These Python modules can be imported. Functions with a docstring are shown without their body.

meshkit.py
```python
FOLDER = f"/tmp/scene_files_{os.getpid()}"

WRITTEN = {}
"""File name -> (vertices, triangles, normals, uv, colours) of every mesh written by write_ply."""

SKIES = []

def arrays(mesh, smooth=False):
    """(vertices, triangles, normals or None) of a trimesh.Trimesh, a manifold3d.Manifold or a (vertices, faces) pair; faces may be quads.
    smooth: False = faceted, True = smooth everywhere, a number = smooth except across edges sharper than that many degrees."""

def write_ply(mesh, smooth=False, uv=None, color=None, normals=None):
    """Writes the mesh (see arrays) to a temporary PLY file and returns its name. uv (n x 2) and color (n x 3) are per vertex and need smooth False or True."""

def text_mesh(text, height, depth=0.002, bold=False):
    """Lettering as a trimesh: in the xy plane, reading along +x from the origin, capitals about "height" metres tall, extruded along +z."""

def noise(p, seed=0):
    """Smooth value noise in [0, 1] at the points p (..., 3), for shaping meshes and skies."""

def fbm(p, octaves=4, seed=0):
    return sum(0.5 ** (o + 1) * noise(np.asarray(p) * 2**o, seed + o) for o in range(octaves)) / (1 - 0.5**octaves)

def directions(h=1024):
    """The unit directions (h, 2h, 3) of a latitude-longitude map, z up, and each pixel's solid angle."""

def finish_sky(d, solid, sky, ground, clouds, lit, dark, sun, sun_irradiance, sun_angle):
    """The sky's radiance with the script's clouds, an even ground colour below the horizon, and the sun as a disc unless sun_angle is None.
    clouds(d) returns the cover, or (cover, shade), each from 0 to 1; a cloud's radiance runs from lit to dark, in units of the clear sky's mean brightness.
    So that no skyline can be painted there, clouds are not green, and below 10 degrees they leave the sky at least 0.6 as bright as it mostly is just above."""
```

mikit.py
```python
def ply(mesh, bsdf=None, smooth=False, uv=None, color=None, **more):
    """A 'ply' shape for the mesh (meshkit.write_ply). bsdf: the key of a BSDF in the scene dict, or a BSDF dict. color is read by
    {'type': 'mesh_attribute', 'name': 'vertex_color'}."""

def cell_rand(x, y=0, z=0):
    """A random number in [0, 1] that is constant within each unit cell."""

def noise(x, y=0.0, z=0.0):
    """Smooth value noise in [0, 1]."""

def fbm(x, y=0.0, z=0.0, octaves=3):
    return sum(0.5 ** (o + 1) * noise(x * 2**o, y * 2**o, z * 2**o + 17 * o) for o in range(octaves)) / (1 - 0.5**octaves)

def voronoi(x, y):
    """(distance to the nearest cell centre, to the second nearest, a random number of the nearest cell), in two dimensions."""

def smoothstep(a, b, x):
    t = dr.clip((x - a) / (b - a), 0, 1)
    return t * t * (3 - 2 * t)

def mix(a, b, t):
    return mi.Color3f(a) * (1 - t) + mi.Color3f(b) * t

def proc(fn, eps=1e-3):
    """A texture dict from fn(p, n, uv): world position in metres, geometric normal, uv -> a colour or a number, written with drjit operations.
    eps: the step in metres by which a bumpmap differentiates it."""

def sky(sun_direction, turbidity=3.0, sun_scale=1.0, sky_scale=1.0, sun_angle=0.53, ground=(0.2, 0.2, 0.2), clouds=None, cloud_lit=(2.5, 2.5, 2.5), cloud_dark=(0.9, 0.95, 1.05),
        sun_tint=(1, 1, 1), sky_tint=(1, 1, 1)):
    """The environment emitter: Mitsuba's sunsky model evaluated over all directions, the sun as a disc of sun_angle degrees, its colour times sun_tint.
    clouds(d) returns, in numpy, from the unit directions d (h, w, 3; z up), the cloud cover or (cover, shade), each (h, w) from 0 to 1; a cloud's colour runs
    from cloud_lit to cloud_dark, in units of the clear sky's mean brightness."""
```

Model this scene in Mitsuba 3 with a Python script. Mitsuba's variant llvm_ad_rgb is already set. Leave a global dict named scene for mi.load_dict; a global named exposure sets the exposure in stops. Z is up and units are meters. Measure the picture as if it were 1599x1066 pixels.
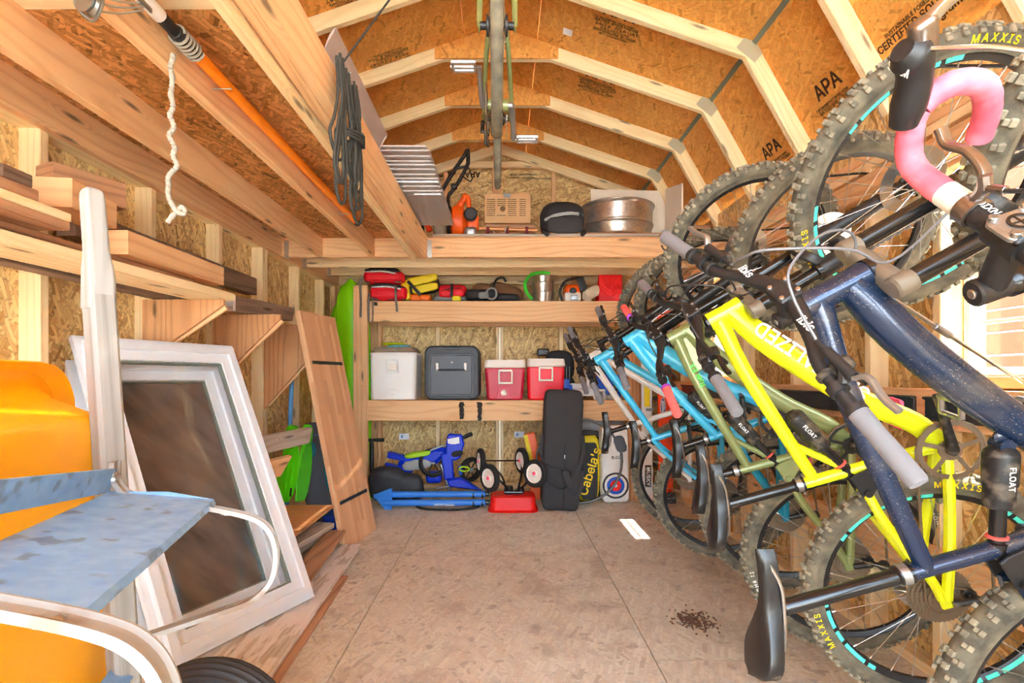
import math, numpy as np, trimesh, mitsuba as mi, drjit as dr, mikit, meshkit
from scipy.spatial import ConvexHull
from shapely.geometry import Polygon
T = mi.ScalarTransform4f
PI = math.pi
scene, labels, used = {}, {}, set()

# ---- camera, sky, sun, exposure -------------------------------------------------------------------------------------
FOCAL, PX, PY, EYE = 850.0, 785.0, 587.0, 1.10          # in pixels of the 1599 x 1066 frame; eye height in metres
scene['camera'] = {'type': 'perspective', 'fov_axis': 'x', 'fov': math.degrees(2 * math.atan(1599 / 2 / FOCAL)), 'near_clip': 0.02, 'far_clip': 300.0,
                   'principal_point_offset_x': (799.5 - PX) / 1599, 'principal_point_offset_y': (533 - PY) / 1066,
                   'to_world': T().look_at(origin=[0, 0, EYE], target=[0, 1, EYE], up=[0, 0, 1])}
SUN = np.array([0.405, 0.02, 0.914])
def clouds(d):
    c = meshkit.fbm(d * [2.2, 2.2, 5.0], 4, 7)
    return np.clip((c - 0.26) * 4.0, 0, 1), np.clip((meshkit.fbm(d * 6, 3, 3) - 0.4) * 1.5, 0, 1)
scene['sky'] = mikit.sky(SUN, turbidity=3.0, sun_scale=1.0, sky_scale=1.0, ground=(0.42, 0.44, 0.44), clouds=clouds, cloud_lit=(2.12, 2.6, 2.98), cloud_dark=(1.52, 1.82, 2.06), sky_tint=(.9, 1, 1.06), sun_tint=(.93, 1, 1.05))
exposure = 5.52

# ---- helpers --------------------------------------------------------------------------------------------------------
def at(px, py, Y):
    return np.array([(px - PX) / FOCAL * Y, Y, EYE - (py - PY) / FOCAL * Y])
def V(*a): return np.array(a, float)
def unit(v): v = np.asarray(v, float); return v / np.linalg.norm(v)
def numbered(key):
    if key not in used: used.add(key); return key
    n = 1
    while f'{key}_{n:03d}' in used: n += 1
    used.add(f'{key}_{n:03d}'); return f'{key}_{n:03d}'
def thing(name, label, cat, group=None, kind=None):
    k = numbered(name); labels[k] = {'label': label, 'category': cat}
    if group: labels[k]['group'] = group
    if kind: labels[k]['kind'] = kind
    return k
def put(parent, name, mesh, mat, smooth=False, label=None, kind=None, world=None):
    k = numbered(parent + '__' + name if parent else name)
    uv = None
    if isinstance(mesh, dict): d = mesh                      # a ready shape dict (shared)
    else:
        if isinstance(mesh, tuple) and len(mesh) == 3: uv = mesh[2]; mesh = mesh[:2]
        d = mikit.ply(mesh, mat, smooth=smooth, uv=uv)
    if world is not None: d = {**d, 'to_world': T(np.asarray(world, float).tolist())}
    scene[k] = d
    if label or kind:
        labels[k] = {}
        if label: labels[k]['label'] = label
        if kind: labels[k]['kind'] = kind
    return k
def solo(name, label, cat, mesh, mat, smooth=False, group=None, kind=None):
    k = thing(name, label, cat, group, kind)
    uv = None
    if isinstance(mesh, tuple) and len(mesh) == 3: uv = mesh[2]; mesh = mesh[:2]
    scene[k] = mikit.ply(mesh, mat, smooth=smooth, uv=uv); return k
def join(*ms):
    ms = [m for m in (ms[0] if len(ms) == 1 and isinstance(ms[0], list) else ms)]
    vs, fs, us, o = [], [], [], 0
    for m in ms:
        v, f = arr(m)
        vs.append(v); fs.append(f + o); o += len(v)
        us.append(m[2] if isinstance(m, tuple) and len(m) == 3 else np.zeros((len(v), 2)))
    if any(isinstance(m, tuple) and len(m) == 3 for m in ms): return np.vstack(vs), np.vstack(fs), np.vstack(us)
    return np.vstack(vs), np.vstack(fs)
def arr(m):
    if hasattr(m, 'vertices'): return np.array(m.vertices), np.array(m.faces)
    v, f = np.asarray(m[0], float), np.asarray(m[1], int)
    if f.shape[1] == 4: f = np.vstack([f[:, [0, 1, 2]], f[:, [0, 2, 3]]])
    return v, f
def xf(m, mat):
    v, f = arr(m); mat = np.asarray(mat, float)
    v = v @ mat[:3, :3].T + mat[:3, 3]
    if np.linalg.det(mat[:3, :3]) < 0: f = f[:, ::-1]
    return (v, f, m[2]) if isinstance(m, tuple) and len(m) == 3 else (v, f)
def mv(m, x=0, y=0, z=0):
    M = np.eye(4); M[:3, 3] = x, y, z; return xf(m, M)
def rot(axis, deg, c=(0, 0, 0)):
    return trimesh.transformations.rotation_matrix(math.radians(deg), axis, c)
def frame(o, x, y, z):
    M = np.eye(4); M[:3, 0], M[:3, 1], M[:3, 2], M[:3, 3] = x, y, z, o; return M
def look(o, z, up=(0, 0, 1)):
    z = unit(z); x = np.cross(up, z); x = unit(x) if np.linalg.norm(x) > 1e-6 else V(1, 0, 0); return frame(o, x, np.cross(z, x), z)
def hull(p):
    p = np.asarray(p, float); h = ConvexHull(p); c = p[h.vertices].mean(0); f = h.simplices.copy()
    n = np.cross(p[f[:, 1]] - p[f[:, 0]], p[f[:, 2]] - p[f[:, 0]])
    b = ((p[f[:, 0]] - c) * n).sum(1) < 0; f[b] = f[b][:, ::-1]
    ix = np.zeros(len(p), int); ix[h.vertices] = np.arange(len(h.vertices)); return p[h.vertices], ix[f]
def cbox(sx, sy, sz, c=0.004, at_=(0, 0, 0)):
    h = np.array([sx, sy, sz]) / 2; c = min(c, h.min() * 0.9); P = []
    for s in np.ndindex(2, 2, 2):
        s = np.array(s) * 2 - 1
        for k in range(3):
            q = h - c; q[k] = h[k]; P.append(s * q)
    v, f = hull(np.array(P)); return v + np.asarray(at_, float), f
def rbox(sx, sy, sz, r, n=3, at_=(0, 0, 0)):
    """a rounded box: the hull of eighth-spheres"""
    a = np.linspace(0, PI / 2, n + 1); S = np.array([[math.cos(u) * math.cos(w), math.cos(u) * math.sin(w), math.sin(u)] for u in a for w in a]) * r
    h = np.array([sx, sy, sz]) / 2 - r; P = np.vstack([(S + h) * (np.array(s) * 2 - 1) for s in np.ndindex(2, 2, 2)])
    v, f = hull(np.round(P, 6)); return v + np.asarray(at_, float), f
BID = [0]
def beam(p0, p1, w, t, up=(0, 0, 1), tint=0, c=0.0025, ends=(0, 0)):
    """sawn lumber from p0 to p1: w across, t along up; uv in metres along and around; ends: slant of the two ends along up"""
    p0, p1 = np.asarray(p0, float), np.asarray(p1, float); L = np.linalg.norm(p1 - p0); d = (p1 - p0) / L
    u = np.asarray(up, float); u = unit(u - d * (u @ d)); s = np.cross(d, u); a, b = w / 2, t / 2; c = min(c, a * .5, b * .5)
    sec = np.array([(-a + c, -b), (a - c, -b), (a, -b + c), (a, b - c), (a - c, b), (-a + c, b), (-a, b - c), (-a, -b + c)])
    per = np.concatenate([[0], np.cumsum(np.linalg.norm(np.diff(np.vstack([sec, sec[:1]]), axis=0), axis=1))])
    BID[0] += 1; vo, uo = BID[0] * 10.0 % 900, 100.0 * tint + (BID[0] * 7.31) % 40 + 2
    vs, fs, us = [], [], []
    A = p0 + sec[:, :1] * s + sec[:, 1:] * u + (sec[:, 1:] * ends[0]) * d; B = p1 + sec[:, :1] * s + sec[:, 1:] * u + (sec[:, 1:] * ends[1]) * d
    for i in range(8):
        j = (i + 1) % 8; o = len(vs)
        vs += [A[i], A[j], B[j], B[i]]; fs += [(o, o + 1, o + 2), (o, o + 2, o + 3)]
        us += [(uo, vo + 1 + per[i]), (uo, vo + 1 + per[i + 1]), (uo + L, vo + 1 + per[i + 1]), (uo + L, vo + 1 + per[i])]
    for E, fl, e in ((A, 1, uo), (B, 0, uo + L)):
        o = len(vs); vs += list(E); us += [(e + q[0] * .15, vo + 3 + q[1] * 1.2) for q in sec]
        fs += [((o, o + k + 1, o + k) if fl else (o, o + k, o + k + 1)) for k in range(1, 7)]
    v, f = np.array(vs), np.array(fs)
    if np.dot(np.cross(d, u), s) < 0: f = f[:, ::-1]
    return v, f[:, ::-1] if _inward(v, f) else f, np.array(us)
def _inward(v, f):
    a, b, c = v[f[:, 0]] - v.mean(0), v[f[:, 1]] - v.mean(0), v[f[:, 2]] - v.mean(0); return (np.cross(a, b) * c).sum() < 0
def slab(poly, o, ex, ey, th, tint=0, uvrot=False, c=0.0):
    """a flat sheet: polygon (2-D, metres) in the plane o + x ex + y ey, thickness th along ex x ey; uv in metres"""
    BID[0] += 1; du, dv = 100.0 * tint + (BID[0] * 3.7) % 40 + 20, BID[0] * 10.0 % 900 + 5
    q = np.asarray(poly, float); 
    if Polygon(q).area < 0 or _area(q) < 0: q = q[::-1]
    tv, tf = trimesh.creation.triangulate_polygon(Polygon(q), engine='earcut'); tv, tf = np.asarray(tv), np.asarray(tf)
    a2 = np.cross(np.c_[tv[tf[:, 1]] - tv[tf[:, 0]], np.zeros(len(tf))], np.c_[tv[tf[:, 2]] - tv[tf[:, 0]], np.zeros(len(tf))])[:, 2]; tf[a2 < 0] = tf[a2 < 0][:, ::-1]
    o, ex, ey = np.asarray(o, float), unit(ex), unit(ey); n = np.cross(ex, ey)
    U = lambda z: np.c_[z[:, 1] + du, z[:, 0] + dv] if uvrot else np.c_[z[:, 0] + du, z[:, 1] + dv]
    top = o + tv[:, :1] * ex + tv[:, 1:2] * ey + n * th; bot = o + tv[:, :1] * ex + tv[:, 1:2] * ey
    vs, fs, us = [top, bot], [tf, tf[:, ::-1] + len(tv)], [U(tv), U(tv)]; k = 2 * len(tv)
    for i in range(len(q)):
        j = (i + 1) % len(q); a, b = q[i], q[j]; A = o + a[0] * ex + a[1] * ey; B = o + b[0] * ex + b[1] * ey; L = np.linalg.norm(b - a)
        vs.append(np.array([A, B, B + n * th, A + n * th])); fs.append(np.array([[k, k + 1, k + 2], [k, k + 2, k + 3]])); us.append(np.array([(du + 1, dv), (du + 1 + L, dv), (du + 1 + L, dv + th), (du + 1, dv + th)])); k += 4
    return np.vstack(vs), np.vstack(fs), np.vstack(us)
def _area(q): x, y = q[:, 0], q[:, 1]; return 0.5 * (x @ np.roll(y, -1) - y @ np.roll(x, -1))
def prism(poly, h, bevel=0.0, both=True):
    """polygon in xy extruded from z=0 to h, its rims bevelled"""
    q = np.asarray(poly, float); q = q[::-1] if _area(q) < 0 else q; n = len(q)
    if bevel:
        e = np.roll(q, -1, 0) - q; e /= np.maximum(np.linalg.norm(e, axis=1, keepdims=True), 1e-9); nn = np.c_[-e[:, 1], e[:, 0]]; m = nn + np.roll(nn, 1, 0); m /= np.maximum((m * m).sum(1, keepdims=True) / 2, .35)
        ins = q + m * bevel; rings = [(ins, 0), (q, bevel), (q, h - bevel), (ins, h)] if both else [(q, 0), (q, h - bevel), (ins, h)]
    else: rings = [(q, 0), (q, h)]
    vs = np.vstack([np.c_[r, np.full(n, z)] for r, z in rings]); fs = []
    for k in range(len(rings) - 1):
        for i in range(n):
            j = (i + 1) % n; a = k * n; fs += [(a + i, a + j, a + n + j), (a + i, a + n + j, a + n + i)]
    def cap(r, o, fl):
        tv, tf = trimesh.creation.triangulate_polygon(Polygon(r), engine='earcut'); tv = np.asarray(tv)
        ix = np.array([np.argmin(((r - p) ** 2).sum(1)) for p in tv]); tf = ix[np.asarray(tf)]
        ar = [(r[t[1]][0] - r[t[0]][0]) * (r[t[2]][1] - r[t[0]][1]) - (r[t[1]][1] - r[t[0]][1]) * (r[t[2]][0] - r[t[0]][0]) for t in tf]
        return [tuple((t if (a > 0) != fl else t[::-1]) + o) for t, a in zip(tf, ar)]
    fs += cap(rings[0][0], 0, True) + cap(rings[-1][0], (len(rings) - 1) * n, False)
    return vs, np.array(fs)
def spline(pts, n=8, closed=False):
    P = np.asarray(pts, float)
    if closed: P = np.vstack([P[-1], P, P[:2]])
    else: P = np.vstack([2 * P[0] - P[1], P, 2 * P[-1] - P[-2]])
    out = []
    for i in range(1, len(P) - 2):
        a, b, c, d = P[i - 1:i + 3]
        for t in np.arange(n) / n: out.append(.5 * (2 * b + (c - a) * t + (2 * a - 5 * b + 4 * c - d) * t * t + (3 * b - a - 3 * c + d) * t ** 3))
    if not closed: out.append(P[-2])
    return np.array(out)
def sweep(pts, sec, up=None, scale=None, closed=False, caps=True, twist=0.0):
    """a closed 2-D section carried along pts; up fixes the section's second axis"""
    p = np.asarray(pts, float); n, m = len(p), len(sec); sec = np.asarray(sec, float)
    if closed: t = np.roll(p, -1, 0) - np.roll(p, 1, 0)
    else: t = np.gradient(p, axis=0)
    t /= np.linalg.norm(t, axis=1, keepdims=True) + 1e-12
    sc = np.ones((n, 2)) if scale is None else np.broadcast_to(np.asarray(scale, float).reshape(n, -1), (n, 2))
    u = None; vs = []
    for i in range(n):
        if up is not None: u = np.asarray(up, float)
        elif u is None: u = V(0, 0, 1) if abs(t[0][2]) < .9 else V(1, 0, 0)
        u = unit(u - t[i] * (u @ t[i])); s = np.cross(t[i], u)
        a = twist * i; S = sec * sc[i]
        if twist: S = np.c_[S[:, 0] * math.cos(a) - S[:, 1] * math.sin(a), S[:, 0] * math.sin(a) + S[:, 1] * math.cos(a)]
        vs.append(p[i] + S[:, :1] * s + S[:, 1:] * u)
    v = np.vstack(vs); i, j = np.meshgrid(np.arange(n if closed else n - 1), np.arange(m), indexing='ij'); i2 = (i + 1) % n; j2 = (j + 1) % m
    f = np.stack([i * m + j, i * m + j2, i2 * m + j2, i2 * m + j], -1).reshape(-1, 4); f = np.vstack([f[:, [0, 1, 2]], f[:, [0, 2, 3]]])
    if caps and not closed:
        v = np.vstack([v, p[:1], p[-1:]]); k = n * m
        f = np.vstack([f, [(k, (j + 1) % m, j) for j in range(m)], [(k + 1, (n - 1) * m + j, (n - 1) * m + (j + 1) % m) for j in range(m)]])
    if _inward(v, f): f = f[:, ::-1]
    return v, f
def ring(n=12, a=1.0, b=None): t = np.arange(n) * 2 * PI / n; return np.c_[np.cos(t) * a, np.sin(t) * (a if b is None else b)]
def rrect(w, h, r, n=3):
    out = []
    for k, (sx, sy) in enumerate(((1, 1), (-1, 1), (-1, -1), (1, -1))):
        for t in np.linspace(0, PI / 2, n + 1) + k * PI / 2: out.append((sx * (w / 2 - r) + r * math.cos(t), sy * (h / 2 - r) + r * math.sin(t)))
    return np.array(out)
def tube(pts, r, n=10, caps=True, closed=False):
    r = np.asarray(r, float); return sweep(pts, ring(n), scale=np.repeat(np.broadcast_to(r, (len(pts),))[:, None], 2, 1), caps=caps, closed=closed)
def lathe(prof, n=24, M=None):
    p = np.asarray(prof, float); m = len(p); t = np.arange(n) * 2 * PI / n
    v = np.stack([p[None, :, 0] * np.cos(t)[:, None], p[None, :, 0] * np.sin(t)[:, None], np.broadcast_to(p[None, :, 1], (n, m))], -1).reshape(-1, 3)
    i, j = np.meshgrid(np.arange(n), np.arange(m - 1), indexing='ij'); i2 = (i + 1) % n
    f = np.stack([i * m + j, i2 * m + j, i2 * m + j + 1, i * m + j + 1], -1).reshape(-1, 4); f = np.vstack([f[:, [0, 1, 2]], f[:, [0, 2, 3]]])
    a = np.cross(v[f[:, 1]] - v[f[:, 0]], v[f[:, 2]] - v[f[:, 0]]); f = f[np.linalg.norm(a, axis=1) > 1e-14]
    if _inward(v, f): f = f[:, ::-1]
    return xf((v, f), M) if M is not None else (v, f)
def rod(a, b, r, n=10, r2=None):
    a, b = np.asarray(a, float), np.asarray(b, float); L = np.linalg.norm(b - a); r2 = r if r2 is None else r2; c = min(r, r2) * .15
    return lathe([(0, 0), (r - c, 0), (r, c), (r2, L - c), (r2 - c, L), (0, L)], n, look(a, b - a, (0, 0, 1) if abs((b - a)[2]) < .95 * L else (1, 0, 0)))
def soft(sx, sy, sz, e=0.5, n=20, amp=0.0, freq=8.0, seed=0, at_=(0, 0, 0)):
    """a stuffed, rounded block (superellipsoid) with wrinkles"""
    th, ph = np.linspace(-PI / 2, PI / 2, n), np.arange(2 * n) * PI / n; pw = lambda x: np.sign(x) * np.abs(x) ** e
    t, p = np.meshgrid(th, ph, indexing='ij'); d = np.stack([pw(np.cos(t)) * pw(np.cos(p)), pw(np.cos(t)) * pw(np.sin(p)), pw(np.sin(t))], -1).reshape(-1, 3)
    v = d * np.array([sx, sy, sz]) / 2
    if amp: v = v + unit_rows(d) * ((meshkit.fbm(v * freq + seed * 3.1, 3, seed) - .5) * 2 * amp)[:, None]
    m = 2 * n; i, j = np.meshgrid(np.arange(n - 1), np.arange(m), indexing='ij'); j2 = (j + 1) % m
    f = np.stack([i * m + j, i * m + j2, (i + 1) * m + j2, (i + 1) * m + j], -1).reshape(-1, 4); f = np.vstack([f[:, [0, 1, 2]], f[:, [0, 2, 3]]])
    if _inward(v, f): f = f[:, ::-1]
    return v + np.asarray(at_, float), f
def unit_rows(d): return d / (np.linalg.norm(d, axis=1, keepdims=True) + 1e-9)
_TX = {}
def words(text, h, o, x, y, depth=0.0006, bold=True):
    """lettering on a surface: reading along x, upright along y, standing proud along x cross y"""
    x, y = unit(x), unit(y); _TX.setdefault((text, h), arr(meshkit.text_mesh(text, h, depth, bold))); v, f = _TX[text, h]; v = v - [v[:, 0].mean(), h / 2, 0]
    return xf((v, f), frame(o, x, y, np.cross(x, y)))

# ---- materials ------------------------------------------------------------------------------------------------------
def lin(c): c = np.asarray(c, float) / 255; return [float(x) for x in np.where(c <= .04045, c / 12.92, ((c + .055) / 1.055) ** 2.4)]
def rgb(c): return {'type': 'rgb', 'value': lin(c)}
def paint(name, c, rough=0.5, metal=0.0, spec=0.5, **more):
    tex = c if isinstance(c, dict) else rgb(c)
    scene[name] = {'type': 'twosided', 'bsdf': {'type': 'principled', 'base_color': tex, 'roughness': rough, 'metallic': metal, 'specular': spec, **more}}
    return name
def pick(idx, vals):
    out = mi.Color3f(lin(vals[0]))
    for k in range(1, len(vals)): out = dr.select(idx > k - .5, mi.Color3f(lin(vals[k])), out)
    return out
def pickf(idx, vals):
    out = mi.Float(vals[0])
    for k in range(1, len(vals)): out = dr.select(idx > k - .5, vals[k], out)
    return out
# tints of sawn wood: 0 pale pine, 1 fir, 2 weathered grey, 3 old dark, 4 fir plywood, 5 glued strips, 6 bleached white, 7 cedar red, 8 pale new pine, 9 painted board
PINE, FIR, GREY, DARK, PLY, STRIP, BLEACH, CEDAR, NEW, WORN = range(10)
W_HI = [(238, 214, 168), (234, 190, 140), (186, 174, 158), (134, 108, 88), (210, 156, 106), (228, 184, 140), (156, 155, 151), (188, 142, 104), (240, 224, 180), (206, 194, 176)]
W_LO = [(222, 190, 138), (210, 156, 104), (142, 128, 112), (82, 64, 52), (172, 114, 70), (200, 146, 102), (126, 124, 119), (142, 98, 70), (224, 200, 146), (166, 144, 122)]
def wood_fn(p, n, uv):
    k = dr.floor(uv.x / 100); u = uv.x - 100 * k; b = dr.floor(uv.y / 10); v = uv.y; r = mikit.cell_rand(b, k, 3)
    warp = mikit.fbm(u * 1.3 + r * 9, v * 9, r * 5, 2)
    x = v * (14 + 16 * r) + warp * 4.0
    g = 0.5 + 0.5 * dr.sin(x * 6.2832); g = g * g * g
    # knots
    ku, kv = u * 2.6 + b * 3.1, v * 13.0; d1, _, w = mikit.voronoi(ku, kv); kn = (1 - mikit.smoothstep(.05, .16, d1)) * dr.select(w > .80, 1.0, 0.0)
    g = dr.select(w > .80, dr.lerp(g, 0.5 + 0.5 * dr.sin(d1 * 60.0), 1 - mikit.smoothstep(.15, .5, d1)), g)
    fib = mikit.noise(u * 14, v * 700, r); blot = mikit.fbm(u * 3, v * 6, r * 7 + 1, 3)
    t = dr.clip(g * .48 + (fib - .5) * .40 + (blot - .5) * .9 + .16 + (r - .5) * .3, 0, 1)
    strip = dr.select(dr.abs(k - 5) < .5, 1.0, 0.0)
    si = dr.floor(v / .038); st = mikit.cell_rand(si, dr.floor(u / .55 + mikit.cell_rand(si, 8, b) * 5), b)
    t = dr.lerp(t, dr.clip(.15 + st * .7 + (fib - .5) * .35, 0, 1), strip)
    c = mikit.mix(pick(k, W_HI), pick(k, W_LO), t)
    c = c * (1 - .62 * kn * (1 - strip))
    wear = dr.select(dr.abs(k - 9) < .5, mikit.smoothstep(.40, .56, mikit.fbm(u * 7, v * 30, 4, 4)), 0.0)
    return mikit.mix(c, mi.Color3f(lin((224, 214, 204))), wear * .8)
scene['sawn_wood'] = {'type': 'twosided', 'bsdf': {'type': 'principled', 'base_color': mikit.proc(wood_fn), 'roughness': 0.62, 'specular': 0.35}}
# tints of strand board: 0 roof, 1 walls, 2 floor, 3 loft deck
O_HI = [(238, 184, 100), (244, 218, 158), (216, 206, 186), (214, 152, 88)]
O_LO = [(206, 132, 50), (186, 142, 76), (190, 176, 154), (150, 92, 40)]
O_DK = [(136, 82, 30), (132, 98, 50), (166, 152, 134), (86, 48, 20)]
O_CON = [0.75, 1.25, 0.9, 1.2]
def osb_fn(p, n, uv):
    k = dr.floor(uv.x / 100); u = uv.x - 100 * k; v = uv.y; con = pickf(k, O_CON)
    tone, dark, done = mi.Float(.5), mi.Float(0), mi.Float(0)
    for i, (a, L, w) in enumerate(((.35, .085, .016), (-.55, .07, .013), (1.15, .06, .014), (-1.25, .09, .02), (.0, .11, .026))):
        ca, sa = math.cos(a), math.sin(a); x, y = u * ca + v * sa, -u * sa + v * ca
        wob = mikit.noise(x * 23 + i * 7, y * 23, i) - .5
        row = dr.floor(y / w + wob * .9); q = x / L + mikit.cell_rand(row, i, 5) * 9 + wob * .4; cx = dr.floor(q); r = mikit.cell_rand(cx, row, i + 11)
        fy = y / w + wob * .9 - row; fx = q - cx
        on = dr.select((r > .55) if i < 4 else (r > -1), 1.0, 0.0) * dr.select(done < .5, 1.0, 0.0)
        fib = mikit.noise(x * 30, y * 900, i)
        r2 = mikit.cell_rand(cx, row, i + 31)
        val = r2 * .75 + fib * .25
        edge = mikit.smoothstep(.80, 1.0, dr.maximum(dr.abs(fy - .5) * 2, dr.abs(fx - .5) * 2))
        tone = dr.lerp(tone, val, on); dark = dr.lerp(dark, edge * .38 + dr.select(r2 > .965, .42, 0.0), on); done = dr.maximum(done, on)
    blot = mikit.fbm(u * 2.2, v * 2.2, k, 3)
    t = dr.clip(.5 + (tone - .5) * con + (blot - .5) * .5, 0, 1)
    c = mikit.mix(pick(k, O_HI), pick(k, O_LO), t)
    c = mikit.mix(c, pick(k, O_DK), dr.clip(dark * con, 0, 1))
    fl = dr.select(dr.abs(k - 2) < .5, 1.0, 0.0)
    st = mikit.smoothstep(.50, .80, mikit.fbm(u * 5 + 3, v * 5, 9, 4)) * .5 * fl
    sp = mikit.smoothstep(.74, .82, mikit.fbm(u * 18, v * 18, 2, 3)) * .35 * fl
    return mikit.mix(c, mi.Color3f(lin((112, 84, 68))), dr.maximum(st * .5, sp))
scene['strand_board'] = {'type': 'twosided', 'bsdf': {'type': 'principled', 'base_color': mikit.proc(osb_fn), 'roughness': 0.6, 'specular': 0.35}}
def galv_fn(p, n, uv):
    return mi.Color3f(lin((212, 208, 198))) * (.8 + .3 * mikit.noise(p.x * 60, p.y * 60, p.z * 60))
paint('galvanized', mikit.proc(galv_fn), 0.26, 0.9)
def rubber_fn(p, n, uv):
    d = mikit.fbm(p.x * 26, p.y * 26, p.z * 26, 4); e = mikit.noise(p.x * 300, p.y * 300, p.z * 300)
    return mikit.mix(lin((78, 76, 68)), lin((138, 130, 108)), dr.clip((d - .30) * 1.9, 0, 1) * .8 + e * .10)
paint('tyre_rubber', mikit.proc(rubber_fn), 0.85, 0, .2)
def knob_fn(p, n, uv):
    d = mikit.fbm(p.x * 40, p.y * 40, p.z * 40, 3); return mikit.mix(lin((104, 100, 88)), lin((158, 150, 128)), dr.clip((d - .3) * 2.2, 0, 1))
paint('knob_rubber', mikit.proc(knob_fn), .85, 0, .2)
def dusty_fn(p, n, uv):
    d = mikit.fbm(p.x * 40, p.y * 40, p.z * 40, 4); return mikit.mix(lin((26, 26, 28)), lin((128, 116, 98)), mikit.smoothstep(.44, .80, d) * .5)
paint('muddy_black', mikit.proc(dusty_fn), 0.45, 0, .5)
# ---- the building ---------------------------------------------------------------------------------------------------
XL, XR, XC, YB, YF = -1.73, 1.65, -0.04, 5.42, -1.75
RZ, KX, KZ, SLO = 3.368, 1.40, 2.89, 1.78
scene['glass_pane'] = {'type': 'thindielectric', 'int_ior': 1.5}
OS = 'strand_board'; LU = 'sawn_wood'
S4, D4, D6 = 0.038, 0.089, 0.140
fl = thing('floor', 'worn strand board floor with seams and a patch of sunlight', 'floor', kind='structure')
for x0, x1, ys in ((XL - .12, -.634, (YF, -.94, 1.5, 3.94, YB + .05)), (-.630, .588, (YF, -1.55, .89, 3.33, YB + .05)), (.592, XR + .12, (YF, -.33, 2.11, 4.55, YB + .05))):
    for y0, y1 in zip(ys[:-1], ys[1:]):
        put(fl, 'panel', slab([(0, 0), (x1 - x0, 0), (x1 - x0, y1 - y0 - .003), (0, y1 - y0 - .003)], (x0, y0, -.018), (1, 0, 0), (0, 1, 0), .018, 2, True), OS)
put(fl, 'subfloor', cbox(3.7, 6.0, .05, .005, (XC, 2.55, -.045)), paint('dark_gap', (58, 40, 30), .9))
solo('ground', 'pale gravel and concrete ground outside the open door', 'ground', slab([(-30, -30), (30, -30), (30, 30), (-30, 30)], (0, 0, -.16), (1, 0, 0), (0, 1, 0), .08, 2), paint('concrete', (170, 172, 170), .9), kind='structure')

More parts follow.
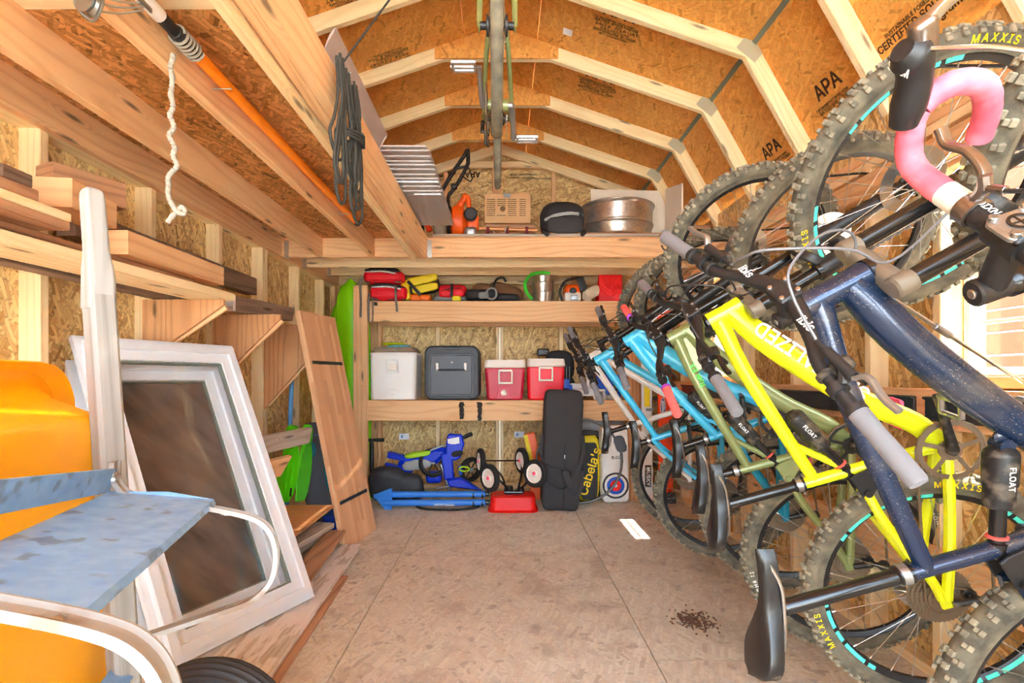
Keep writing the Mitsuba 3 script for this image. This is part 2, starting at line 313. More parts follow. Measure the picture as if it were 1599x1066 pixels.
def wall_side(name, X, s, label, holes=()):
    """s: +1 when the room lies towards +x"""
    w = thing(name, label, 'wall', kind='structure')
    top = lambda: 2.33
    ys = [YF, -1.1, .12, 1.34, 2.56, 3.78, 5.0, YB] if s > 0 else [YF, -.72, .5, 1.11, 2.33, 3.55, 4.77, YB]
    for y0, y1 in zip(ys[:-1], ys[1:]):
        hs = [h for h in holes if h[0] < y1 and h[1] > y0]
        cuts = [(y0 + .001, y1 - .002, 0, top())]
        for h in hs:
            new = []
            for a, b, c, d in cuts:
                for q in ((a, min(b, h[0]), c, d), (max(a, h[1]), b, c, d), (max(a, h[0]), min(b, h[1]), c, min(d, h[2])), (max(a, h[0]), min(b, h[1]), max(c, h[3]), d)):
                    if q[1] - q[0] > .003 and q[3] - q[2] > .003: new.append(q)
            cuts = new
        m = [slab([(0, 0), (b - a, 0), (b - a, d - c), (0, d - c)], (X, b if s > 0 else a, c), (0, -1 if s > 0 else 1, 0), (0, 0, 1), -.012, 1, True) for a, b, c, d in cuts]
        put(w, 'panel', join(m), OS)
    return w
HOLES = [(1.38, 1.94, 1.10, 1.83), (3.69, 4.25, 1.10, 1.83)]
wl = wall_side('wall_left', XL, 1, 'strand board side wall with bare pine studs behind the lumber rack')
wr = wall_side('wall_right', XR, -1, 'strand board side wall with studs and windows behind the bicycles', HOLES)
def studs(w, X, s, ys, z0=.04, z1=1.98, tint=PINE, skip=()):
    for y in ys:
        put(w, 'stud', beam((X + s * D4 / 2, y, z0), (X + s * D4 / 2, y, z1), S4, D4, (1, 0, 0), tint), LU)
studs(wl, XL, 1, [-1.71, -1.1, -.49, .12, .73, 1.34, 1.95, 2.56, 3.17, 3.74, 3.785, 4.39, 5.0])
studs(wr, XR, -1, [-1.71, -1.33, -.72, -.11, .5, 1.11, 1.36, 1.96, 2.33, 2.94, 3.55, 3.67, 4.27, 4.77, 5.3])
for w, X, s in ((wl, XL, 1), (wr, XR, -1)):
    for z in (.019, 1.999, 2.038):
        put(w, 'plate', beam((X + s * D4 / 2, YF, z), (X + s * D4 / 2, YB, z), D4, S4, (0, 0, 1), PINE if z < 2.03 else FIR), LU)
for y0, y1, z0, z1 in HOLES:
    for z in (z0 - .02, z1 + .02): put(wr, 'window_sill_board', beam((XR - D4 / 2, y0 - .0, z), (XR - D4 / 2, y1, z), D4, S4, (0, 0, 1), FIR), LU)
# the wood rail and steel rail that carry the bicycle hooks, and shelf cleat boards
put(wr, 'rail', beam((XR - D4 - .02, .3, 1.90), (XR - D4 - .02, 4.9, 1.90), S4, D4, (0, 0, 1), FIR), LU)
put(wr, 'rail', beam((XR - D4 - .02, .3, .985), (XR - D4 - .02, 4.9, .985), S4, D6, (0, 0, 1), FIR), LU)
put(wr, 'rail', beam((XR - D4 - .02, .3, .42), (XR - D4 - .02, 4.9, .42), S4, D6, (0, 0, 1), FIR), LU)
paint('dark_steel', (74, 82, 84), .35, .8)
for y0, y1 in ((.75, 1.95), (2.0, 3.3), (3.4, 4.6)):
    put(wr, 'steel_rail', join(cbox(.012, y1 - y0, .085, .003, (XR - D4 - .045, (y0 + y1) / 2, .985)), cbox(.02, y1 - y0, .010, .003, (XR - D4 - .052, (y0 + y1) / 2, 1.022)), cbox(.02, y1 - y0, .010, .003, (XR - D4 - .052, (y0 + y1) / 2, .948))), 'dark_steel')

wb = thing('wall_back', 'yellow strand board end wall with bare studs behind the shelves', 'wall', kind='structure')
xs = [XL - .08, -1.24, -.03, 1.18, XR + .08]
for x0, x1 in zip(xs[:-1], xs[1:]):
    put(wb, 'panel', slab([(0, 0), (x1 - x0 - .003, 0), (x1 - x0 - .003, 2.12), (0, 2.12)], (x0, YB, 0), (1, 0, 0), (0, 0, 1), -.012, 1, True), OS)
gz = lambda x: (KZ + (KX - abs(x - XC)) * (RZ - KZ) / KX) if abs(x - XC) < KX else KZ - (abs(x - XC) - KX) * SLO
for x0, x1 in ((XL - .08, -.03), (-.03, XR + .08)):
    ps = sorted({x0, x1 - .003, *[q for q in (XC - KX, XC, XC + KX) if x0 < q < x1]})
    put(wb, 'panel', slab([(x0, 2.123), (x1 - .003, 2.123)] + [(x, gz(x) + .02) for x in ps[::-1]], (0, YB, 0), (1, 0, 0), (0, 0, 1), -.012, 1, False), OS)
for x in (-1.66, -1.25, -1.21, -.636, -.05, -.011, .573, 1.16, 1.60):
    put(wb, 'stud', beam((x, YB - D4 / 2, .04), (x, YB - D4 / 2, 2.0), S4, D4, (0, 1, 0), PINE if x > -1.2 else FIR), LU)
for z in (.019, 2.02, 2.06): put(wb, 'plate', beam((XL, YB - D4 / 2, z), (XR, YB - D4 / 2, z), D4, S4, (0, 0, 1), PINE), LU)
for x in (-.56, -.06, .50): put(wb, 'stud', beam((x, YB - D4 / 2, 2.08), (x, YB - D4 / 2, gz(x) - .09), S4 * (2 if x == -.06 else 1), D4 * .8, (0, 1, 0), FIR), LU)
put(wb, 'cross_board', beam((-.45, YB - .08, 3.17), (.37, YB - .08, 3.17), S4, .06, (0, 0, 1), PINE), LU)
wf = thing('wall_front', 'strand board front wall around the open double door', 'wall', kind='structure')
for x0, x1, z0, z1 in ((XL - .08, -1.60, 0, 2.2), (1.52, XR + .08, 0, 2.2)):
    put(wf, 'panel', slab([(0, 0), (x1 - x0, 0), (x1 - x0, z1 - z0), (0, z1 - z0)], (x0, YF, z0), (1, 0, 0), (0, 0, 1), .012, 1, True), OS)
ps = (XL - .08, XC - KX, XC, XC + KX, XR + .08)
put(wf, 'header', beam((XL, YF + .02, 2.22), (XR, YF + .02, 2.22), .04, .09, (0, 0, 1), FIR), LU)
for s_ in (-1, 1): put(wf, 'panel', slab([(XC + s_ * 1.25, 2.27), (XC + s_ * 1.85, 2.27), (XC + s_ * 1.75, 2.30), (XC + s_ * KX, KZ + .02), (XC + s_ * 1.25, gz(XC + 1.25) + .02)], (0, YF, 0), (1, 0, 0), (0, 0, 1), .012, 1), OS)
put(wf, 'gable_pane', (np.array([(XC - 1.25, YF, 2.27), (XC + 1.25, YF, 2.27), (XC + 1.25, YF, gz(XC + 1.25)), (XC, YF, RZ), (XC - 1.25, YF, gz(XC + 1.25))]), np.array([(0, 1, 2), (0, 2, 3), (0, 3, 4)])), 'glass_pane')

# windows in the right wall
paint('white_vinyl', (236, 236, 230), .4)
for i, (y0, y1, z0, z1) in enumerate(HOLES):
    w = thing(f'window_{i + 1}', 'white framed sash window with small panes in the side wall' if i == 0 else 'white framed sash window hidden behind the far bicycles', 'window', kind='structure')
    X = XR + .02; ym, zm = (y0 + y1) / 2, (z0 + z1) / 2
    fr = [cbox(.06, .03, z1 - z0, .004, (X, y0 + .015, zm)), cbox(.06, .03, z1 - z0, .004, (X, y1 - .015, zm)), cbox(.06, y1 - y0, .03, .004, (X, ym, z0 + .015)), cbox(.06, y1 - y0, .03, .004, (X, ym, z1 - .015))]
    put(w, 'frame', join(fr), 'white_vinyl')
    put(w, 'meeting_rail', cbox(.035, y1 - y0 - .06, .045, .004, (X, ym, zm)), 'white_vinyl')
    for z in (z0 + .185, z1 - .185): put(w, 'muntin', cbox(.014, y1 - y0 - .06, .014, .002, (X, ym, z)), 'white_vinyl')
    for za, zb in ((z0 + .03, zm - .0225), (zm + .0225, z1 - .03)): put(w, 'muntin', cbox(.016, .014, zb - za, .002, (X, ym, (za + zb) / 2)), 'white_vinyl')
    for za, zb in ((z0 + .03, z0 + .185), (z0 + .185, zm - .02), (zm + .02, z1 - .185), (z1 - .185, z1 - .03)):
        for ya, yb in ((y0 + .03, ym), (ym, y1 - .03)):
            put(w, 'pane', (np.array([(X, ya, za), (X, yb, za), (X, yb, zb), (X, ya, zb)]), np.array([(0, 1, 2), (0, 2, 3)])), 'glass_pane')
# neighbour's fence outside
fe = thing('fence', 'brown weathered board fence seen through the window panes', 'fence')
paint('fence_brown', (104, 78, 62), .8)
for k in range(17): put(fe, 'board', cbox(.02, 9.0, .135, .004, (XR + 1.5, 3.0, -.0 + .145 * k)), 'fence_brown')
for y in (-1, .9, 2.8, 4.7, 6.6): put(fe, 'post', cbox(.08, .08, 2.5, .004, (XR + 1.56, y, 1.15)), 'fence_brown')

# ---- roof -----------------------------------------------------------------------------------------------------------
ce = thing('ceiling', 'orange strand board gambrel roof on bare pine rafters', 'ceiling', kind='structure')
paint('nail_plate', (184, 178, 150), .5, .3)
lenU, lenL = math.hypot(KX, RZ - KZ), .80
for s in (-1, 1):
    R0, K0 = V(XC, 0, RZ), V(XC + s * KX, 0, KZ); E0 = K0 + V(s * .42, 0, -.42 * SLO)
    dU, dL = unit(K0 - R0), unit(E0 - K0); lenL = np.linalg.norm(E0 - K0)
    for a, d, L, ys in ((R0, dU, lenU, (YF, -1.33, 1.11, 3.55, YB)), (K0, dL, lenL, (YF, -.1, 2.33, 4.77, YB))):
        cuts = (0, L) if L < .95 else ((0, .28, L) if s > 0 else (0, .22, L))
        for c0, c1 in zip(cuts[:-1], cuts[1:]):
            for y0, y1 in zip(ys[:-1], ys[1:]):
                n = np.cross(d, V(0, 1, 0)); o = a + d * c0 + V(0, y0, 0)
                sg = 1 if n[2] > 0 else -1
                put(ce, 'panel', slab([(0, 0), (c1 - c0 - .002, 0), (c1 - c0 - .002, y1 - y0 - .003), (0, y1 - y0 - .003)], o + V(0, .0015, 0), d, V(0, 1, 0), .012 * sg, 0, True), OS)
    # bright metal strip at the knee
    put(ce, 'metal_strip', beam(K0 + V(-s * .012, YF, -.006), K0 + V(-s * .012, YB, -.006), .028, .003, unit(-dU - V(0, 0, 1)) if 0 else V(s * .7, 0, .7), 0), paint('zinc_strip', (128, 134, 124), .5, .5))
    for y in [.5 + .61 * k for k in range(-3, 8)] + [5.32]:
        nU, nL = V(dU[2] * -1 * -s, 0, 0), 0
        pU = unit(np.cross(dU, V(0, -s, 0))); pU = pU if pU[2] < 0 else -pU
        pL = unit(np.cross(dL, V(0, -s, 0))); pL = pL if pL[0] * s < 0 else -pL
        h = D4 / 2
        mitU = math.tan((math.acos(dU @ dL)) / 2)
        rU = put(ce, 'rafter', beam(R0 + pU * h + V(0, y, 0), K0 + pU * h + V(0, y, 0), S4, D4, -pU, NEW, ends=(0.0, mitU)), LU)
        rL = put(ce, 'rafter', beam(K0 + pL * h + V(0, y, 0), E0 + pL * h + V(0, y, 0), S4, D4, -pL, NEW, ends=(-mitU, 0)), LU)
        bis = unit(pU + pL); mid = K0 + bis * (h / (bis @ pU)) + V(0, y - S4 / 2 - .0012, 0); tx = unit(dU + dL)
        put(rU, 'nail_plate', slab([(-.065, -.042), (.065, -.042), (.065, .042), (-.065, .042)], mid, tx, V(-tx[2], 0, tx[0]), .0012), 'nail_plate')
for y in [.5 + .61 * k for k in range(8)]:
    zb = 3.155; wbm = .40
    poly = [(-wbm, zb), (wbm, zb), (wbm, zb + .07), (0, RZ - .003), (-wbm, zb + .07)]
    poly = [(-wbm, zb), (wbm, zb), (wbm, gz(XC + wbm) - .003), (0, RZ - .003), (-wbm, gz(XC + wbm) - .003)]
    g = put(ce, 'ridge_gusset', slab(poly, (XC, y - S4 / 2, 0), (1, 0, 0), (0, 0, 1), .011, 0, True), OS)
    put(g, 'collar_block', beam((XC - wbm, y, zb + .011), (XC + wbm, y, zb + .011), S4, .022, (0, 0, 1), NEW), LU)
# roll of printing on the sheets: (words, height, x along the slope, y, side, slope)
paint('stamp_ink', (58, 30, 14), .8)
def stamp(lines, y, t, s, lower, rot180=False, h=.045, box=True):
    R0, K0 = V(XC, 0, RZ), V(XC + s * KX, 0, KZ); d = unit(K0 - R0) if not lower else unit(V(s, 0, -SLO)); a = (R0 if not lower else K0) + d * t + V(0, y, 0)
    nrm = np.cross(V(0, 1, 0), d); nrm = nrm if nrm[2] < 0 else -nrm
    x = (d * (1 if not rot180 else -1)) if not lower else V(0, -1, 0); yy = np.cross(nrm, x); ms = []
    for i, (tx, hh) in enumerate(lines): ms.append(words(tx, hh, a + yy * (-sum(l[1] * 1.45 for l in lines[:i]) - hh / 2) + nrm * .0015, x, yy))
    put('ceiling', 'printed_stamp', join(ms), 'stamp_ink')
T1 = [('APA', .07), ('THE ENGINEERED WOOD ASSN', .012), ('RATED SHEATHING', .020), ('24/16  7/16 CAT', .024), ('SIZED FOR SPACING', .013), ('EXPOSURE 1  000', .022), ('PS 2-10 SHEATHING', .013)]
for y, t, s, lo, r in ((3.02, .74, 1, 0, 0), (3.66, .74, 1, 0, 0), (3.02, .80, -1, 0, 0), (3.66, .72, -1, 0, 0), (2.42, .10, 1, 0, 0), (2.64, .40, 1, 1, 0), (3.25, .46, 1, 1, 0)):
    yy = y
    stamp(T1, yy, t, s, lo, r)
stamp([('SUSTAINABLE FORESTRY INITIATIVE', .016), ('CERTIFIED SOURCING', .030), ('www.sfiprogram.org', .030)], 2.06, .44, 1, 1, 0)
ms = [words(t, h, (x, YB - .0135, z), (-1, 0, 0), (0, 0, -1)) for t, h, x, z in (('APA', .055, -.30, 3.10), ('RATED SHEATHING 24/16', .016, -.62, 3.11), ('SIZED FOR SPACING', .016, -.62, 3.08), ('EXPOSURE 1 7/16 CAT', .016, -.62, 3.05), ('THE ENGINEERED WOOD', .016, .18, 3.10), ('EXPOSURE 1 000 PS 2-10', .016, .18, 3.07), ('SHEATHING SPAN', .016, .40, 3.06))]
put('wall_back', 'printed_stamp', join(ms), 'stamp_ink')
paint('sticker', (232, 236, 240), .5); paint('sticker_blue', (96, 140, 190), .5)
for x, z in ((-.98, .50), (.165, .52)):
    k = put('wall_back', 'sticker', cbox(.10, .002, .06, .0008, (x, YB - .013, z)), 'sticker')
    put(k, 'print', cbox(.022, .002, .03, .0005, (x - .02, YB - .0145, z)), 'sticker_blue')
for x, y, s in ((.33, 2.75, 1), (-.72, 2.6, -1), (.40, 3.35, 1)):
    zz = gz(x) - .002; d = unit(V(s * KX, 0, KZ - RZ))
    put('ceiling', 'sticker', slab([(-.03, -.03), (.03, -.03), (.03, .03), (-.03, .03)], (x, y, zz), d, (0, 1, 0), -.001 * s * (1 if s > 0 else 1)), 'sticker')

# ---- loft -----------------------------------------------------------------------------------------------------------
lo = thing('storage_loft', 'L-shaped storage loft of orange fir joists and strand board deck over the shelves', 'loft')
ZB, ZT = 1.97, 2.11; zc = (ZB + ZT) / 2
YL = 4.0
put(lo, 'ledger', beam((XL + D4 + .02, YF + .03, zc + .005), (XL + D4 + .02, YB - .1, zc + .005), S4, D6, (0, 0, 1), FIR), LU)
for x in (-1.335, -.955, -.606, -.567):
    put(lo, 'joist', beam((x, YF + .03, zc), (x, YL - .019, zc), S4, D6, (0, 0, 1), FIR), LU)
put(lo, 'joist', beam((-.645 + .0, YF + .03, 1.985), (-.645, YL - .03, 1.985), .03, .09, (0, 0, 1), PINE), LU)
for y in (YL, YL + .36, YL + .97):
    far = y > 4.9; put(lo, 'joist', beam((XL + D4 + .04, y, zc if not far else 2.064), (XR - .02, y, zc if not far else 2.064), S4, D6 if not far else D4, (0, 0, 1), FIR if y == YL else PINE), LU)
    k = put(lo, 'joist_hanger', join(cbox(.03, .004, .12 if not far else .08, .001, (XL + D4 + .06, y - .021, zc - .012 if not far else 2.06)), cbox(.05, .05, .003, .001, (XL + D4 + .06, y, ZB - .001 if not far else 2.018))), 'galvanized')
put(lo, 'joist_hanger', join(cbox(.004, .05, .13, .001, (-.546, YL - .04, zc - .01)), cbox(.03, .003, .13, .001, (-.532, YL - .0205, zc - .01))), 'galvanized')
put(lo, 'joist', beam((XL + D4 + .02, YL - .05, zc), (XL + D4 + .02, YL - .019, zc), .05, D6, (0, 0, 1), FIR), LU)
for y0, y1, tt in ((YF + .03, 1.50, LU), (1.504, 3.98, OS)):
    put(lo, 'deck_panel', slab([(0, 0), (1.165, 0), (1.165, y1 - y0), (0, y1 - y0)], (XL, y0, ZT), (1, 0, 0), (0, 1, 0), .012, PINE if tt == LU else 3, tt != LU), tt)
for x0, x1 in ((XL, -.5), (-.497, .55), (.553, XR)):
    put(lo, 'deck_panel', slab([(0, 0), (x1 - x0, 0), (x1 - x0, 1.40), (0, 1.40)], (x0, 3.99, ZT), (1, 0, 0), (0, 1, 0), .012, 4), LU)

# ---- shelving -------------------------------------------------------------------------------------------------------
sh = thing('shelving', 'two-tier fir shelf unit built along the end wall with stained beams', 'shelving')
YS = 4.84
for x, z1 in ((-1.26, 1.905), (1.165, 1.96)):
    put(sh, 'post', beam((x, YS, 0), (x, YS, z1), .125 if x < 0 else .115, .045, (0, 1, 0), FIR if x < 0 else PLY), LU)
    put(sh, 'post', beam((x, YB - .14, 0), (x, YB - .14, 1.72), .09, .04, (0, 1, 0), FIR), LU)
for z, h in ((1.765, .185), (.885, .18)):
    put(sh, 'beam', beam((-1.20, YS + .0, z - h / 2), (1.105, YS + .0, z - h / 2), S4, h, (0, 0, 1), FIR), LU)
    put(sh, 'beam', beam((-1.20, YB - .115, z - h / 2), (1.085, YB - .115, z - h / 2), S4, h, (0, 0, 1), FIR), LU)
    for k, y in enumerate((4.93, 5.06, 5.19, 5.28)): put(sh, 'shelf_board', beam((-1.19, y, z - .012 - .0), (1.08, y, z - .012), .12 if k < 3 else .05, .022, (0, 0, 1), FIR), LU)
paint('black_stain', (46, 40, 36), .8)
rs_ = np.random.default_rng(3)
for x, w_, h in ((-.365, .055, .15), (-.205, .05, .165)):
    q = [(x + w_ * (.42 + rs_.uniform(-.16, .16)) * s_ * (1 - .25 * t_), .87 - h * t_) for s_, ts in ((-1, np.linspace(0, 1, 12)), (1, np.linspace(1, 0, 12))) for t_ in ts]
    put(sh, 'dark_stain', slab(q, (0, YS - .0192, 0), (1, 0, 0), (0, 0, 1), .0004)[:2], 'black_stain')
# ---- bicycles -------------------------------------------------------------------------------------------------------
paint('black_gloss', (22, 22, 24), .18, 0, .6); paint('black_satin', (34, 34, 36), .4); paint('steel', (196, 198, 200), .25, .95); paint('brushed_alloy', (168, 170, 172), .35, .85)
paint('grip_grey', (112, 112, 116), .75); paint('cable_grey', (110, 112, 116), .45); paint('saddle_black', (30, 29, 29), .34, 0, .5); paint('white_print', (236, 236, 232), .5)
paint('yellow_print', (244, 206, 20), .5); paint('teal_print', (84, 226, 206), .5); paint('pink_plastic', (246, 92, 130), .4); paint('rusty_chain', (128, 112, 92), .5, .6)
paint('blue_anodized', (40, 90, 190), .3, .7); paint('red_ring', (214, 90, 84), .5); paint('brass', (196, 156, 90), .3, .9)
def navy_fn(p, n, uv):
    s = mikit.smoothstep(.80, .86, mikit.noise(p.x * 420, p.y * 420, p.z * 420)) * mikit.smoothstep(.45, .62, mikit.fbm(p.x * 12, p.y * 12, p.z * 12, 3)); d = mikit.smoothstep(.52, .78, mikit.fbm(p.x * 14 + 5, p.y * 14, p.z * 14, 4))
    return mikit.mix(mikit.mix(lin((20, 44, 78)), lin((108, 104, 94)), d * .38), lin((150, 142, 126)), s * .7)
paint('navy_frame', mikit.proc(navy_fn), .20, .45, .8, clearcoat=1.0, clearcoat_gloss=.95)
paint('lime_frame', (222, 232, 22), .22, 0, .6, clearcoat=.8, clearcoat_gloss=.9)
paint('olive_frame', (132, 146, 92), .25, .15, .6, clearcoat=.6, clearcoat_gloss=.9)
paint('cyan_frame', (58, 186, 228), .25, 0, .6, clearcoat=.6, clearcoat_gloss=.9); paint('teal_frame', (30, 140, 170), .3); paint('white_frame', (234, 234, 230), .25); paint('pale_olive', (196, 190, 150), .3)
paint('coral_rubber', (240, 100, 96), .6); paint('purple_ring', (170, 70, 190), .35, .3); paint('lilac_ring', (168, 130, 214), .35, .3); paint('green_plastic', (70, 226, 60), .4)
def tape_fn(p, n, uv):
    return mikit.mix(lin((236, 132, 150)), lin((220, 92, 112)), mikit.smoothstep(.35, .7, mikit.fbm(p.x * 22, p.y * 22, p.z * 22, 3)))
paint('pink_tape', mikit.proc(tape_fn), .55); paint('white_tape', (214, 210, 202), .6); paint('dusty_alloy', (126, 118, 104), .5, .3); paint('pewter', (150, 140, 134), .22, .9)

BASEM = np.array([[0, 0, -1], [0, 1, 0], [1, 0, 0]], float)      # hung by the front wheel: forward is up, the rider's up points into the room
def pose(x):
    from scipy.spatial.transform import Rotation as Rr
    M = np.eye(4); M[:3, :3] = Rr.from_euler('zyx', x[3:6]).as_matrix() @ BASEM; M[:3, 3] = x[:3]; return M
WH = {}
def ringwords(text, R, h, a0, l, gap=.006):
    ms, a, sg = [], a0, (-1 if l < 0 else 1)
    for ch in text:
        if ch == ' ': a += sg * .7 * h / R; continue
        v, f = arr(meshkit.text_mesh(ch, h, .0008, True)); wd = v[:, 0].max() - v[:, 0].min(); v = v - [v[:, 0].min(), 0, 0]; a += sg * wd / 2 / R
        t = a; rad = V(math.cos(t), 0, math.sin(t)); 
        tan = V(math.sin(t), 0, -math.cos(t)) if l < 0 else V(-math.sin(t), 0, math.cos(t))
        ms.append(xf((v - [wd / 2, 0, 0], f), frame(rad * R + V(0, l, 0), tan, rad, np.cross(tan, rad)))); a += sg * (wd / 2 + gap) / R
    return ms
def wheelset(R, tw, knobs, seed=0):
    key = (R, tw, knobs)
    if key in WH: return WH[key]
    rm = R - tw / 2; kn = .0045 if knobs else 0; r0 = tw / 2 - kn; rr = rm - tw * .40          # rim outer radius
    sec = [(rm + r0 * math.cos(t), r0 * 1.02 * math.sin(t)) for t in np.linspace(-2.35, 2.35, 17)]; sec += [(rr - .004, tw * .30), (rr - .004, -tw * .30)]
    n = 72; t = np.arange(n) * 2 * PI / n; m = len(sec); s = np.array(sec)
    v = np.stack([s[None, :, 0] * np.cos(t)[:, None], np.broadcast_to(s[None, :, 1], (n, m)), s[None, :, 0] * np.sin(t)[:, None]], -1).reshape(-1, 3)
    i, j = np.meshgrid(np.arange(n), np.arange(m), indexing='ij'); i2, j2 = (i + 1) % n, (j + 1) % m
    f = np.stack([i * m + j, i2 * m + j, i2 * m + j2, i * m + j2], -1).reshape(-1, 4); f = np.vstack([f[:, [0, 1, 2]], f[:, [0, 2, 3]]])
    if _inward(v, f): f = f[:, ::-1]
    tyre = (v, f); kb = None
    if knobs:
        ks = []; N = 58
        for q in range(N):
            a = q * 2 * PI / N
            for w, off, sl, sw in ((-1.02, .5, .013, .011), (1.02, .5, .013, .011), (-.32, 0 if q % 2 else .25, .014, .012), (.32, 0 if q % 2 else .25, .014, .012), (-.68, .5, .010, .009), (.68, .5, .010, .009)):
                if abs(w) == .66 and q % 2: continue
                aa = a + off * 2 * PI / N; c, sn = math.cos(w), math.sin(w); hh = kn * 2.0
                b = cbox(sl, sw, hh, .0012); x = V(-math.sin(aa), 0, math.cos(aa)); z = V(math.cos(aa) * c, sn, math.sin(aa) * c)
                o = V(math.cos(aa) * (rm + (r0 + hh * .45) * c), (r0 + hh * .45) * sn, math.sin(aa) * (rm + (r0 + hh * .35) * c))
                ks.append(xf(b, frame(o, x, np.cross(z, x), z)))
        kb = mikit.ply(join(ks), 'knob_rubber')
    ro = rr; ri = rr - .022; w = tw * .27
    rim = lathe([(ro, -w), (ro, w), (ro - .004, w), (ro - .009, w * .9), (ri, w * .45), (ri, -w * .45), (ro - .009, -w * .9), (ro - .004, -w), (ro, -w)], 64, rot((1, 0, 0), 90))
    sp = []
    for q in range(28):
        a = q * 2 * PI / 28; sd = 1 if q % 2 else -1; b = a + (.55 if (q // 2) % 2 else -.55)
        sp.append(tube([V(math.cos(b) * .026, sd * .026, math.sin(b) * .026), V(math.cos(a) * ri, sd * .004, math.sin(a) * ri)], .0011, 4, caps=False))
        sp.append(rod(V(math.cos(a) * (ri - .012), sd * .0042, math.sin(a) * (ri - .012)), V(math.cos(a) * ri, sd * .003, math.sin(a) * ri), .0022, 5))
    hub = lathe([(0, -.055), (.012, -.055), (.012, -.036), (.031, -.034), (.031, -.027), (.014, -.022), (.014, .022), (.031, .027), (.031, .034), (.012, .036), (.012, .055), (0, .055)], 16, rot((1, 0, 0), 90))
    dz = [lathe([(.055, -.001), (.09, -.001), (.09, .001), (.055, .001), (.055, -.001)], 36, rot((1, 0, 0), 90))]
    for q in range(6): a = q * PI / 3; dz.append(xf(cbox(.045, .003, .008, .001, (.042, 0, 0)), rot((0, 1, 0), math.degrees(a))))
    cas = []
    for q in range(8):
        rad = .022 + .009 * q; nn = 24 + 3 * q; pr = []
        for z in (0, .0018): pr.append(z)
        tt = np.arange(nn * 2) * PI / nn; poly = np.c_[np.cos(tt), np.sin(tt)] * (rad + np.where(np.arange(nn * 2) % 2, .0022, -.0015))[:, None]
        hole = ring(20, max(rad * .72, .016)); pm = trimesh.creation.extrude_polygon(Polygon(poly, [hole]), .0019, engine='earcut'); cas.append(xf(pm, rot((1, 0, 0), 90)))
        cas[-1] = mv(cas[-1], 0, -.058 + .0046 * q, 0)
    cas.append(lathe([(.0, -.05), (.018, -.05), (.018, -.02), (0, -.02)], 12, rot((1, 0, 0), 90)))
    WH[key] = dict(tyre=mikit.ply(tyre, 'tyre_rubber', smooth=50), knobs=kb, rim=(rim, {}), spokes=mikit.ply(join(sp), 'steel'), hub=mikit.ply(hub, 'black_satin', smooth=40), disc=mikit.ply(mv(join(dz), 0, .045, 0), 'steel'), cass=mikit.ply(join(cas), 'rusty_chain'), rr=rr, rm=rm, r0=r0, w=w)
    return WH[key]
def put_wheel(t, M, R, tw, knobs, rim='black_satin', cass=False, disc=True, sidetext=None, decals=None, label=None):
    W = wheelset(R, tw, knobs); mesh, cache = W['rim']
    if rim not in cache: cache[rim] = mikit.ply(mesh, rim, smooth=40)
    w = put(t, 'wheel', cache[rim], None, world=M)
    k = put(w, 'tyre', W['tyre'], None, world=M)
    if W['knobs']: put(w, 'tread_knobs', W['knobs'], None, world=M, kind='stuff')
    put(w, 'spokes', W['spokes'], None, world=M, kind='stuff'); put(w, 'hub', W['hub'], None, world=M)
    if disc: put(w, 'brake_disc', W['disc'], None, world=M)
    if cass: put(w, 'cassette', W['cass'], None, world=M, label='rusty toothed cassette')
    if sidetext:
        tx, col, hh, starts = sidetext
        for s in starts: put(w, 'sidewall_print', join(ringwords(tx, W['rm'] - W['r0'] * .30, hh, s, -W['r0'] * .99)), col, world=M)
    if decals:
        ms = []
        for a0, a1 in decals:
            for sd in (-1, 1):
                aa = np.linspace(a0, a1, 6); ro, ri = W['rr'] - .005, W['rr'] - .017
                q = np.array([(math.cos(a) * r_, sd * (W['w'] * (.94 if r_ == ro else .70) + .0012), math.sin(a) * r_) for a in aa for r_ in (ro, ri)])
                f = [(2 * i, 2 * i + 2, 2 * i + 3) for i in range(5)] + [(2 * i, 2 * i + 3, 2 * i + 1) for i in range(5)]; ms.append((q, np.array(f)))
        put(w, 'rim_decals', join(ms), 'teal_print', world=M, kind='stuff')
    return w
def saddle_mesh():
    fs = np.linspace(-.135, .145, 22); vs = []; m = 16
    for f_ in fs:
        t = (f_ + .135) / .28; w = .072 * (1 - mikit_s(.12, .62, t)) + .020 * mikit_s(.12, .62, t) - .004 * t; w *= math.sqrt(max(0.02, 1 - ((abs(t - .5) * 2) ** 5)))
        if t < .06: w *= .80 + 3 * t
        top = .006 * math.cos(t * 5) + .012 * (1 - t) ** 3
        for k in range(m):
            a = k * 2 * PI / m; y = w * math.copysign(abs(math.cos(a)) ** .75, math.cos(a)); z = math.sin(a)
            zz = (top + .010 * z - .010 * (y / max(w, 1e-4)) ** 2 - .004 * (1 if abs(y) < .012 else 0)) if z >= 0 else top - .012 - .024 * abs(z) ** .5 - .012 * (y / max(w, 1e-4)) ** 2 * (1 - t * .6) + .012 * (1 - abs(y / max(w, 1e-4)))
            vs.append((f_, y, zz))
    v = np.array(vs); n = len(fs); i, j = np.meshgrid(np.arange(n - 1), np.arange(m), indexing='ij'); j2 = (j + 1) % m
    f = np.stack([i * m + j, i * m + j2, (i + 1) * m + j2, (i + 1) * m + j], -1).reshape(-1, 4); f = np.vstack([f[:, [0, 1, 2]], f[:, [0, 2, 3]]])
    v = np.vstack([v, v[:m].mean(0), v[-m:].mean(0)]); k = n * m
    f = np.vstack([f, [(k, (q + 1) % m, q) for q in range(m)], [(k + 1, (n - 1) * m + q, (n - 1) * m + (q + 1) % m) for q in range(m)]])
    if _inward(v, f): f = f[:, ::-1]
    return v, f
def mikit_s(a, b, x): t = min(max((x - a) / (b - a), 0), 1); return t * t * (3 - 2 * t)
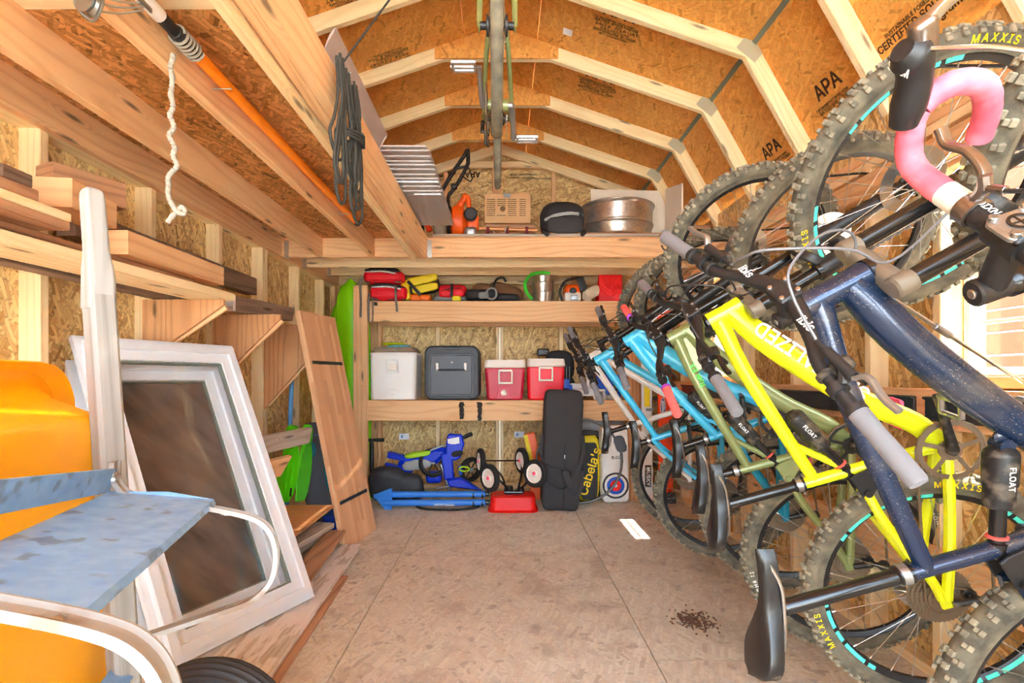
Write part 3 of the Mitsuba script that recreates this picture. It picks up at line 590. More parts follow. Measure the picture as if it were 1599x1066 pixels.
def disc_teeth(R, n, th, spokes=5, hole=.030):
    tt = np.arange(n * 2) * PI / n; poly = np.c_[np.cos(tt), np.sin(tt)] * (R + np.where(np.arange(n * 2) % 2, .0025, -.0025))[:, None]
    P = Polygon(poly, [ring(40, R - .014)]); m = [xf(trimesh.creation.extrude_polygon(P, th, engine='earcut'), rot((1, 0, 0), 90))]
    for q in range(spokes): m.append(xf(cbox(R - hole + .004, th, .012, .001, ((R + hole) / 2 - .009, -th / 2, 0)), rot((0, 1, 0), 360 / spokes * q)))
    m.append(lathe([(0, -th - .002), (hole, -th - .002), (hole, .002), (0, .002)], 20, rot((1, 0, 0), 90))); return join(m)
def bicycle(label, x, g, st, group=None):
    t = thing('bicycle', label, 'bicycle'); M0 = pose(x) if len(x) == 6 else np.asarray(x, float)
    ha = math.radians(g['ha']); h = V(-math.cos(ha), 0, math.sin(ha)); q = V(math.sin(ha), 0, math.cos(ha)); L3 = V(0, 1, 0)
    fa = V(g['wb'], 0, 0); Q = fa - g['off'] * q; cr = Q + h * g['ac']; hb = cr + h * .012; ht = hb + h * g['ht']; cl = ht + h * .03 + q * g['stem']
    bb = V(math.sqrt(g['cs'] ** 2 - g['drop'] ** 2), 0, -g['drop']); sa = math.radians(g['sa']); s = V(-math.cos(sa), 0, math.sin(sa)); col = bb + s * g['stl']; sad = bb + s * g['sh']
    S = np.eye(4); R3 = trimesh.transformations.rotation_matrix(g['st'], h, Q); MS = M0 @ R3
    P = lambda name, mesh, mat, sm=40, parent=t, M=M0, **k: put(parent, name, xf(mesh, M), mat, sm, **k)
    F, F2 = st['frame'], st.get('frame2', st['frame']); R, tw, kn = g.get('R', .365), g.get('tw', .060), g.get('knobs', True)
    B = lambda a, b, u: a + (b - a) * u
    big = st.get('fat', 1.0); road = st.get('road')
    # front triangle
    htr = .027 if not road else .019; n12 = 14
    hd = lathe([(0, 0), (htr * .95, 0), (htr, .004), (htr * .93, g['ht'] * .5), (htr, g['ht'] - .004), (htr * .95, g['ht']), (0, g['ht'])], 20, look(hb, h, (0, 1, 0)))
    d0 = hb + h * .035; dv = bb - d0
    if st['kind'] == 'hard': dpts, drad = [d0, B(d0, bb, .5), bb], [.021 * big, .022 * big, .022 * big]
    else:
        nrm = unit(V(-dv[2], 0, dv[0])); nrm = nrm if nrm[2] < 0 else -nrm
        dpts = spline([d0, d0 + dv * .25 + nrm * (-.020), d0 + dv * .6 - nrm * .018, d0 + dv * .86 + nrm * .012, bb], 5); drad = np.interp(np.linspace(0, 1, len(dpts)), [0, .12, .3, .7, 1], np.array([.026, .034, .033, .030, .026]) * big)
    j = bb + s * (g['stl'] - .05); t0 = ht - h * .03
    tv = j - t0; tn = unit(V(-tv[2], 0, tv[0])); tn = tn if tn[2] > 0 else -tn
    tpts = [t0, B(t0, j, .5), j] if st['kind'] == 'hard' else spline([t0, t0 + tv * .3 + tn * .012, t0 + tv * .7 + tn * .006, j], 5)
    trad = np.interp(np.linspace(0, 1, len(tpts)), [0, .2, 1], np.array([.024, .022, .016]) * (big if not road else .75))
    parts = [hd, tube(dpts, drad * (1 if not road else .85) if not road else np.array(drad) * .8, n12), tube(tpts, trad, n12), tube([bb, col], .0175 if not road else .0155, n12), lathe([(0, -.046), (.024, -.046), (.024, .046), (0, .046)], 18, xf_m(bb))]
    if st['kind'] != 'hard':
        if not st.get('dtshock'): parts.append(tube([B(t0, j, .78), B(bb, col, .62)], .011, 10))                    # seat-tube strut
        lobe = B(t0, j, .62) - tn * .018
        if st.get('dtshock'): tn = -unit(V(-dv[2], 0, dv[0])); tn = tn if tn[2] < 0 else -tn; lobe = d0 + dv * .60 - tn * .045; parts += [xf(cbox(.05, .02, .045, .008), look(lobe, tn, (0, 1, 0))), lathe([(0, -.016), (.014, -.016), (.014, .016), (0, .016)], 12, xf_m(lobe - tn * .02))]
    gus = st.get('gusset')
    if gus: parts.append(xf(prism([(t0[0], t0[2]), tuple(B(t0, j, .28)[[0, 2]]), tuple(B(d0, bb, .24)[[0, 2]]), (d0[0], d0[2])], .02, .004), np.array([[1, 0, 0, 0], [0, 0, 1, -.010], [0, 1, 0, 0], [0, 0, 0, 1.]])))
    fr = P('frame', join(parts), F)
    # rear stays
    rs = []
    up = B(bb, col, .93) if st['kind'] == 'hard' else B(bb, col, .48) + V(-.075, 0, .02)
    for sd in (-1, 1):
        y0, y1 = .030 * sd, .066 * sd
        rs.append(tube(spline([bb + V(-.02, y0, .0), B(bb, V(0, 0, 0), .35) + V(0, sd * .048, -.004), B(bb, V(0, 0, 0), .7) + V(0, y1, 0), V(0.01, y1, 0)], 4), (.013 if not road else .010) * (1.15 if st['kind'] != 'hard' else 1), 8))
        rs.append(tube(spline([up + V(0, .022 * sd, 0), B(up, V(0, 0, 0), .3) + V(0, sd * .046, .012), B(up, V(0, 0, 0), .75) + V(0, y1, 0), V(.01, y1, .012)], 4), (.0125 if not road else .008) * (1.1 if st['kind'] != 'hard' else .9), 8))
        rs.append(xf(cbox(.055, .009, .032, .004), frame((.008, y1, .004), V(1, 0, .3), V(0, 1, 0), V(-.3, 0, 1))))
    rs.append(rod(B(up, V(0, 0, 0), .3) + V(0, -.05, .012), B(up, V(0, 0, 0), .3) + V(0, .05, .012), .010, 8))
    P('rear_triangle', join(rs), F2)
    if st['kind'] != 'hard':
        pv = B(bb, col, .42); e1 = lobe - tn * .02; e2 = up + V(.045, 0, .03); lk = []
        for sd in (-1, 1):
            lk.append(xf(prism([(pv[0] - .012, pv[2] - .012), (pv[0] + .014, pv[2] - .008), (e2[0] + .012, e2[2]), (e2[0], e2[2] + .014), (up[0] - .012, up[2] + .012), (up[0] - .012, up[2] - .012)], .008, .002), np.array([[1, 0, 0, 0], [0, 0, 1, .026 * sd - .004], [0, 1, 0, 0], [0, 0, 0, 1.]])))
            for c in (pv, up): lk.append(lathe([(0, -.006), (.011, -.006), (.011, .006), (0, .006)], 12, xf_m(c + V(0, .034 * sd, 0))))
        P('rocker_link', join(lk), st.get('link', 'black_satin'))
        dd = unit(e2 - e1); Ls = np.linalg.norm(e2 - e1); up_ = (0, 1, 0)
        k = P('shock', lathe([(0, 0), (.014, 0), (.027, .012), (.029, .02), (.029, Ls * .34), (.026, Ls * .36), (.026, Ls * .52), (.023, Ls * .55), (0, Ls * .55)], 18, look(e1, dd, up_)), 'muddy_black')
        P('shaft', lathe([(0, Ls * .5), (.014, Ls * .5), (.014, Ls * .86), (.018, Ls * .87), (.018, Ls), (0, Ls)], 14, look(e1, dd, up_)), 'black_gloss', parent=k)
        P('travel_ring', lathe([(.0145, Ls * .80), (.019, Ls * .81), (.019, Ls * .825), (.0145, Ls * .835)], 14, look(e1, dd, up_)), 'red_ring', parent=k)
        P('shock_label', words('FLOAT', .011, B(e1, e2, .27) + V(0, -.0294, 0), dd, np.cross(V(0, -1, 0), dd)), 'white_print', sm=False, parent=k)
    # fork
    sus = not road and st.get('sus', True); fp = []
    if sus:
        lg = .066
        crm = [xf(rbox(.155, .050, .036, .016, 3), frame(cr - h * .005, L3, q, np.cross(L3, q)))]
        for sd in (-1, 1): crm.append(lathe([(0, -.020), (.021, -.020), (.0225, -.013), (.0225, .014), (.018, .018), (0, .018)], 16, look(cr + L3 * lg * sd + q * .008 - h * .004, h, (0, 1, 0))))
        crm.append(rod(cr, hb + h * .01, .024, 14)); k = P('fork', join(crm), st.get('crown', 'black_satin'), M=MS)
        for sd in (-1, 1):
            o = cr + L3 * lg * sd + q * .008; e = fa + L3 * lg * sd - q * .016; ax = unit(e - o); La = np.linalg.norm(e - o)
            P('stanchion', rod(o, o + ax * La * .5, .0175, 16), st.get('stanchion', 'black_gloss'), parent=k, M=MS)
            lower = [lathe([(.0, La * .36), (.022, La * .36), (.026, La * .375), (.026, La * .43), (.0235, La * .46), (.021, La * .95), (.012, La + .012), (0, La + .015)], 16, look(o, ax, (0, 1, 0))), xf(cbox(.03, .018, .045, .006), frame(e + q * .010, q, L3, np.cross(q, L3)))]
            ll = P('lower_leg', join(lower), st.get('lowers', 'black_satin'), parent=k, M=MS)
            P('wiper_seal', lathe([(.018, La * .345), (.026, La * .35), (.026, La * .372), (.018, La * .376)], 16, look(o, ax, (0, 1, 0))), 'black_gloss', parent=k, M=MS)
        ar = spline([cr + L3 * lg + q * .008 - h * (g['ac'] * .42), cr + L3 * .05 + q * .055 - h * (g['ac'] * .36), cr + q * .066 - h * (g['ac'] * .335), cr - L3 * .05 + q * .055 - h * (g['ac'] * .36), cr - L3 * lg + q * .008 - h * (g['ac'] * .42)], 5)
        P('arch', sweep(ar, rrect(.018, .026, .006, 2)), st.get('lowers', 'black_satin'), parent=k, M=MS)
        if st.get('forktext'):
            o = cr - L3 * lg + q * .008; e = fa - L3 * lg - q * .016; ax = unit(e - o); P('lettering', words(st['forktext'], .024, B(o, e, .62) - L3 * .0236, ax * -1, np.cross(-L3, -ax)), st.get('forkink', 'grip_grey'), sm=False, parent=k, M=MS)
    else:
        fp = []
        lg = .05 if road else .058
        for sd in (-1, 1):
            fp.append(tube(spline([cr + L3 * .035 * sd - h * .0, cr + L3 * lg * sd - h * .06, B(cr, Q, .6) + L3 * lg * sd + q * .008, fa + L3 * lg * sd + V(0, 0, .004)], 5), np.linspace(.015, .009, 16), 10))
            fp.append(xf(cbox(.03, .006, .03, .003), frame(fa + L3 * lg * sd, q, L3, np.cross(q, L3))))
        fp.append(xf(rbox(.10, .034, .034, .012, 3), frame(cr, L3, q, np.cross(L3, q)))); fp.append(rod(cr, hb + h * .01, .020, 12))
        k = P('fork', join(fp), st.get('forkmat', F), M=MS)
    # cockpit
    P('headset_cup', lathe([(.017, 0), (htr + .001, 0), (htr + .001, .008), (.017, .014), (.017, .03), (.0, .03)], 18, look(ht, h, (0, 1, 0))), 'black_gloss'); P('headset_cup', lathe([(.017, -.012), (htr + .001, -.012), (htr + .001, 0), (.017, 0)], 18, look(hb, h, (0, 1, 0))), 'black_gloss')
    stc = ht + h * .03
    if not st.get('nobars'):
        sm_ = P('stem', join(lathe([(0, -.018), (.0175, -.018), (.0185, .02), (.016, .023), (0, .023)], 16, look(stc, h, (0, 1, 0))), tube([stc, cl], [.0165, .0175], 14), lathe([(0, -.024), (.021, -.024), (.021, .024), (0, .024)], 18, xf_m(cl)), xf(cbox(.045, .052, .012, .004), frame(cl + q * .016, h, L3, np.cross(h, L3)))), st.get('stem', 'black_satin'), M=MS)
        bolts = [rod(cl + q * .020 + h * a + L3 * b, cl + q * .026 + h * a + L3 * b, .0045, 8) for a in (-.016, .016) for b in (-.018, .018)] + [rod(stc + h * .022, stc + h * .025, .007, 10)]
        P('bolts', join(bolts), 'steel', parent=sm_, M=MS, kind='stuff')
    if not road:
        bw, rise, sw = g['bw'], g['rise'], g['sweep']; half = []
        for l, u, w in ((0, 0, 0), (.035, 0, 0), (.10, rise * .35, sw * .12), (.155, rise * .75, sw * .28), (.22, rise * .86, sw * .46), (bw / 2, rise, sw)): half.append(cl + L3 * l + h * u - q * w)
        lp = spline(half, 6); mir = lambda p: p * V(1, -1, 1)
        bar = np.vstack([lp[::-1], mir(lp)[1:]]); rad = np.interp(np.abs(bar[:, 1]), [0, .05, .12, 1], [.0168, .0165, .0112, .0111])
        hbk = P('handlebar', tube(bar, rad, 14), 'black_satin', M=MS)
        if st.get('bartext'):
            for l in (-.09, .09): P('lettering', words(st['bartext'], .016, cl + L3 * l + h * (rise * .3) + q * .0160, L3 * (-1 if 1 else 1), -h), 'white_print', sm=False, parent=hbk, M=MS)
        for sd in (1, -1):
            e = half[-1] * V(1, sd, 1); i_ = half[-2] * V(1, sd, 1); ax = unit(i_ - e); gl = .13
            up_ = (1, 0, 0.2)
            gk = P('grip', lathe([(0, 0), (.013, .0), (.0155, .004), (.0158, .05), (.0150, .09), (.0160, gl - .012), (.0160, gl), (.0, gl)], 18, look(e - ax * .004, ax, up_)), st.get('grip', 'grip_grey'), parent=hbk, M=MS)
            P('lock_ring', lathe([(.011, gl - .002), (.0175, gl), (.0175, gl + .011), (.011, gl + .013)], 16, look(e - ax * .004, ax, up_)), st.get('ringmat', 'black_satin'), parent=hbk, M=MS)
            c = e + ax * (gl + .045); dn = unit(q * .8 - h * .6)
            lev = [lathe([(.0115, -.009), (.0165, -.008), (.0165, .008), (.0115, .009)], 14, look(c, ax, up_)), tube([c + dn * .014, c + dn * .030 + ax * .012], .009, 8), tube([c + dn * .034 - ax * .008, c + dn * .030 + ax * .055], [.010, .0085], 10), tube([c + dn * .03 + ax * .055, c + dn * .028 + ax * .08], .0045, 8)]
            P('brake_lever', join(lev), 'black_satin', parent=hbk, M=MS)
            P('lever_blade', sweep(spline([c + dn * .034 - ax * .010, c + dn * .052 - ax * .028, c + dn * .048 - ax * .065, c + dn * .052 - ax * .095], 4), rrect(.009, .013, .003, 2)), 'brushed_alloy' if st.get('levers') else 'black_gloss', parent=hbk, M=MS)
            if sd < 0 or st.get('dropper'):
                c2 = e + ax * (gl + .075); P('shifter', join(lathe([(.0115, -.006), (.016, -.005), (.016, .005), (.0115, .006)], 12, look(c2, ax, up_)), xf(rbox(.036, .026, .028, .008, 2), look(c2 - h * .022 + dn * .008, ax, up_)), sweep([c2 - h * .03, c2 - h * .042 - ax * .02 - q * .01, c2 - h * .046 - ax * .038 - q * .014], rrect(.012, .006, .002, 1))), 'muddy_black', parent=hbk, M=MS)
            # hoses from the lever, looping ahead of the head tube
            c3 = c + dn * .029 + ax * .08
            endp = (fa + L3 * .075 * sd - q * .03 + h * .10) if sd > 0 else (B(d0, bb, .10) + L3 * .03)
            P('hose', tube(spline([c3, c3 + ax * .06 + q * .05, cl + L3 * (.03 * sd) + q * .10 + h * .0, B(cl, cr, .6) + q * .10 - L3 * .03 * sd, B(cl, cr, 1.0) + q * .055 - L3 * .045 * sd, endp if sd < 0 else cr - L3 * .0 + q * .05 - h * .16], 6), .0026, 6, caps=False), 'cable_grey' if st.get('levers') else 'black_satin', M=MS)
    # saddle and post
    sp_ = P('seatpost', join(rod(B(bb, col, .9), sad - s * .050, st.get('postr', .0155), 16), lathe([(0, -.02), (.021, -.02), (.021, .006), (.017, .010), (0, .010)], 16, look(B(bb, col, 1.0), s, (0, 1, 0)))), st.get('post', 'black_gloss'))
    P('collar', lathe([(.0165, -.014), (.0225, -.013), (.0225, .003), (.0165, .004)], 16, look(col, s, (0, 1, 0))), st.get('collar', 'brushed_alloy'), parent=sp_)
    P('clamp', join(xf(rbox(.05, .034, .022, .008, 2), frame(sad - s * .042, (1, 0, 0), (0, 1, 0), (0, 0, 1))), rod(sad - s * .042 + V(.018, 0, -.012), sad - s * .042 + V(.018, 0, .016), .003, 6)), 'black_satin', parent=sp_)
    tilt = rot((0, 1, 0), st.get('nose', 2)); sdk = P('saddle', xf(SAD, np.array(frame(sad, (1, 0, 0), (0, 1, 0), (0, 0, 1))) @ tilt), 'saddle_black', 50)
    rl = [tube(spline([sad + V(.115, .010 * sd, -.022), sad + V(.06, .022 * sd, -.040), sad + V(-.05, .024 * sd, -.040), sad + V(-.10, .036 * sd, -.020)], 5), .0035, 6) for sd in (-1, 1)]
    P('rail', join(rl), 'steel', parent=sdk)
    # cranks, chain
    ca = math.radians(g.get('crank', 20)); cR = .085 if not road else .10; cd = V(math.cos(ca), 0, math.sin(ca))
    ck = P('crank', join(tube([bb + V(0, -.060, 0), bb - L3 * .070 + cd * .085, bb - L3 * .074 + cd * .17], [.016, .011, .012], 10), tube([bb + V(0, .060, 0), bb + L3 * .070 - cd * .085, bb + L3 * .074 - cd * .17], [.016, .011, .012], 10), rod(bb - L3 * .066, bb + L3 * .066, .014, 12)), st.get('crank', 'muddy_black'))
    P('chainring', mv(disc_teeth(cR, 34, .003), *(bb - L3 * .048)), 'black_satin' if not st.get('ringblue') else 'rusty_chain', sm=False, parent=ck)
    for sd in (-1, 1):
        o = bb + L3 * (.080 * sd) + cd * (.17 * -sd) + L3 * .055 * sd
        pd = [cbox(.095, .09, .010, .003, (0, 0, 0))] if 0 else [cbox(.095, .012, .014, .003, (0, -.044, 0)), cbox(.095, .012, .014, .003, (0, .044, 0)), cbox(.012, .09, .014, .003, (.044, 0, 0)), cbox(.012, .09, .014, .003, (-.044, 0, 0)), rod((0, -.055, 0), (0, .05, 0), .010, 10)] + [rod((x_, y_, -.011), (x_, y_, .011), .002, 5) for x_ in (-.044, .044) for y_ in (-.03, 0, .03)]
        P('pedal', mv(join(pd), *o), st.get('pedal', 'brushed_alloy'), sm=False, parent=ck)
    if not st.get('nochain'):
        r2 = .045; jw = V(-.005, 0, -.115); j1 = V(.01, 0, -.065); Lc = -.048
        pt = [bb + V(0, 0, cR)] + [bb + V(math.cos(a) * cR, 0, math.sin(a) * cR) for a in np.linspace(PI / 2, -PI / 2, 8)] + [jw + V(.012, 0, -.012), jw + V(-.014, 0, 0), j1 + V(.014, 0, 0), V(r2, 0, 0)] + [V(math.cos(a) * r2, 0, math.sin(a) * r2) for a in np.linspace(-.3, -PI * 1.5 + .1, 8)]
        pt = [p + L3 * Lc for p in pt]; P('chain', sweep(pt, rrect(.007, .008, .002, 1), up=(0, 1, 0), closed=True), 'rusty_chain', sm=False)
        dr_ = [rod(j1 + L3 * (Lc - .006), j1 + L3 * (Lc + .006), .020, 12), rod(jw + L3 * (Lc - .006), jw + L3 * (Lc + .006), .020, 12), xf(cbox(.016, .016, .075, .004), look((j1 + jw) / 2 + L3 * (Lc - .012), jw - j1, (0, 1, 0))), tube([V(0, -.075, -.01), j1 + L3 * (Lc - .03), j1 + L3 * Lc], .011, 8)]
        P('derailleur', join(dr_), 'muddy_black')
    # wheels
    put_wheel(t, M0, R, tw, kn, st.get('rim', 'black_satin'), cass=True, sidetext=st.get('side'), decals=st.get('decals'))
    MF = MS @ frame(fa, (1, 0, 0), (0, 1, 0), (0, 0, 1)); put_wheel(t, MF, R, tw, kn, st.get('rim', 'black_satin'), disc=sus, sidetext=st.get('side'), decals=st.get('decals'))
    return t, M0, MS, dict(bb=bb, d0=d0, j=j, t0=t0, ht=ht, hb=hb, cl=cl, h=h, q=q, fa=fa, cr=cr, col=col, sad=sad, s=s, P=P, frame=fr, tn=tn, dpts=np.array(dpts))
def xf_m(c): return frame(c, (1, 0, 0), (0, 0, -1), (0, 1, 0))
SAD = saddle_mesh()
MTG = dict(wb=1.20, cs=.445, drop=.03, ha=65.5, ac=.53, off=.044, sa=76)
def G(**k): return {**MTG, **k}
# poses and geometry of the five mountain bikes, near to far
SIDE = lambda tx, col, hh, n, a0=.4: (tx, col, hh, [a0 + 2 * PI * i / n for i in range(n)])
DEC = [(a + b, a + b + w) for a in np.arange(4) * PI / 2 for b, w in ((.0, .14), (.18, .20), (.42, .12), (.58, .26), (.88, .08))]
b2 = bicycle('muddy dark navy full-suspension mountain bike hung by its front wheel, nearest of the mountain bikes', [1.258, 1.117, .404, -.073, -.101, .129],
    G(wb=1.211, stl=.461, sh=.751, st=-.672, bw=.764, sweep=.043, rise=.059, ht=.131, stem=.055, crank=-150), dict(kind='fs', frame='navy_frame', fat=1.12, dtshock=1, bartext='ibis', levers=1, dropper=1, forktext='FOX FLOAT', lowers='muddy_black', postr=.0165, stem='black_satin', side=SIDE('ASSEGAI', 'grip_grey', .012, 2), crown='dusty_alloy', stanchion='black_gloss'))
b3 = bicycle('bright lime yellow full-suspension mountain bike with teal rim stickers hung on the wall rack', [1.285, 1.623, .462, -.196, -.13, .123],
    G(wb=1.178, stl=.396, sh=.652, st=-.512, bw=.779, sweep=.042, rise=.059, ht=.104, stem=.054, crank=14), dict(kind='fs', frame='lime_frame', fat=1.05, forktext='ROCKSHOX', side=SIDE('MAXXIS', 'yellow_print', .017, 3, 2.1), decals=DEC, ringblue=1, crown='dusty_alloy', lowers='black_satin'))
b4 = bicycle('olive green mountain bike with coral grips and purple rings hung beside the lime one', [1.296, 2.069, .409, -.267, -.094, .08],
    G(wb=1.193, stl=.408, sh=.554, st=-.594, bw=.783, sweep=.044, rise=.069, ht=.114, stem=.037, crank=-40), dict(kind='fs', frame='olive_frame', grip='coral_rubber', ringmat='purple_ring', side=SIDE('MINION DHR II', 'white_print', .013, 2, 2.3), gusset=1, pedal='pink_plastic', link='olive_frame', lowers='black_gloss'))
b5 = bicycle('sky blue full-suspension mountain bike with black grips and a low saddle', [1.269, 2.459, .49, -.32, -.181, .101],
    G(wb=1.176, stl=.326, sh=.475, st=-.556, bw=.705, sweep=.015, rise=.026, ht=.109, stem=.054, crank=60, tw=.056), dict(kind='fs', frame='cyan_frame', frame2='teal_frame', gusset=1, fat=1.15, link='cyan_frame', pedal='black_satin'))
b6 = bicycle('slim light blue mountain bike hung between the sky blue bike and the white one', [1.214, 3.018, .436, -.253, -.155, .131],
    G(wb=1.146, stl=.398, sh=.49, st=-.747, bw=.613, sweep=.021, rise=.026, ht=.122, stem=.061, crank=100, tw=.054), dict(kind='hard', frame='cyan_frame', pedal='black_satin', lowers='black_gloss'))
b7 = bicycle('white framed mountain bike with a saddle bag, farthest of the hung bikes', [1.20, 3.50, .46, -.26, -.12, .10],
    G(wb=1.12, stl=.40, sh=.56, st=-.70, bw=.60, sweep=.02, rise=.03, ht=.12, stem=.05, crank=140, tw=.054), dict(kind='hard', frame='white_frame', pedal='black_satin', lowers='black_gloss'))
def on_tube(b, text, u, hh, ink, tube_='down', side=-1, off=.034):
    t, M0, MS, k = b; a, c = (k['bb'], k['d0']) if tube_ == 'down' else (k['j'], k['t0']); d = unit(c - a); o = a + (c - a) * u + V(0, side * off, 0)
    y = np.cross(V(0, side, 0), d); k['P']('lettering', words(text, hh, o, d, y), ink, sm=False, parent=k['frame'])
on_tube(b3, 'SPECIALIZED', .60, .040, 'white_print', off=.0372)
on_tube(b4, 'fuel EX', .72, .022, 'green_plastic', 'top', off=.0225)
on_tube(b5, 'ROSCOE', .6, .022, 'teal_frame', off=.036)
# saddle bag under the white bike's saddle
t, M0, MS, k = b7; sbag = xf(soft(.11, .06, .07, .6, 14, .004, 30, 3), M0 @ frame(k['sad'] + V(-.075, 0, -.098), (1, 0, .2), (0, 1, 0), (-.2, 0, 1)))
solo('saddle_bag', 'small grey and black wedge bag strapped under the white bike saddle', 'bag', sbag, paint('bag_grey', (74, 78, 84), .8), 50)
# road bike with the pink tape, nearest of all
GR = dict(wb=.985, cs=.41, drop=.065, ha=72.5, ac=.375, off=.045, ht=.135, stem=.081, sa=73.5, stl=.42, sh=.50, bw=.42, rise=0, sweep=0, st=-.82, R=.338, tw=.027, knobs=False, crank=-160)
XR_ = [1.169, .672, .454, -.107, -.032, .024]
b1 = bicycle('drop-bar road bike with pink handlebar tape hung closest to the door', XR_, GR, dict(kind='hard', road=True, frame='black_gloss', stem='black_satin', post='black_satin'))
t, M0, MS, k = b1; P = k['P']; cl, h, q, L3 = k['cl'], k['h'], k['q'], V(0, 1, 0)
for sd in (1, -1):
    bp = [cl, cl + L3 * .05 * sd, cl + L3 * .14 * sd, cl + L3 * .182 * sd + q * .010, cl + L3 * .198 * sd + q * .045, cl + L3 * .205 * sd + q * .078 - h * .010, cl + L3 * .208 * sd + q * .092 - h * .050, cl + L3 * .212 * sd + q * .072 - h * .098, cl + L3 * .215 * sd + q * .030 - h * .122, cl + L3 * .218 * sd - q * .020 - h * .128]
    pts = spline(bp, 12); tk = lambda tp: tube(tp, .0162 + .0008 * np.abs(np.sin(np.arange(len(tp)) * .65)), 16)
    bar_ = P('handlebar', tube(pts, np.interp(np.arange(len(pts)), [0, 12, 18, 200], [.0159, .0159, .0125, .0118]), 14), 'black_satin', M=MS)
    P('bar_tape', tk(pts[20:60]), 'pink_tape', parent=bar_, M=MS, label='pink bar tape'); P('bar_tape', tk(pts[60:]), 'pink_tape', parent=bar_, M=MS)
    P('finishing_tape', tube(pts[16:21], .0170, 16), 'white_tape', parent=bar_, M=MS, label='white finishing tape')
    hb0 = cl + L3 * .203 * sd + q * .070 + h * .004
    hood = tube(spline([hb0 - q * .008 + h * .004, hb0 + q * .018 + h * .004, hb0 + q * .050 + h * .004, hb0 + q * .080 + h * .012, hb0 + q * .098 + h * .030], 5), np.interp(np.linspace(0, 1, 21), [0, .25, .6, .85, 1], [.0180, .0215, .0205, .0235, .014]), 16)
    P('brake_hood', hood, 'black_satin', parent=bar_, M=MS)
    P('lever_body', xf(rbox(.030, .022, .048, .008, 3), look(hb0 + q * .104 + h * .006, unit(q + h * .3), L3)), 'pewter', parent=bar_, M=MS)
    P('lever_blade', sweep(spline([hb0 + q * .106 + h * .014, hb0 + q * .135 - h * .012, hb0 + q * .150 - h * .055, hb0 + q * .165 - h * .10], 5), rrect(.012, .018, .004, 2), scale=np.linspace(1, .75, 16)), 'steel', parent=bar_, M=MS)
    P('lettering', words('SRAM', .010, hb0 + q * .075 + h * .0305, L3 * -1, q), 'white_print', sm=False, parent=bar_, M=MS)
    c = cl + L3 * .066 * sd; lv = [lathe([(.0165, -.011), (.0195, -.010), (.0195, .010), (.0165, .011)], 18, look(c, L3, q)), tube(spline([c + q * .017, c + q * .035 - L3 * .006 * sd, c + q * .050], 4), .008, 8)]
    P('cross_lever_clamp', join(lv), 'pewter', parent=bar_, M=MS)
    P('cross_lever_blade', sweep(spline([c + q * .030 - h * .006, c + q * .045 - h * .012 + L3 * .015 * sd, c + q * .056 - h * .012 + L3 * .045 * sd, c + q * .052 - h * .010 + L3 * .075 * sd, c + q * .066 - h * .010 + L3 * .095 * sd], 5), rrect(.010, .017, .004, 2)), 'pewter', parent=bar_, M=MS)
    P('cable', tube(spline([c + q * .040 - L3 * .01 * sd, c + q * .050 - L3 * .04 * sd, cl + q * .07 - L3 * .02 * sd - h * .03, cl + q * .05 - h * .12], 6), .0028, 6), 'black_satin', M=MS)
    P('barrel_adjuster', rod(c + q * .036 - L3 * .004 * sd, c + q * .048 - L3 * .034 * sd, .005, 8), 'pewter', parent=bar_, M=MS)
    P('cable', tube(spline([hb0 + q * .095 - L3 * .012 * sd + h * .01, hb0 + q * .10 - L3 * .08 * sd - h * .03, hb0 + q * .07 - L3 * .16 * sd - h * .10, hb0 - L3 * .2 * sd - h * .2], 6), .0026, 6), 'steel', M=MS)
P('lettering', words('DIXNA', .009, cl + L3 * .040 + q * .0162, -L3, -h), 'white_print', sm=False, M=MS)
fpk = P('faceplate', xf(prism(rrect(.048, .052, .012, 4), .012, .004), frame(cl + q * .012, L3, h, np.cross(L3, h))), 'brushed_alloy', M=MS)
P('emblem', lathe([(.010, 0), (.0135, 0), (.0135, .001), (.010, .001), (.010, 0)], 24, look(cl + q * .0245, q, (0, 1, 0))), 'black_gloss', parent=fpk, M=MS); P('emblem', join(xf(cbox(.0022, .024, .001, .0002), look(cl + q * .0245, q, (0, 1, 0))), xf(cbox(.024, .0022, .001, .0002), look(cl + q * .0245, q, (0, 1, 0)))), 'black_gloss', parent=fpk, M=MS)
P('bolt_heads', join([rod(cl + q * .022 + h * a + L3 * b_, cl + q * .029 + h * a + L3 * b_, .0055, 10) for a in (-.019, .019) for b_ in (-.017, .017)]), 'steel', parent=fpk, M=MS, kind='stuff')
# hooks under the front wheels
HOOKS = ['road bike with pink tape', 'dark navy bike', 'lime yellow bike', 'olive bike with coral grips', 'sky blue bike', 'slim light blue bike', 'white bike']
for hi, ((t, M0, MS, k), R) in enumerate(((b1, .338), (b2, .365), (b3, .365), (b4, .365), (b5, .365), (b6, .365), (b7, .365))):
    c = (MS @ np.append(k['fa'], 1))[:3]; top = c + V(0, 0, R - .035)
    a = V(XR - .03, top[1], top[2] + .05)
    m = tube(spline([V(XR - .07, top[1], top[2] - .06), V(XR - .09, top[1], top[2] + .0), V((top[0] + XR) / 2, top[1], top[2] - .012), top + V(.0, 0, -.012), top + V(-.06, 0, -.008), top + V(-.085, 0, .022)], 6), .005, 8)
    hk = solo('bicycle_hook', 'black steel wall hook carrying the front wheel of the ' + HOOKS[hi], 'hook', join(m, cbox(.012, .05, .12, .004, (XR - .012 - .02, top[1], top[2] - .06)), rod((XR - .08, top[1], top[2] - .06), (XR - .02, top[1], top[2] - .06), .006, 8)), 'black_satin', 40, 'bicycle wall hooks')

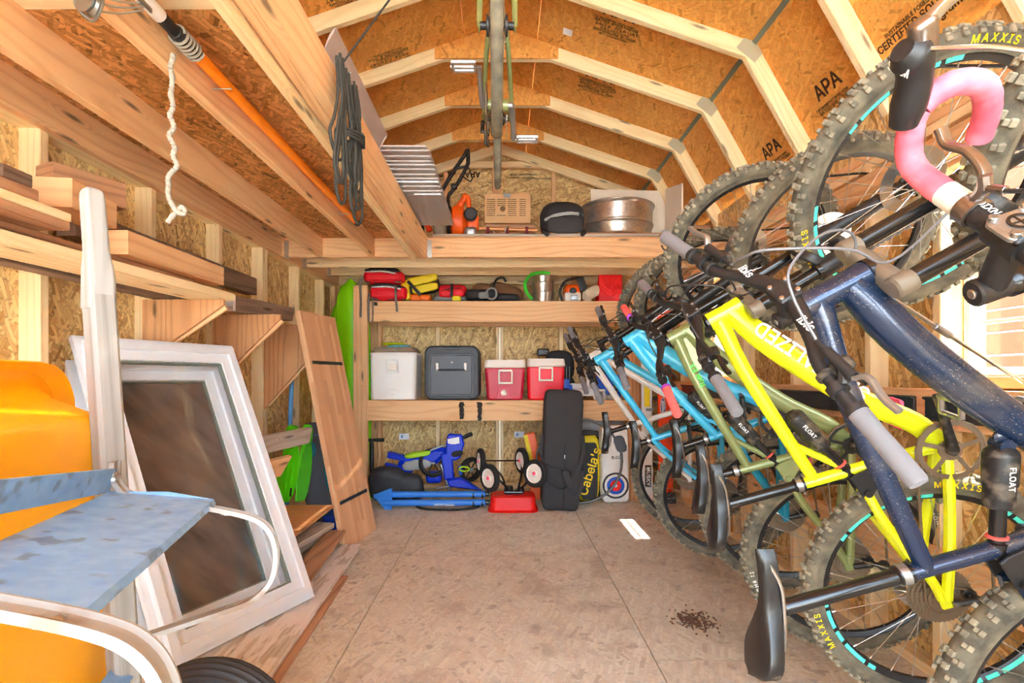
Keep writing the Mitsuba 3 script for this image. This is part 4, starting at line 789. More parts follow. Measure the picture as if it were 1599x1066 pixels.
k = thing('brace_rod', 'thin silver telescoping rod slanting behind the dark navy bike to the window sill', 'rod'); a_, b_ = at(1352, 440, 1.30), at(1612, 606, 1.62); put(k, 'tube', rod(a_, b_, .0055, 10), 'steel', 40); m_ = a_ * .64 + b_ * .36; put(k, 'sleeve', rod(m_, m_ + (b_ - a_) * .09, .009, 12), 'brushed_alloy', 40)
# ---- bicycle hung from the ridge ------------------------------------------------------------------------------------
fw = unit(V(.008, -1.0, -.165)); lf = unit(np.cross(V(0, 0, 1), fw)); uu = np.cross(fw, lf); M8 = np.eye(4); M8[:3, 0], M8[:3, 1], M8[:3, 2], M8[:3, 3] = fw, lf, uu, (-.026, 2.755, 2.40)
b8 = bicycle('olive green city bicycle with silver cranks hung upright from the roof ridge', M8, dict(wb=1.0, cs=.43, drop=.065, ha=72, ac=.385, off=.05, ht=.13, stem=.06, sa=73, stl=.50, sh=.60, bw=.52, rise=.02, sweep=.05, st=0.0, R=.338, tw=.036, knobs=False, crank=38),
    dict(kind='hard', frame='olive_frame', sus=False, fat=.72, crank='brushed_alloy', pedal='steel', rim='brushed_alloy', post='steel'))
for nm, p in (('saddle', b8[3]['sad'] + V(0, 0, -.03)), ('stem', b8[3]['cl'])):
    q = (b8[1] @ np.append(p, 1))[:3]; yr = 2.94 if nm == 'saddle' else 1.72; tp = V(XC, yr, RZ - .09)
    solo('hanging_strap', f'black webbing strap from the roof ridge down to the {nm} of the hung city bicycle', 'strap', sweep([tp, q + V(0, 0, .01)], rrect(.025, .003, .001, 1), up=(0, 1, 0)), 'black_satin')
put('ceiling', 'pulley', join(lathe([(0, -.008), (.025, -.008), (.02, 0), (.025, .008), (0, .008)], 16, look((-.10, 2.30, 3.22), (0, 1, 0))), cbox(.03, .03, .05, .004, (-.10, 2.30, 3.255))), 'black_satin')
paint('black_cord', (52, 52, 48), .8)
solo('hoist_cord', 'thin black cord running from the loft joist up to the roof pulley', 'cord', tube([V(-.533, 1.80, 2.13), V(-.10, 2.30, 3.20)], .0035, 6), 'black_cord')
# ---- rope hank on the loft joist ------------------------------------------------------------------------------------
rg = np.random.default_rng(5); hk = thing('rope_hank', 'black rope hank in long loops hung on the nearest loft joist', 'rope'); ms = []
for i in range(12):
    x = -.526 + rg.uniform(-.008, .03); y = 1.80 + rg.uniform(-.10, .10); zl = 2.115 - rg.uniform(.34, .50); w = rg.uniform(.03, .07); z0 = 2.10 + rg.uniform(-.03, .012); d = rg.uniform(-.07, .07)
    p = [V(x, y - .012, z0), V(x + .012, y - w * .5, z0 - .12), V(x + .015, y - w * .6 + d, (z0 + zl) / 2 - .05), V(x + .01, y - w + d, zl + .05), V(x + .012, y + d, zl), V(x + .012, y + w + d, zl + .05), V(x + .014, y + w * .6 + d, (z0 + zl) / 2), V(x + .01, y + w * .4, z0 - .1), V(x, y + .012, z0)]
    ms.append(tube(spline(p, 6), .0048, 6))
put(hk, 'loops', join(ms), 'black_cord', 50, kind='stuff')
cz = [V(-.505 + .040 * math.cos(a), 1.80 + .09 * math.sin(a), 1.90 - a * .0016 + .012 * math.sin(a)) for a in np.linspace(0, 6.2 * PI, 60)]; put(hk, 'wrapping', tube(cz, .0046, 6), 'black_cord', 50)
put(hk, 'tail_loop', tube(spline([V(-.49, 1.78, 1.9), V(-.47, 1.74, 1.82), V(-.468, 1.72, 1.74), V(-.47, 1.76, 1.72), V(-.475, 1.79, 1.80)], 8), .0046, 6), 'black_cord', 50)
put(hk, 'nail', rod((-.5475, 1.80, 2.09), (-.50, 1.80, 2.102), .004, 8), 'steel')
# ---- pole saw under the loft ----------------------------------------------------------------------------------------
paint('orange_pole', (250, 140, 20), .35); paint('white_rope', (160, 153, 140), .85); paint('bare_steel', (150, 152, 150), .3, .9); paint('white_plastic', (232, 230, 224), .4)
ps = thing('pole_saw', 'orange pole pruner with a steel head and white pull rope laid along a loft joist', 'pole saw')
PXx, PZ = -.900, 2.045
put(ps, 'pole', rod((PXx, 1.60, PZ), (PXx, 3.32, PZ), .0185, 18), 'orange_pole', 40)
put(ps, 'tip', rod((PXx, 3.31, PZ), (PXx, 3.37, PZ), .0195, 14), 'black_satin', 40)
put(ps, 'ferrule', join(rod((PXx, 1.40, PZ), (PXx, 1.50, PZ), .017, 14), rod((PXx, 1.49, PZ), (PXx, 1.60, PZ), .020, 14)), 'black_satin', 40)
put(ps, 'sleeve', rod((PXx, 1.33, PZ), (PXx, 1.43, PZ), .019, 14), 'white_plastic', 40)
put(ps, 'rope_wrapping', tube([V(PXx + .0235 * math.cos(a), 1.50 + .0025 * a, PZ + .0235 * math.sin(a)) for a in np.linspace(0, 12 * PI, 100)], .0042, 5), 'white_rope', 40)
put(ps, 'head_plate', join(xf(prism([(0, -.022), (.20, -.02), (.42, -.012), (.42, .012), (.2, .02), (0, .022)], .006, .001), frame((PXx + .012, 1.38, PZ - .004), (0, -1, 0), (0, 0, 1), (-1, 0, 0))), rod((PXx + .018, 1.30, PZ), (PXx - .0, 1.30, PZ), .009, 10), rod((PXx + .018, 1.18, PZ + .004), (PXx, 1.18, PZ + .004), .008, 10)), 'bare_steel', 40)
put(ps, 'hook_blade', xf(prism([(0, .02), (.06, .04), (.13, .03), (.16, -.01), (.15, -.05), (.13, -.04), (.12, -.01), (.07, .005), (0, -.01)], .006, .001), frame((PXx + .002, 1.10, PZ - .01), (0, -1, 0), (-.6, 0, -.8), (-.8, 0, .6))), 'black_satin', 40)
put(ps, 'pulley_block', join(lathe([(0, -.01), (.028, -.01), (.022, 0), (.028, .01), (0, .01)], 16, look((PXx - .005, 1.19, 1.918), (.3, 1, 0))), tube(spline([V(PXx - .005, 1.21, 1.953), V(PXx + .025, 1.19, 1.918), V(PXx - .005, 1.20, 1.883), V(PXx - .035, 1.19, 1.918)], 6, True), .004, 6, closed=True)), 'bare_steel', 40)
for dz in (.012, -.006, -.024): put(ps, 'cord', tube(spline([V(PXx - .003, 1.20, 1.93 + dz), V(PXx + .002, 1.27, 1.965 + dz * .8), V(PXx + .002, 1.36, PZ - .022 + dz * .4)], 6), .0022, 5), 'white_rope', 40)
nz = np.arange(46); pr = at(268, 84, 1.40); rp = [pr + V(.004 * math.sin(i * 1.1) + (.018 * math.sin((i - 24) * .42) if i > 24 else 0) * .6, .004 * math.cos(i * 1.3), -.0098 * i) for i in nz[:42]]
rp += [rp[-1] + V(.016, 0, -.012), rp[-1] + V(.022, .004, -.004), rp[-1] + V(.014, .004, .008), rp[-1] + V(-.012, .002, -.02), rp[-1] + V(-.020, 0, -.034)]
put(ps, 'pull_rope', tube(spline(rp, 4), .0062 + .0014 * np.sin(np.arange(len(spline(rp, 4))) * 1.9), 8), 'white_rope', 50)
put(ps, 'nail', join(rod((-.932, 1.75, PZ - .022), (-.87, 1.75, PZ - .022), .003, 6), rod((-.932, 3.1, PZ - .022), (-.87, 3.1, PZ - .022), .003, 6)), 'steel')
# ---- clear roofing sheets on the loft -------------------------------------------------------------------------------
scene['smoky_plastic'] = {'type': 'principledthin', 'base_color': rgb((222, 212, 206)), 'roughness': .3, 'spec_trans': .25, 'diff_trans': .8, 'eta': 1.4}
def corrugated(w, L, amp, per, th=.0018):
    nx = int(w / per * 8); xs = np.linspace(0, w, nx + 1); z = amp * np.sin(xs / per * 2 * PI); v = []
    for y in (0, L):
        for t in (0, th): v += [(x, y, zz + t) for x, zz in zip(xs, z)]
    m = nx + 1; v = np.array(v); f = []
    for i in range(nx):
        f += [(i, 2 * m + i, 2 * m + i + 1), (i, 2 * m + i + 1, i + 1), (m + i, m + i + 1, 3 * m + i + 1), (m + i, 3 * m + i + 1, 3 * m + i), (i, i + 1, m + i + 1), (i, m + i + 1, m + i), (2 * m + i, 3 * m + i, 3 * m + i + 1), (2 * m + i, 3 * m + i + 1, 2 * m + i + 1)]
    return v, np.array(f)
paint('edge_tape', (196, 186, 180), .5)
cs = mikit.ply(join([corrugated(.34, .62, .0016, .05, .0014), mv(corrugated(.34, .62, .0016, .05, .0014), 0, 0, .0065)] + [cbox(.0012, .62, .0065, .0003, (.002 + .0336 * q, .31, .004)) for q in range(11)]), 'smoky_plastic')
for i in range(12):
    x = -.676 + .006 * math.sin(i * 2.1) - .0035 * i; w = thing('roofing_sheet', 'clear ribbed plastic roofing sheet, ' + ('bottom sheet', 'second from the bottom', 'third from the bottom', 'fourth from the bottom', 'fifth from the bottom', 'sixth from the bottom', 'sixth from the top', 'fifth from the top', 'fourth from the top', 'third from the top', 'second from the top', 'topmost sheet')[i] + ' in the stack on the loft', 'roofing sheet', 'clear roofing sheets stacked on the loft')
    ys_ = 3.09 - .033 * i + .008 * math.sin(i * 1.7); put(w, 'edge_tape', cbox(.33 if i else .15, .004, .0085, .001, (x + .17 + (0 if i else .08), ys_ - .003, 2.1315 + .0108 * i)), 'edge_tape' if i not in (0, 3) else 'sticker')
    scene[w] = {**cs, 'to_world': T().translate([x, 3.09 - .033 * i + .008 * math.sin(i * 1.7), 2.1265 + .0108 * i])}
ls = solo('gutter_sheet', 'long curved clear plastic sheet lying along the loft edge above the rope', 'plastic sheet', sweep([V(-.605, 1.84, 2.20), V(-.605, 2.3, 2.20), V(-.605, 2.66, 2.20)], np.vstack([[(x, .016 * math.sin(x / .045 * PI) + x * 1.75) for x in np.linspace(-.042, .042, 17)], [(x, .016 * math.sin(x / .045 * PI) + x * 1.75 + .003) for x in np.linspace(.042, -.042, 17)]]), up=(0, 0, 1)), 'smoky_plastic', 50)
# ---- lumber rack ----------------------------------------------------------------------------------------------------
for i, (y, tip, drop) in enumerate(((2.56, .345, .17), (3.17, .36, .28), (3.78, .345, .48))):
    bl = .025 if i < 2 else .19; zt = 1.455; x0 = XL + D4 + .002
    k = thing('shelf_bracket', ('plywood triangle bracket under the lumber, nearest the leaning window', 'plywood triangle bracket under the dark old timber end', 'large plywood triangle bracket beside the glued wood panel')[i], 'bracket', 'plywood rack brackets')
    scene[k] = mikit.ply(*[(lambda m: m[:2])(slab([(-.03, -drop - .10), (0.0, -drop - .10), (tip, -bl), (tip, 0), (-.03, 0)], (x0, y - .022 - (.0 if 0 else 0), zt), (1, 0, 0), (0, 0, 1), .018, 4))], LU, uv=slab([(-.03, -drop - .10), (0.0, -drop - .10), (tip, -bl), (tip, 0), (-.03, 0)], (x0, y - .022, zt), (1, 0, 0), (0, 0, 1), .018, 4, True)[2])
    a, b = V(x0 + .01, y - .004, zt - drop - .075), V(tip + x0 - .005, y - .004, zt - bl - .005)
    put(k, 'edge_strip', beam(a, b, .018, .03, (-.7, 0, .7), FIR), LU)
    put(k, 'screws', join([rod(V(x0 + .04, y - .0245, zt - .06 - .10 * q), V(x0 + .04, y - .022, zt - .06 - .10 * q), .005, 8) for q in range(3)]), 'black_satin', kind='stuff')
ZK = 1.457
LB = [  # label, x centre, y0, y1, z bottom, w, t, tint, yaw shift
 ('wide pale fir plank, lowest board along the front of the lumber rack', -1.415, .95, 2.60, ZK, .19, .035, PINE, .045),
 ('old brown board lying beside the pale plank at the wall side of the rack', -1.600, .6, 2.95, ZK, .07, .038, DARK, 0),
 ('grey brown plank second in the pile behind the pale plank', -1.50, .8, 2.54, ZK + .037, .16, .024, GREY, .0),
 ('reddish brown board third in the pile behind the workshop handle', -1.48, .7, 2.50, ZK + .062, .14, .020, CEDAR, .0),
 ('thick orange square timber lying askew on top of the rack pile', -1.405, 1.98, 2.66, ZK + .085, .085, .088, FIR, .0),
 ('long dark weathered beam along the wall side of the rack', -1.580, 1.97, 3.42, ZK + .150, .07, .105, DARK, .0),
 ('yellow pine board with a clean sawn end, above the mauve board', -1.375, .55, 1.665, ZK + .112, .11, .026, NEW, .0),
 ('mauve brown board directly under the yellow pine board', -1.375, .55, 1.66, ZK + .085, .11, .026, CEDAR, .0),
 ('short brown block on the yellow pine board at the left edge of the picture', -1.375, 1.40, 1.56, ZK + .140, .09, .034, CEDAR, 0),
 ('short dark block with a white sawn end on top of the brown block', -1.375, 1.455, 1.545, ZK + .176, .08, .036, DARK, 0),
 ('big square fir block with its pale end facing the door on the rack', -1.475, 1.76, 2.02, ZK + .190, .115, .095, FIR, -.02)]
for lab, x, y0, y1, z, w, t_, ti, sh in LB:
    solo('lumber', lab, 'lumber', beam((x - sh, y0, z + t_ / 2 + .001), (x + sh, y1, z + t_ / 2 + .001), w, t_, (0, 0, 1), ti, .003), LU, group='boards on the lumber rack')
solo('lumber', 'reddish square block turned across the back of the rack, topmost in the pile', 'lumber', beam((-1.60, 1.90, ZK + .335), (-1.50, 2.12, ZK + .335), .11, .10, (0, 0, 1), CEDAR), LU, group='boards on the lumber rack')
solo('lumber', 'dark rough old timber with a pale end lying over the far brackets', 'lumber', beam((-1.520, 3.02, ZK + .046), (-1.405, 3.55, ZK + .046), .085, .088, (0, 0, 1), DARK, .006), LU, group='boards on the lumber rack'); put('lumber_012', 'pale_end', beam((-1.524, 3.0, ZK + .046), (-1.520, 3.0195, ZK + .046), .086, .089, (0, 0, 1), WORN), LU)
solo('plywood_sheet', 'reddish plywood sheet fixed to the wall between studs under the rack behind the leaning window', 'plywood', slab([(0, 0), (.555, 0), (.555, .52), (0, .52)], (XL + .002, 1.975, .93), (0, 1, 0), (0, 0, 1), .008, 4, True), LU)
# ---- leaning window -------------------------------------------------------------------------------------------------
paint('white_frame_paint', (210, 213, 216), .45)
def hard_fn(p, n, uv):
    return mikit.mix(lin((106, 94, 84)), lin((62, 54, 47)), dr.clip(mikit.fbm(p.x * 6, p.y * 14 + p.z * 8, p.z * 3, 5) * 2.2 - .65, 0, 1))
paint('hardboard', mikit.proc(hard_fn), .6)
def sash(lab, BR, TR, wd, w, name='window_sash', board=False):
    BR, TR = np.asarray(BR, float), np.asarray(TR, float); ey = unit(TR - BR); ex = unit(wd - ey * (np.asarray(wd) @ ey)); H = np.linalg.norm(TR - BR); n = np.cross(ex, ey); n = n if n[0] > 0 else -n
    t = thing(name, lab, 'window'); o = BR; pt = lambda a, b, c=0: o + ex * a + ey * b + n * c
    mem = lambda a0, b0, a1, b1, z0, z1: slab([(a0, b0), (a1, b0), (a1, b1), (a0, b1)], o + n * z0, ex, ey, (z1 - z0) * (1 if np.cross(ex, ey) @ n > 0 else -1))[:2]
    def ringf(m0, m1, z0, z1): return [mem(m0, m0, w - m0, m1, z0, z1), mem(m0, H - m1, w - m0, H - m0, z0, z1), mem(m0, m1, m1, H - m1, z0, z1), mem(w - m1, m1, w - m0, H - m1, z0, z1)]
    for q, m in zip(('rail', 'rail', 'stile', 'stile'), ringf(.0, .030, 0, .022)): put(t, 'fin_' + q, m, 'white_frame_paint')
    for q, m in zip(('rail', 'rail', 'stile', 'stile'), ringf(.026, .062, 0, .050)): put(t, 'frame_' + q, m, 'white_frame_paint')
    for q, m in zip(('rail', 'rail', 'stile', 'stile'), ringf(.060, .105, 0.004, .036)): put(t, 'sash_' + q, m, 'white_frame_paint')
    for q, m in zip(('rail', 'rail', 'stile', 'stile'), ringf(.103, .112, 0.004, .026)): put(t, 'bead_' + q, m, 'zinc_strip')
    put(t, 'pane', (np.array([pt(.105, .105, .016), pt(w - .105, .105, .016), pt(w - .105, H - .105, .016), pt(.105, H - .105, .016)]), np.array([(0, 1, 2), (0, 2, 3)])), 'glass_pane') if not board else put(t, 'backing_board', mem(.105, .105, w - .105, H - .105, .006, .012), 'hardboard')
    put(t, 'nail_holes', join([rod(pt(.014, b, .0222), pt(.014, b, .0228), .003, 6) for b in np.arange(.1, H, .16)] + [rod(pt(a, H - .014, .0222), pt(a, H - .014, .0228), .003, 6) for a in np.arange(.08, w, .11)]), 'black_satin', kind='stuff')
    return t
sash('large white framed window with dusty glass leaning on the lumber rack', (-.905, 2.575, .052), (-1.405, 2.80, 1.245), (-.40, -.90, .03), .735)
sash('second white frame with a brown board stacked behind the large leaning window', (-1.03, 2.60, .052), (-1.49, 2.81, 1.16), (-.40, -.90, .03), .735, board=True)
# ---- floor boards and sheets on the left ----------------------------------------------------------------------------
solo('plywood_sheet', 'scuffed white and brown painted sheet lying on the floor under the leaning window', 'plywood', slab([(0, 0), (.80, 0), (.725, 1.60), (.0, 1.58)], (-1.62, 1.83, .022), (1, 0, 0), (0, 1, 0), .022, WORN, True), LU)
solo('lumber', 'reddish plank on the floor under the edge of the painted sheet', 'lumber', beam((-.825, 1.55, .010), (-.885, 2.95, .010), .09, .02, (0, 0, 1), CEDAR), LU)
FB = [('grey weathered plank leaning on the board pile behind the window', (-1.22, 2.70, .17), (-1.08, 3.30, .20), .13, .03, GREY), ('dark grey split board in the pile below the plywood offcut', (-1.25, 2.80, .095), (-1.175, 3.38, .12), .14, .035, GREY), ('cedar red board slanting down to the painted sheet', (-1.03, 2.74, .066), (-1.03, 3.36, .14), .12, .022, CEDAR),
      ('brown board flat at the bottom of the floor pile', (-1.42, 2.5, .066), (-1.42, 3.7, .066), .16, .035, DARK), ('fir board at the wall under the plywood offcut', (-1.585, 2.4, .12), (-1.575, 3.7, .12), .10, .12, FIR)]
for lab, a, b, w, t_, ti in FB: solo('lumber', lab, 'lumber', beam(a, b, w, t_, (0, 0, 1), ti, .003), LU, group='boards piled on the floor')
solo('plywood_offcut', 'tan plywood offcut lying flat on the floor board pile behind the window', 'plywood', slab([(0, 0), (.50, 0.15), (.52, .88), (0, .92)], (-1.585, 2.56, .245), (1, 0, .02), (0, 1, .02), .014, 4), LU)
solo('lumber', 'grey brown plank on edge sticking out beside the window frame', 'lumber', beam((-1.50, 2.5, .70), (-1.235, 3.46, .725), .035, .10, (.25, 0, 1), GREY), LU)
solo('lumber', 'orange board with a slanted sawn end beside the window frame', 'lumber', beam((-1.52, 2.55, .555), (-1.285, 3.20, .575), .035, .11, (.2, 0, 1), FIR, ends=(0, .7)), LU)
solo('board_offcut', 'ragged brown strand board offcut leaning under the rack brackets', 'board', slab([(0, 0), (.27, .0), (.29, .06), (.20, .45), (.10, .60), (0, .62)], (-1.46, 2.86, .66), (.20, .95, 0), (-.12, .04, 1), .011, 3, True), OS)
# ---- glued wood panel -----------------------------------------------------------------------------------------------
BR, BL, TRp = V(-.905, 3.90, .0), V(-.985, 3.43, .0), V(-1.215, 3.97, 1.52); exx = unit(BR - BL); eyy = unit((TRp - BR) - exx * ((TRp - BR) @ exx)); W_, H_ = np.linalg.norm(BR - BL), np.linalg.norm(TRp - BR)
nn = np.cross(exx, eyy); gp = solo('glued_panel', 'tall glued hardwood strip panel with two dark slots leaning on the shelf post', 'wood panel', slab([(0, 0), (W_, 0), (W_, H_), (0, H_)], BL + V(0, 0, .003), exx, eyy, .036 * (-1 if nn[0] > 0 else 1), STRIP, True), LU)
for b in (.28, 1.20): put(gp, 'slot_strip', slab([(.03, b), (W_ - .03, b + .0), (W_ - .03, b + .022), (.03, b + .022)], BL + V(0, 0, .003), exx, eyy, .0016 * (1 if nn[0] > 0 else -1))[:2], 'dark_steel')
# ---- wheelbarrow standing on its nose -------------------------------------------------------------------------------
paint('tray_yellow', (252, 180, 6), .34, 0, .5); 
def blue_fn(p, n, uv):
    d = mikit.smoothstep(.62, .74, mikit.fbm(p.x * 30, p.y * 30, p.z * 30, 3)); return mikit.mix(mikit.mix(lin((104, 152, 206)), lin((140, 180, 220)), mikit.fbm(p.x * 60, p.y * 60, p.z * 60, 2)), lin((96, 112, 130)), d * .6)
paint('blue_zinc', mikit.proc(blue_fn), .42, .05)
def rustw_fn(p, n, uv):
    d = mikit.smoothstep(.50, .72, mikit.fbm(p.x * 16, p.y * 16, p.z * 16, 4)); return mikit.mix(lin((152, 150, 146)), lin((116, 90, 68)), d * .85)
paint('chalky_steel', mikit.proc(rustw_fn), .5, .0)
wb_ = thing('wheelbarrow', 'yellow wheelbarrow stood on its nose with bleached wooden handles and blue steel braces', 'wheelbarrow')
def loftR(rings):
    v = np.vstack(rings); m = len(rings[0]); n = len(rings); i, j = np.meshgrid(np.arange(n - 1), np.arange(m), indexing='ij'); j2 = (j + 1) % m
    f = np.stack([i * m + j, i * m + j2, (i + 1) * m + j2, (i + 1) * m + j], -1).reshape(-1, 4); return v, np.vstack([f[:, [0, 1, 2]], f[:, [0, 2, 3]]])
def rr(y0, y1, z0, z1, r, X, n=7):
    q = rrect(y1 - y0, z1 - z0, r, n); return np.c_[np.full(len(q), X), q[:, 0] + (y0 + y1) / 2, q[:, 1] + (z0 + z1) / 2]
sl_ = lambda R, k: R + np.c_[np.clip((R[:, 2] - .15), 0, 1) * k, R[:, :2] * 0]
R_ = [rr(.62, .80, .55, .85, .05, -.752), rr(.44, 1.085, .33, 1.0, .06, -.752), rr(.43, 1.098, .318, 1.018, .07, -.757), rr(.425, 1.108, .31, 1.03, .08, -.768), sl_(rr(.38, 1.15, .24, 1.06, .12, -.93), .10), *[sl_(q_, .17) for q_ in (rr(.34, 1.20, .18, 1.085, .16, -1.035), rr(.325, 1.22, .165, 1.105, .17, -1.045), rr(.31, 1.235, .15, 1.125, .18, -1.045), rr(.307, 1.238, .147, 1.128, .18, -1.03), rr(.310, 1.235, .15, 1.125, .18, -1.018))]]
R2 = [r + V(-.008, 0, 0) for r in R_[:7]][::-1]
tray = loftR(R_[:1] + R_[1:] + [sl_(rr(.328, 1.217, .168, 1.102, .17, -1.058), .17)] + [np.c_[r[:, 0], (r[:, 1] - .72) * .985 + .72, (r[:, 2] - .65) * .985 + .65] for r in R2[1:]]); c0 = R_[0].mean(0)
v, f = tray; m = len(R_[0]); v = np.vstack([v, c0, R2[-1].mean(0)]); k = len(v); f = np.vstack([f, [(k - 2, (q + 1) % m, q) for q in range(m)], [(k - 1, k - 2 - m + q, k - 2 - m + (q + 1) % m) for q in range(m)]])
if _inward(v, f): f = f[:, ::-1]
put(wb_, 'tray', xf((v, f), rot((0, 0, 1), 15.5, (-.752, 1.0, 0))), 'tray_yellow', 35)
for Y, s in ((1.00, 1), (.42, -1)):
    top, mid, bot = at(143, 295, 1.0), at(154, 440, 1.0), at(196, 1080, 1.0); dy = Y - 1.0
    top, mid, bot = [p + V(-.29 * dy, dy, -.12 * dy) for p in (top, mid, bot)]; end = mid + (bot - mid) * 1.42
    hd_ = put(wb_, 'handle', join(beam(end, mid - V(0, 0, .02), .043, .043, (.85, -.5, 0), BLEACH, .006)), LU)
    pts = [mid - V(.001, 0, .05), mid, mid * .86 + top * .14, mid * .68 + top * .32, mid * .1 + top * .9, top - V(0, 0, .006), top]
    gm = sweep(pts, rrect(2, 2, .42, 4), up=(.85, -.5, 0), scale=[.0222, .0222, .0210, .0172, .0165, .0150, .010]); gu = np.c_[100 * BLEACH + 5 + gm[0][:, 2], gm[0][:, 0] * 3 + gm[0][:, 1] * 2 + 35]
    put(hd_, 'hand_grip', (gm[0], gm[1], gu), LU, True)
    leg = [at(x, y, 1.0) + V(-.29 * dy, dy - .035, -.12 * dy) for x, y in ((200, 716), (200, 738), (210, 757), (232, 768), (330, 784), (395, 797), (424, 810), (439, 832), (443, 862), (436, 893), (414, 918), (380, 934), (250, 977), (205, 990))]
    U_ = np.array([(-.003, -.016), (.005, -.016), (.005, -.013), (.0005, -.012), (.0005, .012), (.005, .013), (.005, .016), (-.003, .016)])
    lg_ = put(wb_, 'leg', sweep(spline(leg, 5), U_, up=(-.29, 1, -.12)), 'chalky_steel', 30)
    put(lg_, 'bolt', lathe([(0, 0), (.011, 0), (.010, .003), (.005, .006), (0, .006)], 14, look(leg[5] + V(-.03, 0, .003), (.1, 0, 1), (0, 1, 0))), 'steel'); put(lg_, 'bolt', join(rod(leg[1] + V(0, .01, 0), leg[1] + V(.016, -.026, -.001), .004, 8), rod(leg[1] + V(.0, .0, 0), leg[1] + V(.002, -.008, 0), .009, 6)), 'steel')
p1, p2 = at(196, 743, 1.0) + V(.004, -.04, 0), at(196, 743, 1.0) + V(.168, -.58, .07); put(wb_, 'brace_band', sweep([p1, p2], [(-.002, -.021), (.0025, -.021), (.004, -.014), (.004, .014), (.0025, .021), (-.002, .021)], up=(.25, 0, 1)), 'blue_zinc')
pl = [(-.675, .0), (-.535, .0), (-.527, .006), (-.527, .010), (-.53, .013), (-.68, .012)]
sec = [(x - -.60, z) for x, z in ((-.690, .0), (-.532, -.022), (-.527, -.030), (-.523, -.028), (-.527, -.018), (-.690, .006))]
put(wb_, 'brace_plate', sweep([V(-.598, .975, .893), V(-.452, .47, .903)], [(-a, b) for a, b in sec], up=(0, 0, 1)), 'blue_zinc')
put(wb_, 'brace_band', sweep([V(-.69, .985, .56), V(-.535, .45, .56)], [(-.02, -.003), (.02, -.003), (.02, .003), (-.02, .003)], up=(.5, 0, 1)), 'blue_zinc')
W = wheelset(.19, .085, False); MB_ = frame((-.60, .72, .205), (1, 0, 0), (0, 1, 0), (0, 0, 1)); k = put(wb_, 'wheel', mikit.ply(W['rim'][0], 'white_plastic', smooth=40), None, world=MB_); put(k, 'tyre', W['tyre'], None, world=MB_)
put(wb_, 'axle', rod((-.645, .93, .205), (-.52, .50, .205), .008, 8), 'steel')
tw_ = thing('spare_wheel', 'black ribbed barrow wheel standing on the floor in front of the leaning window', 'wheel')
MT_ = frame((-.712, 1.33, .205), (1, 0, 0), (0, 1, 0), (0, 0, 1)); prof = []
for a in np.linspace(-2.3, 2.3, 47): rr_ = .052 * (1 + (.045 * math.cos(a * 21) if abs(a) < 1.1 else 0)); prof.append((.150 + rr_ * math.cos(a), rr_ * math.sin(a)))
put(tw_, 'tyre', lathe(prof + [(.112, -.030), prof[0]][0:1] + [prof[0]], 64, MT_ @ rot((1, 0, 0), 90)), paint('clean_rubber', (52, 52, 54), .6), 35)
put(tw_, 'rim', lathe([(.02, -.05), (.05, -.04), (.10, -.02), (.118, -.036), (.118, .036), (.10, .02), (.05, .04), (.02, .05), (.0, .05), (0, -.05), (.02, -.05)], 32, MT_ @ rot((1, 0, 0), 90)), 'white_plastic', 35)
# ---- paddles, fins and kayaks in the far left corner ----------------------------------------------------------------
paint('kayak_green', (128, 206, 10), .3, 0, .5); paint('fin_green', (96, 230, 20), .35); paint('blue_pole', (90, 160, 214), .4); paint('canvas_grey', (100, 100, 106), .85); paint('teal_cloth', (24, 124, 138), .7); paint('dark_blue', (20, 60, 170), .4)
def kayak(lab, c, W0, H0, dep, tilt):
    n = 26; rings = []
    for t in np.linspace(-1, 1, n):
        w = W0 / 2 * (1 - abs(t) ** 4.2) ** .5 + .004; d = dep * (1 - abs(t) ** 4) ** .6 + .003; q = []
        for a in np.linspace(0, 2 * PI, 25)[:-1]:
            xx = w * math.copysign(abs(math.cos(a)) ** .8, math.cos(a)); yy = d * math.copysign(abs(math.sin(a)) ** .9, math.sin(a)) * (1.0 if math.sin(a) < 0 else .35) - (.03 * dep / .1 * math.exp(-(xx / (W0 * .12)) ** 2) if math.sin(a) < 0 else 0) * (1 - t * t)
            q.append((xx, yy - .05 * t * t * (1 if t > 0 else .6), t * H0 / 2))
        rings.append(np.array(q))
    v, f = loftR(rings); m = 24; v = np.vstack([v, rings[0].mean(0), rings[-1].mean(0)]); k = len(v) - 2; f = np.vstack([f, [(k, (q + 1) % m, q) for q in range(m)], [(k + 1, (n - 1) * m + q, (n - 1) * m + (q + 1) % m) for q in range(m)]])
    if _inward(v, f): f = f[:, ::-1]
    return solo('kayak', lab, 'kayak', xf((v, f), frame(c, (1, 0, 0), (0, 1, 0), (0, 0, 1)) @ rot((1, 0, 0), tilt) @ rot((0, 1, 0), 0)), 'kayak_green', 50)
kayak('lime green child kayak standing upright between the shelf post and the side wall', (-1.372, 4.985, 1.00), .33, 1.96, .075, 1.5)
kayak('second lime green kayak standing behind the first in the wall corner', (-1.50, 5.185, .925), .31, 1.80, .06, 1.5)
for lab, x, y, z1, r, mat, dx in (('black pole leaning in the corner behind the rack brackets', -1.44, 4.30, 1.42, .012, 'black_satin', .10), ('second thin black pole leaning beside the first in the corner', -1.40, 4.34, 1.40, .011, 'black_satin', .06), ('light blue pole leaning on the wall behind the rack bracket', -1.56, 3.92, 1.30, .015, 'blue_pole', .06)):
    solo('pole', lab, 'pole', rod((x - dx * 0, y, .02), (x + dx * 1.0 - .03, y + .05, z1), r, 10), mat, 40)
solo('ski', 'pale wooden slat leaning between the blue pole and the black poles', 'slat', beam((-1.50, 4.28, .02), (-1.47, 4.32, 1.35), .05, .015, (0, 1, 0), NEW), LU)
fin = [(0, 0), (.05, -.005), (.10, .0), (.13, .05), (.155, .18), (.15, .30), (.12, .40), (.10, .42), (.07, .40), (.02, .30), (-.01, .15)]
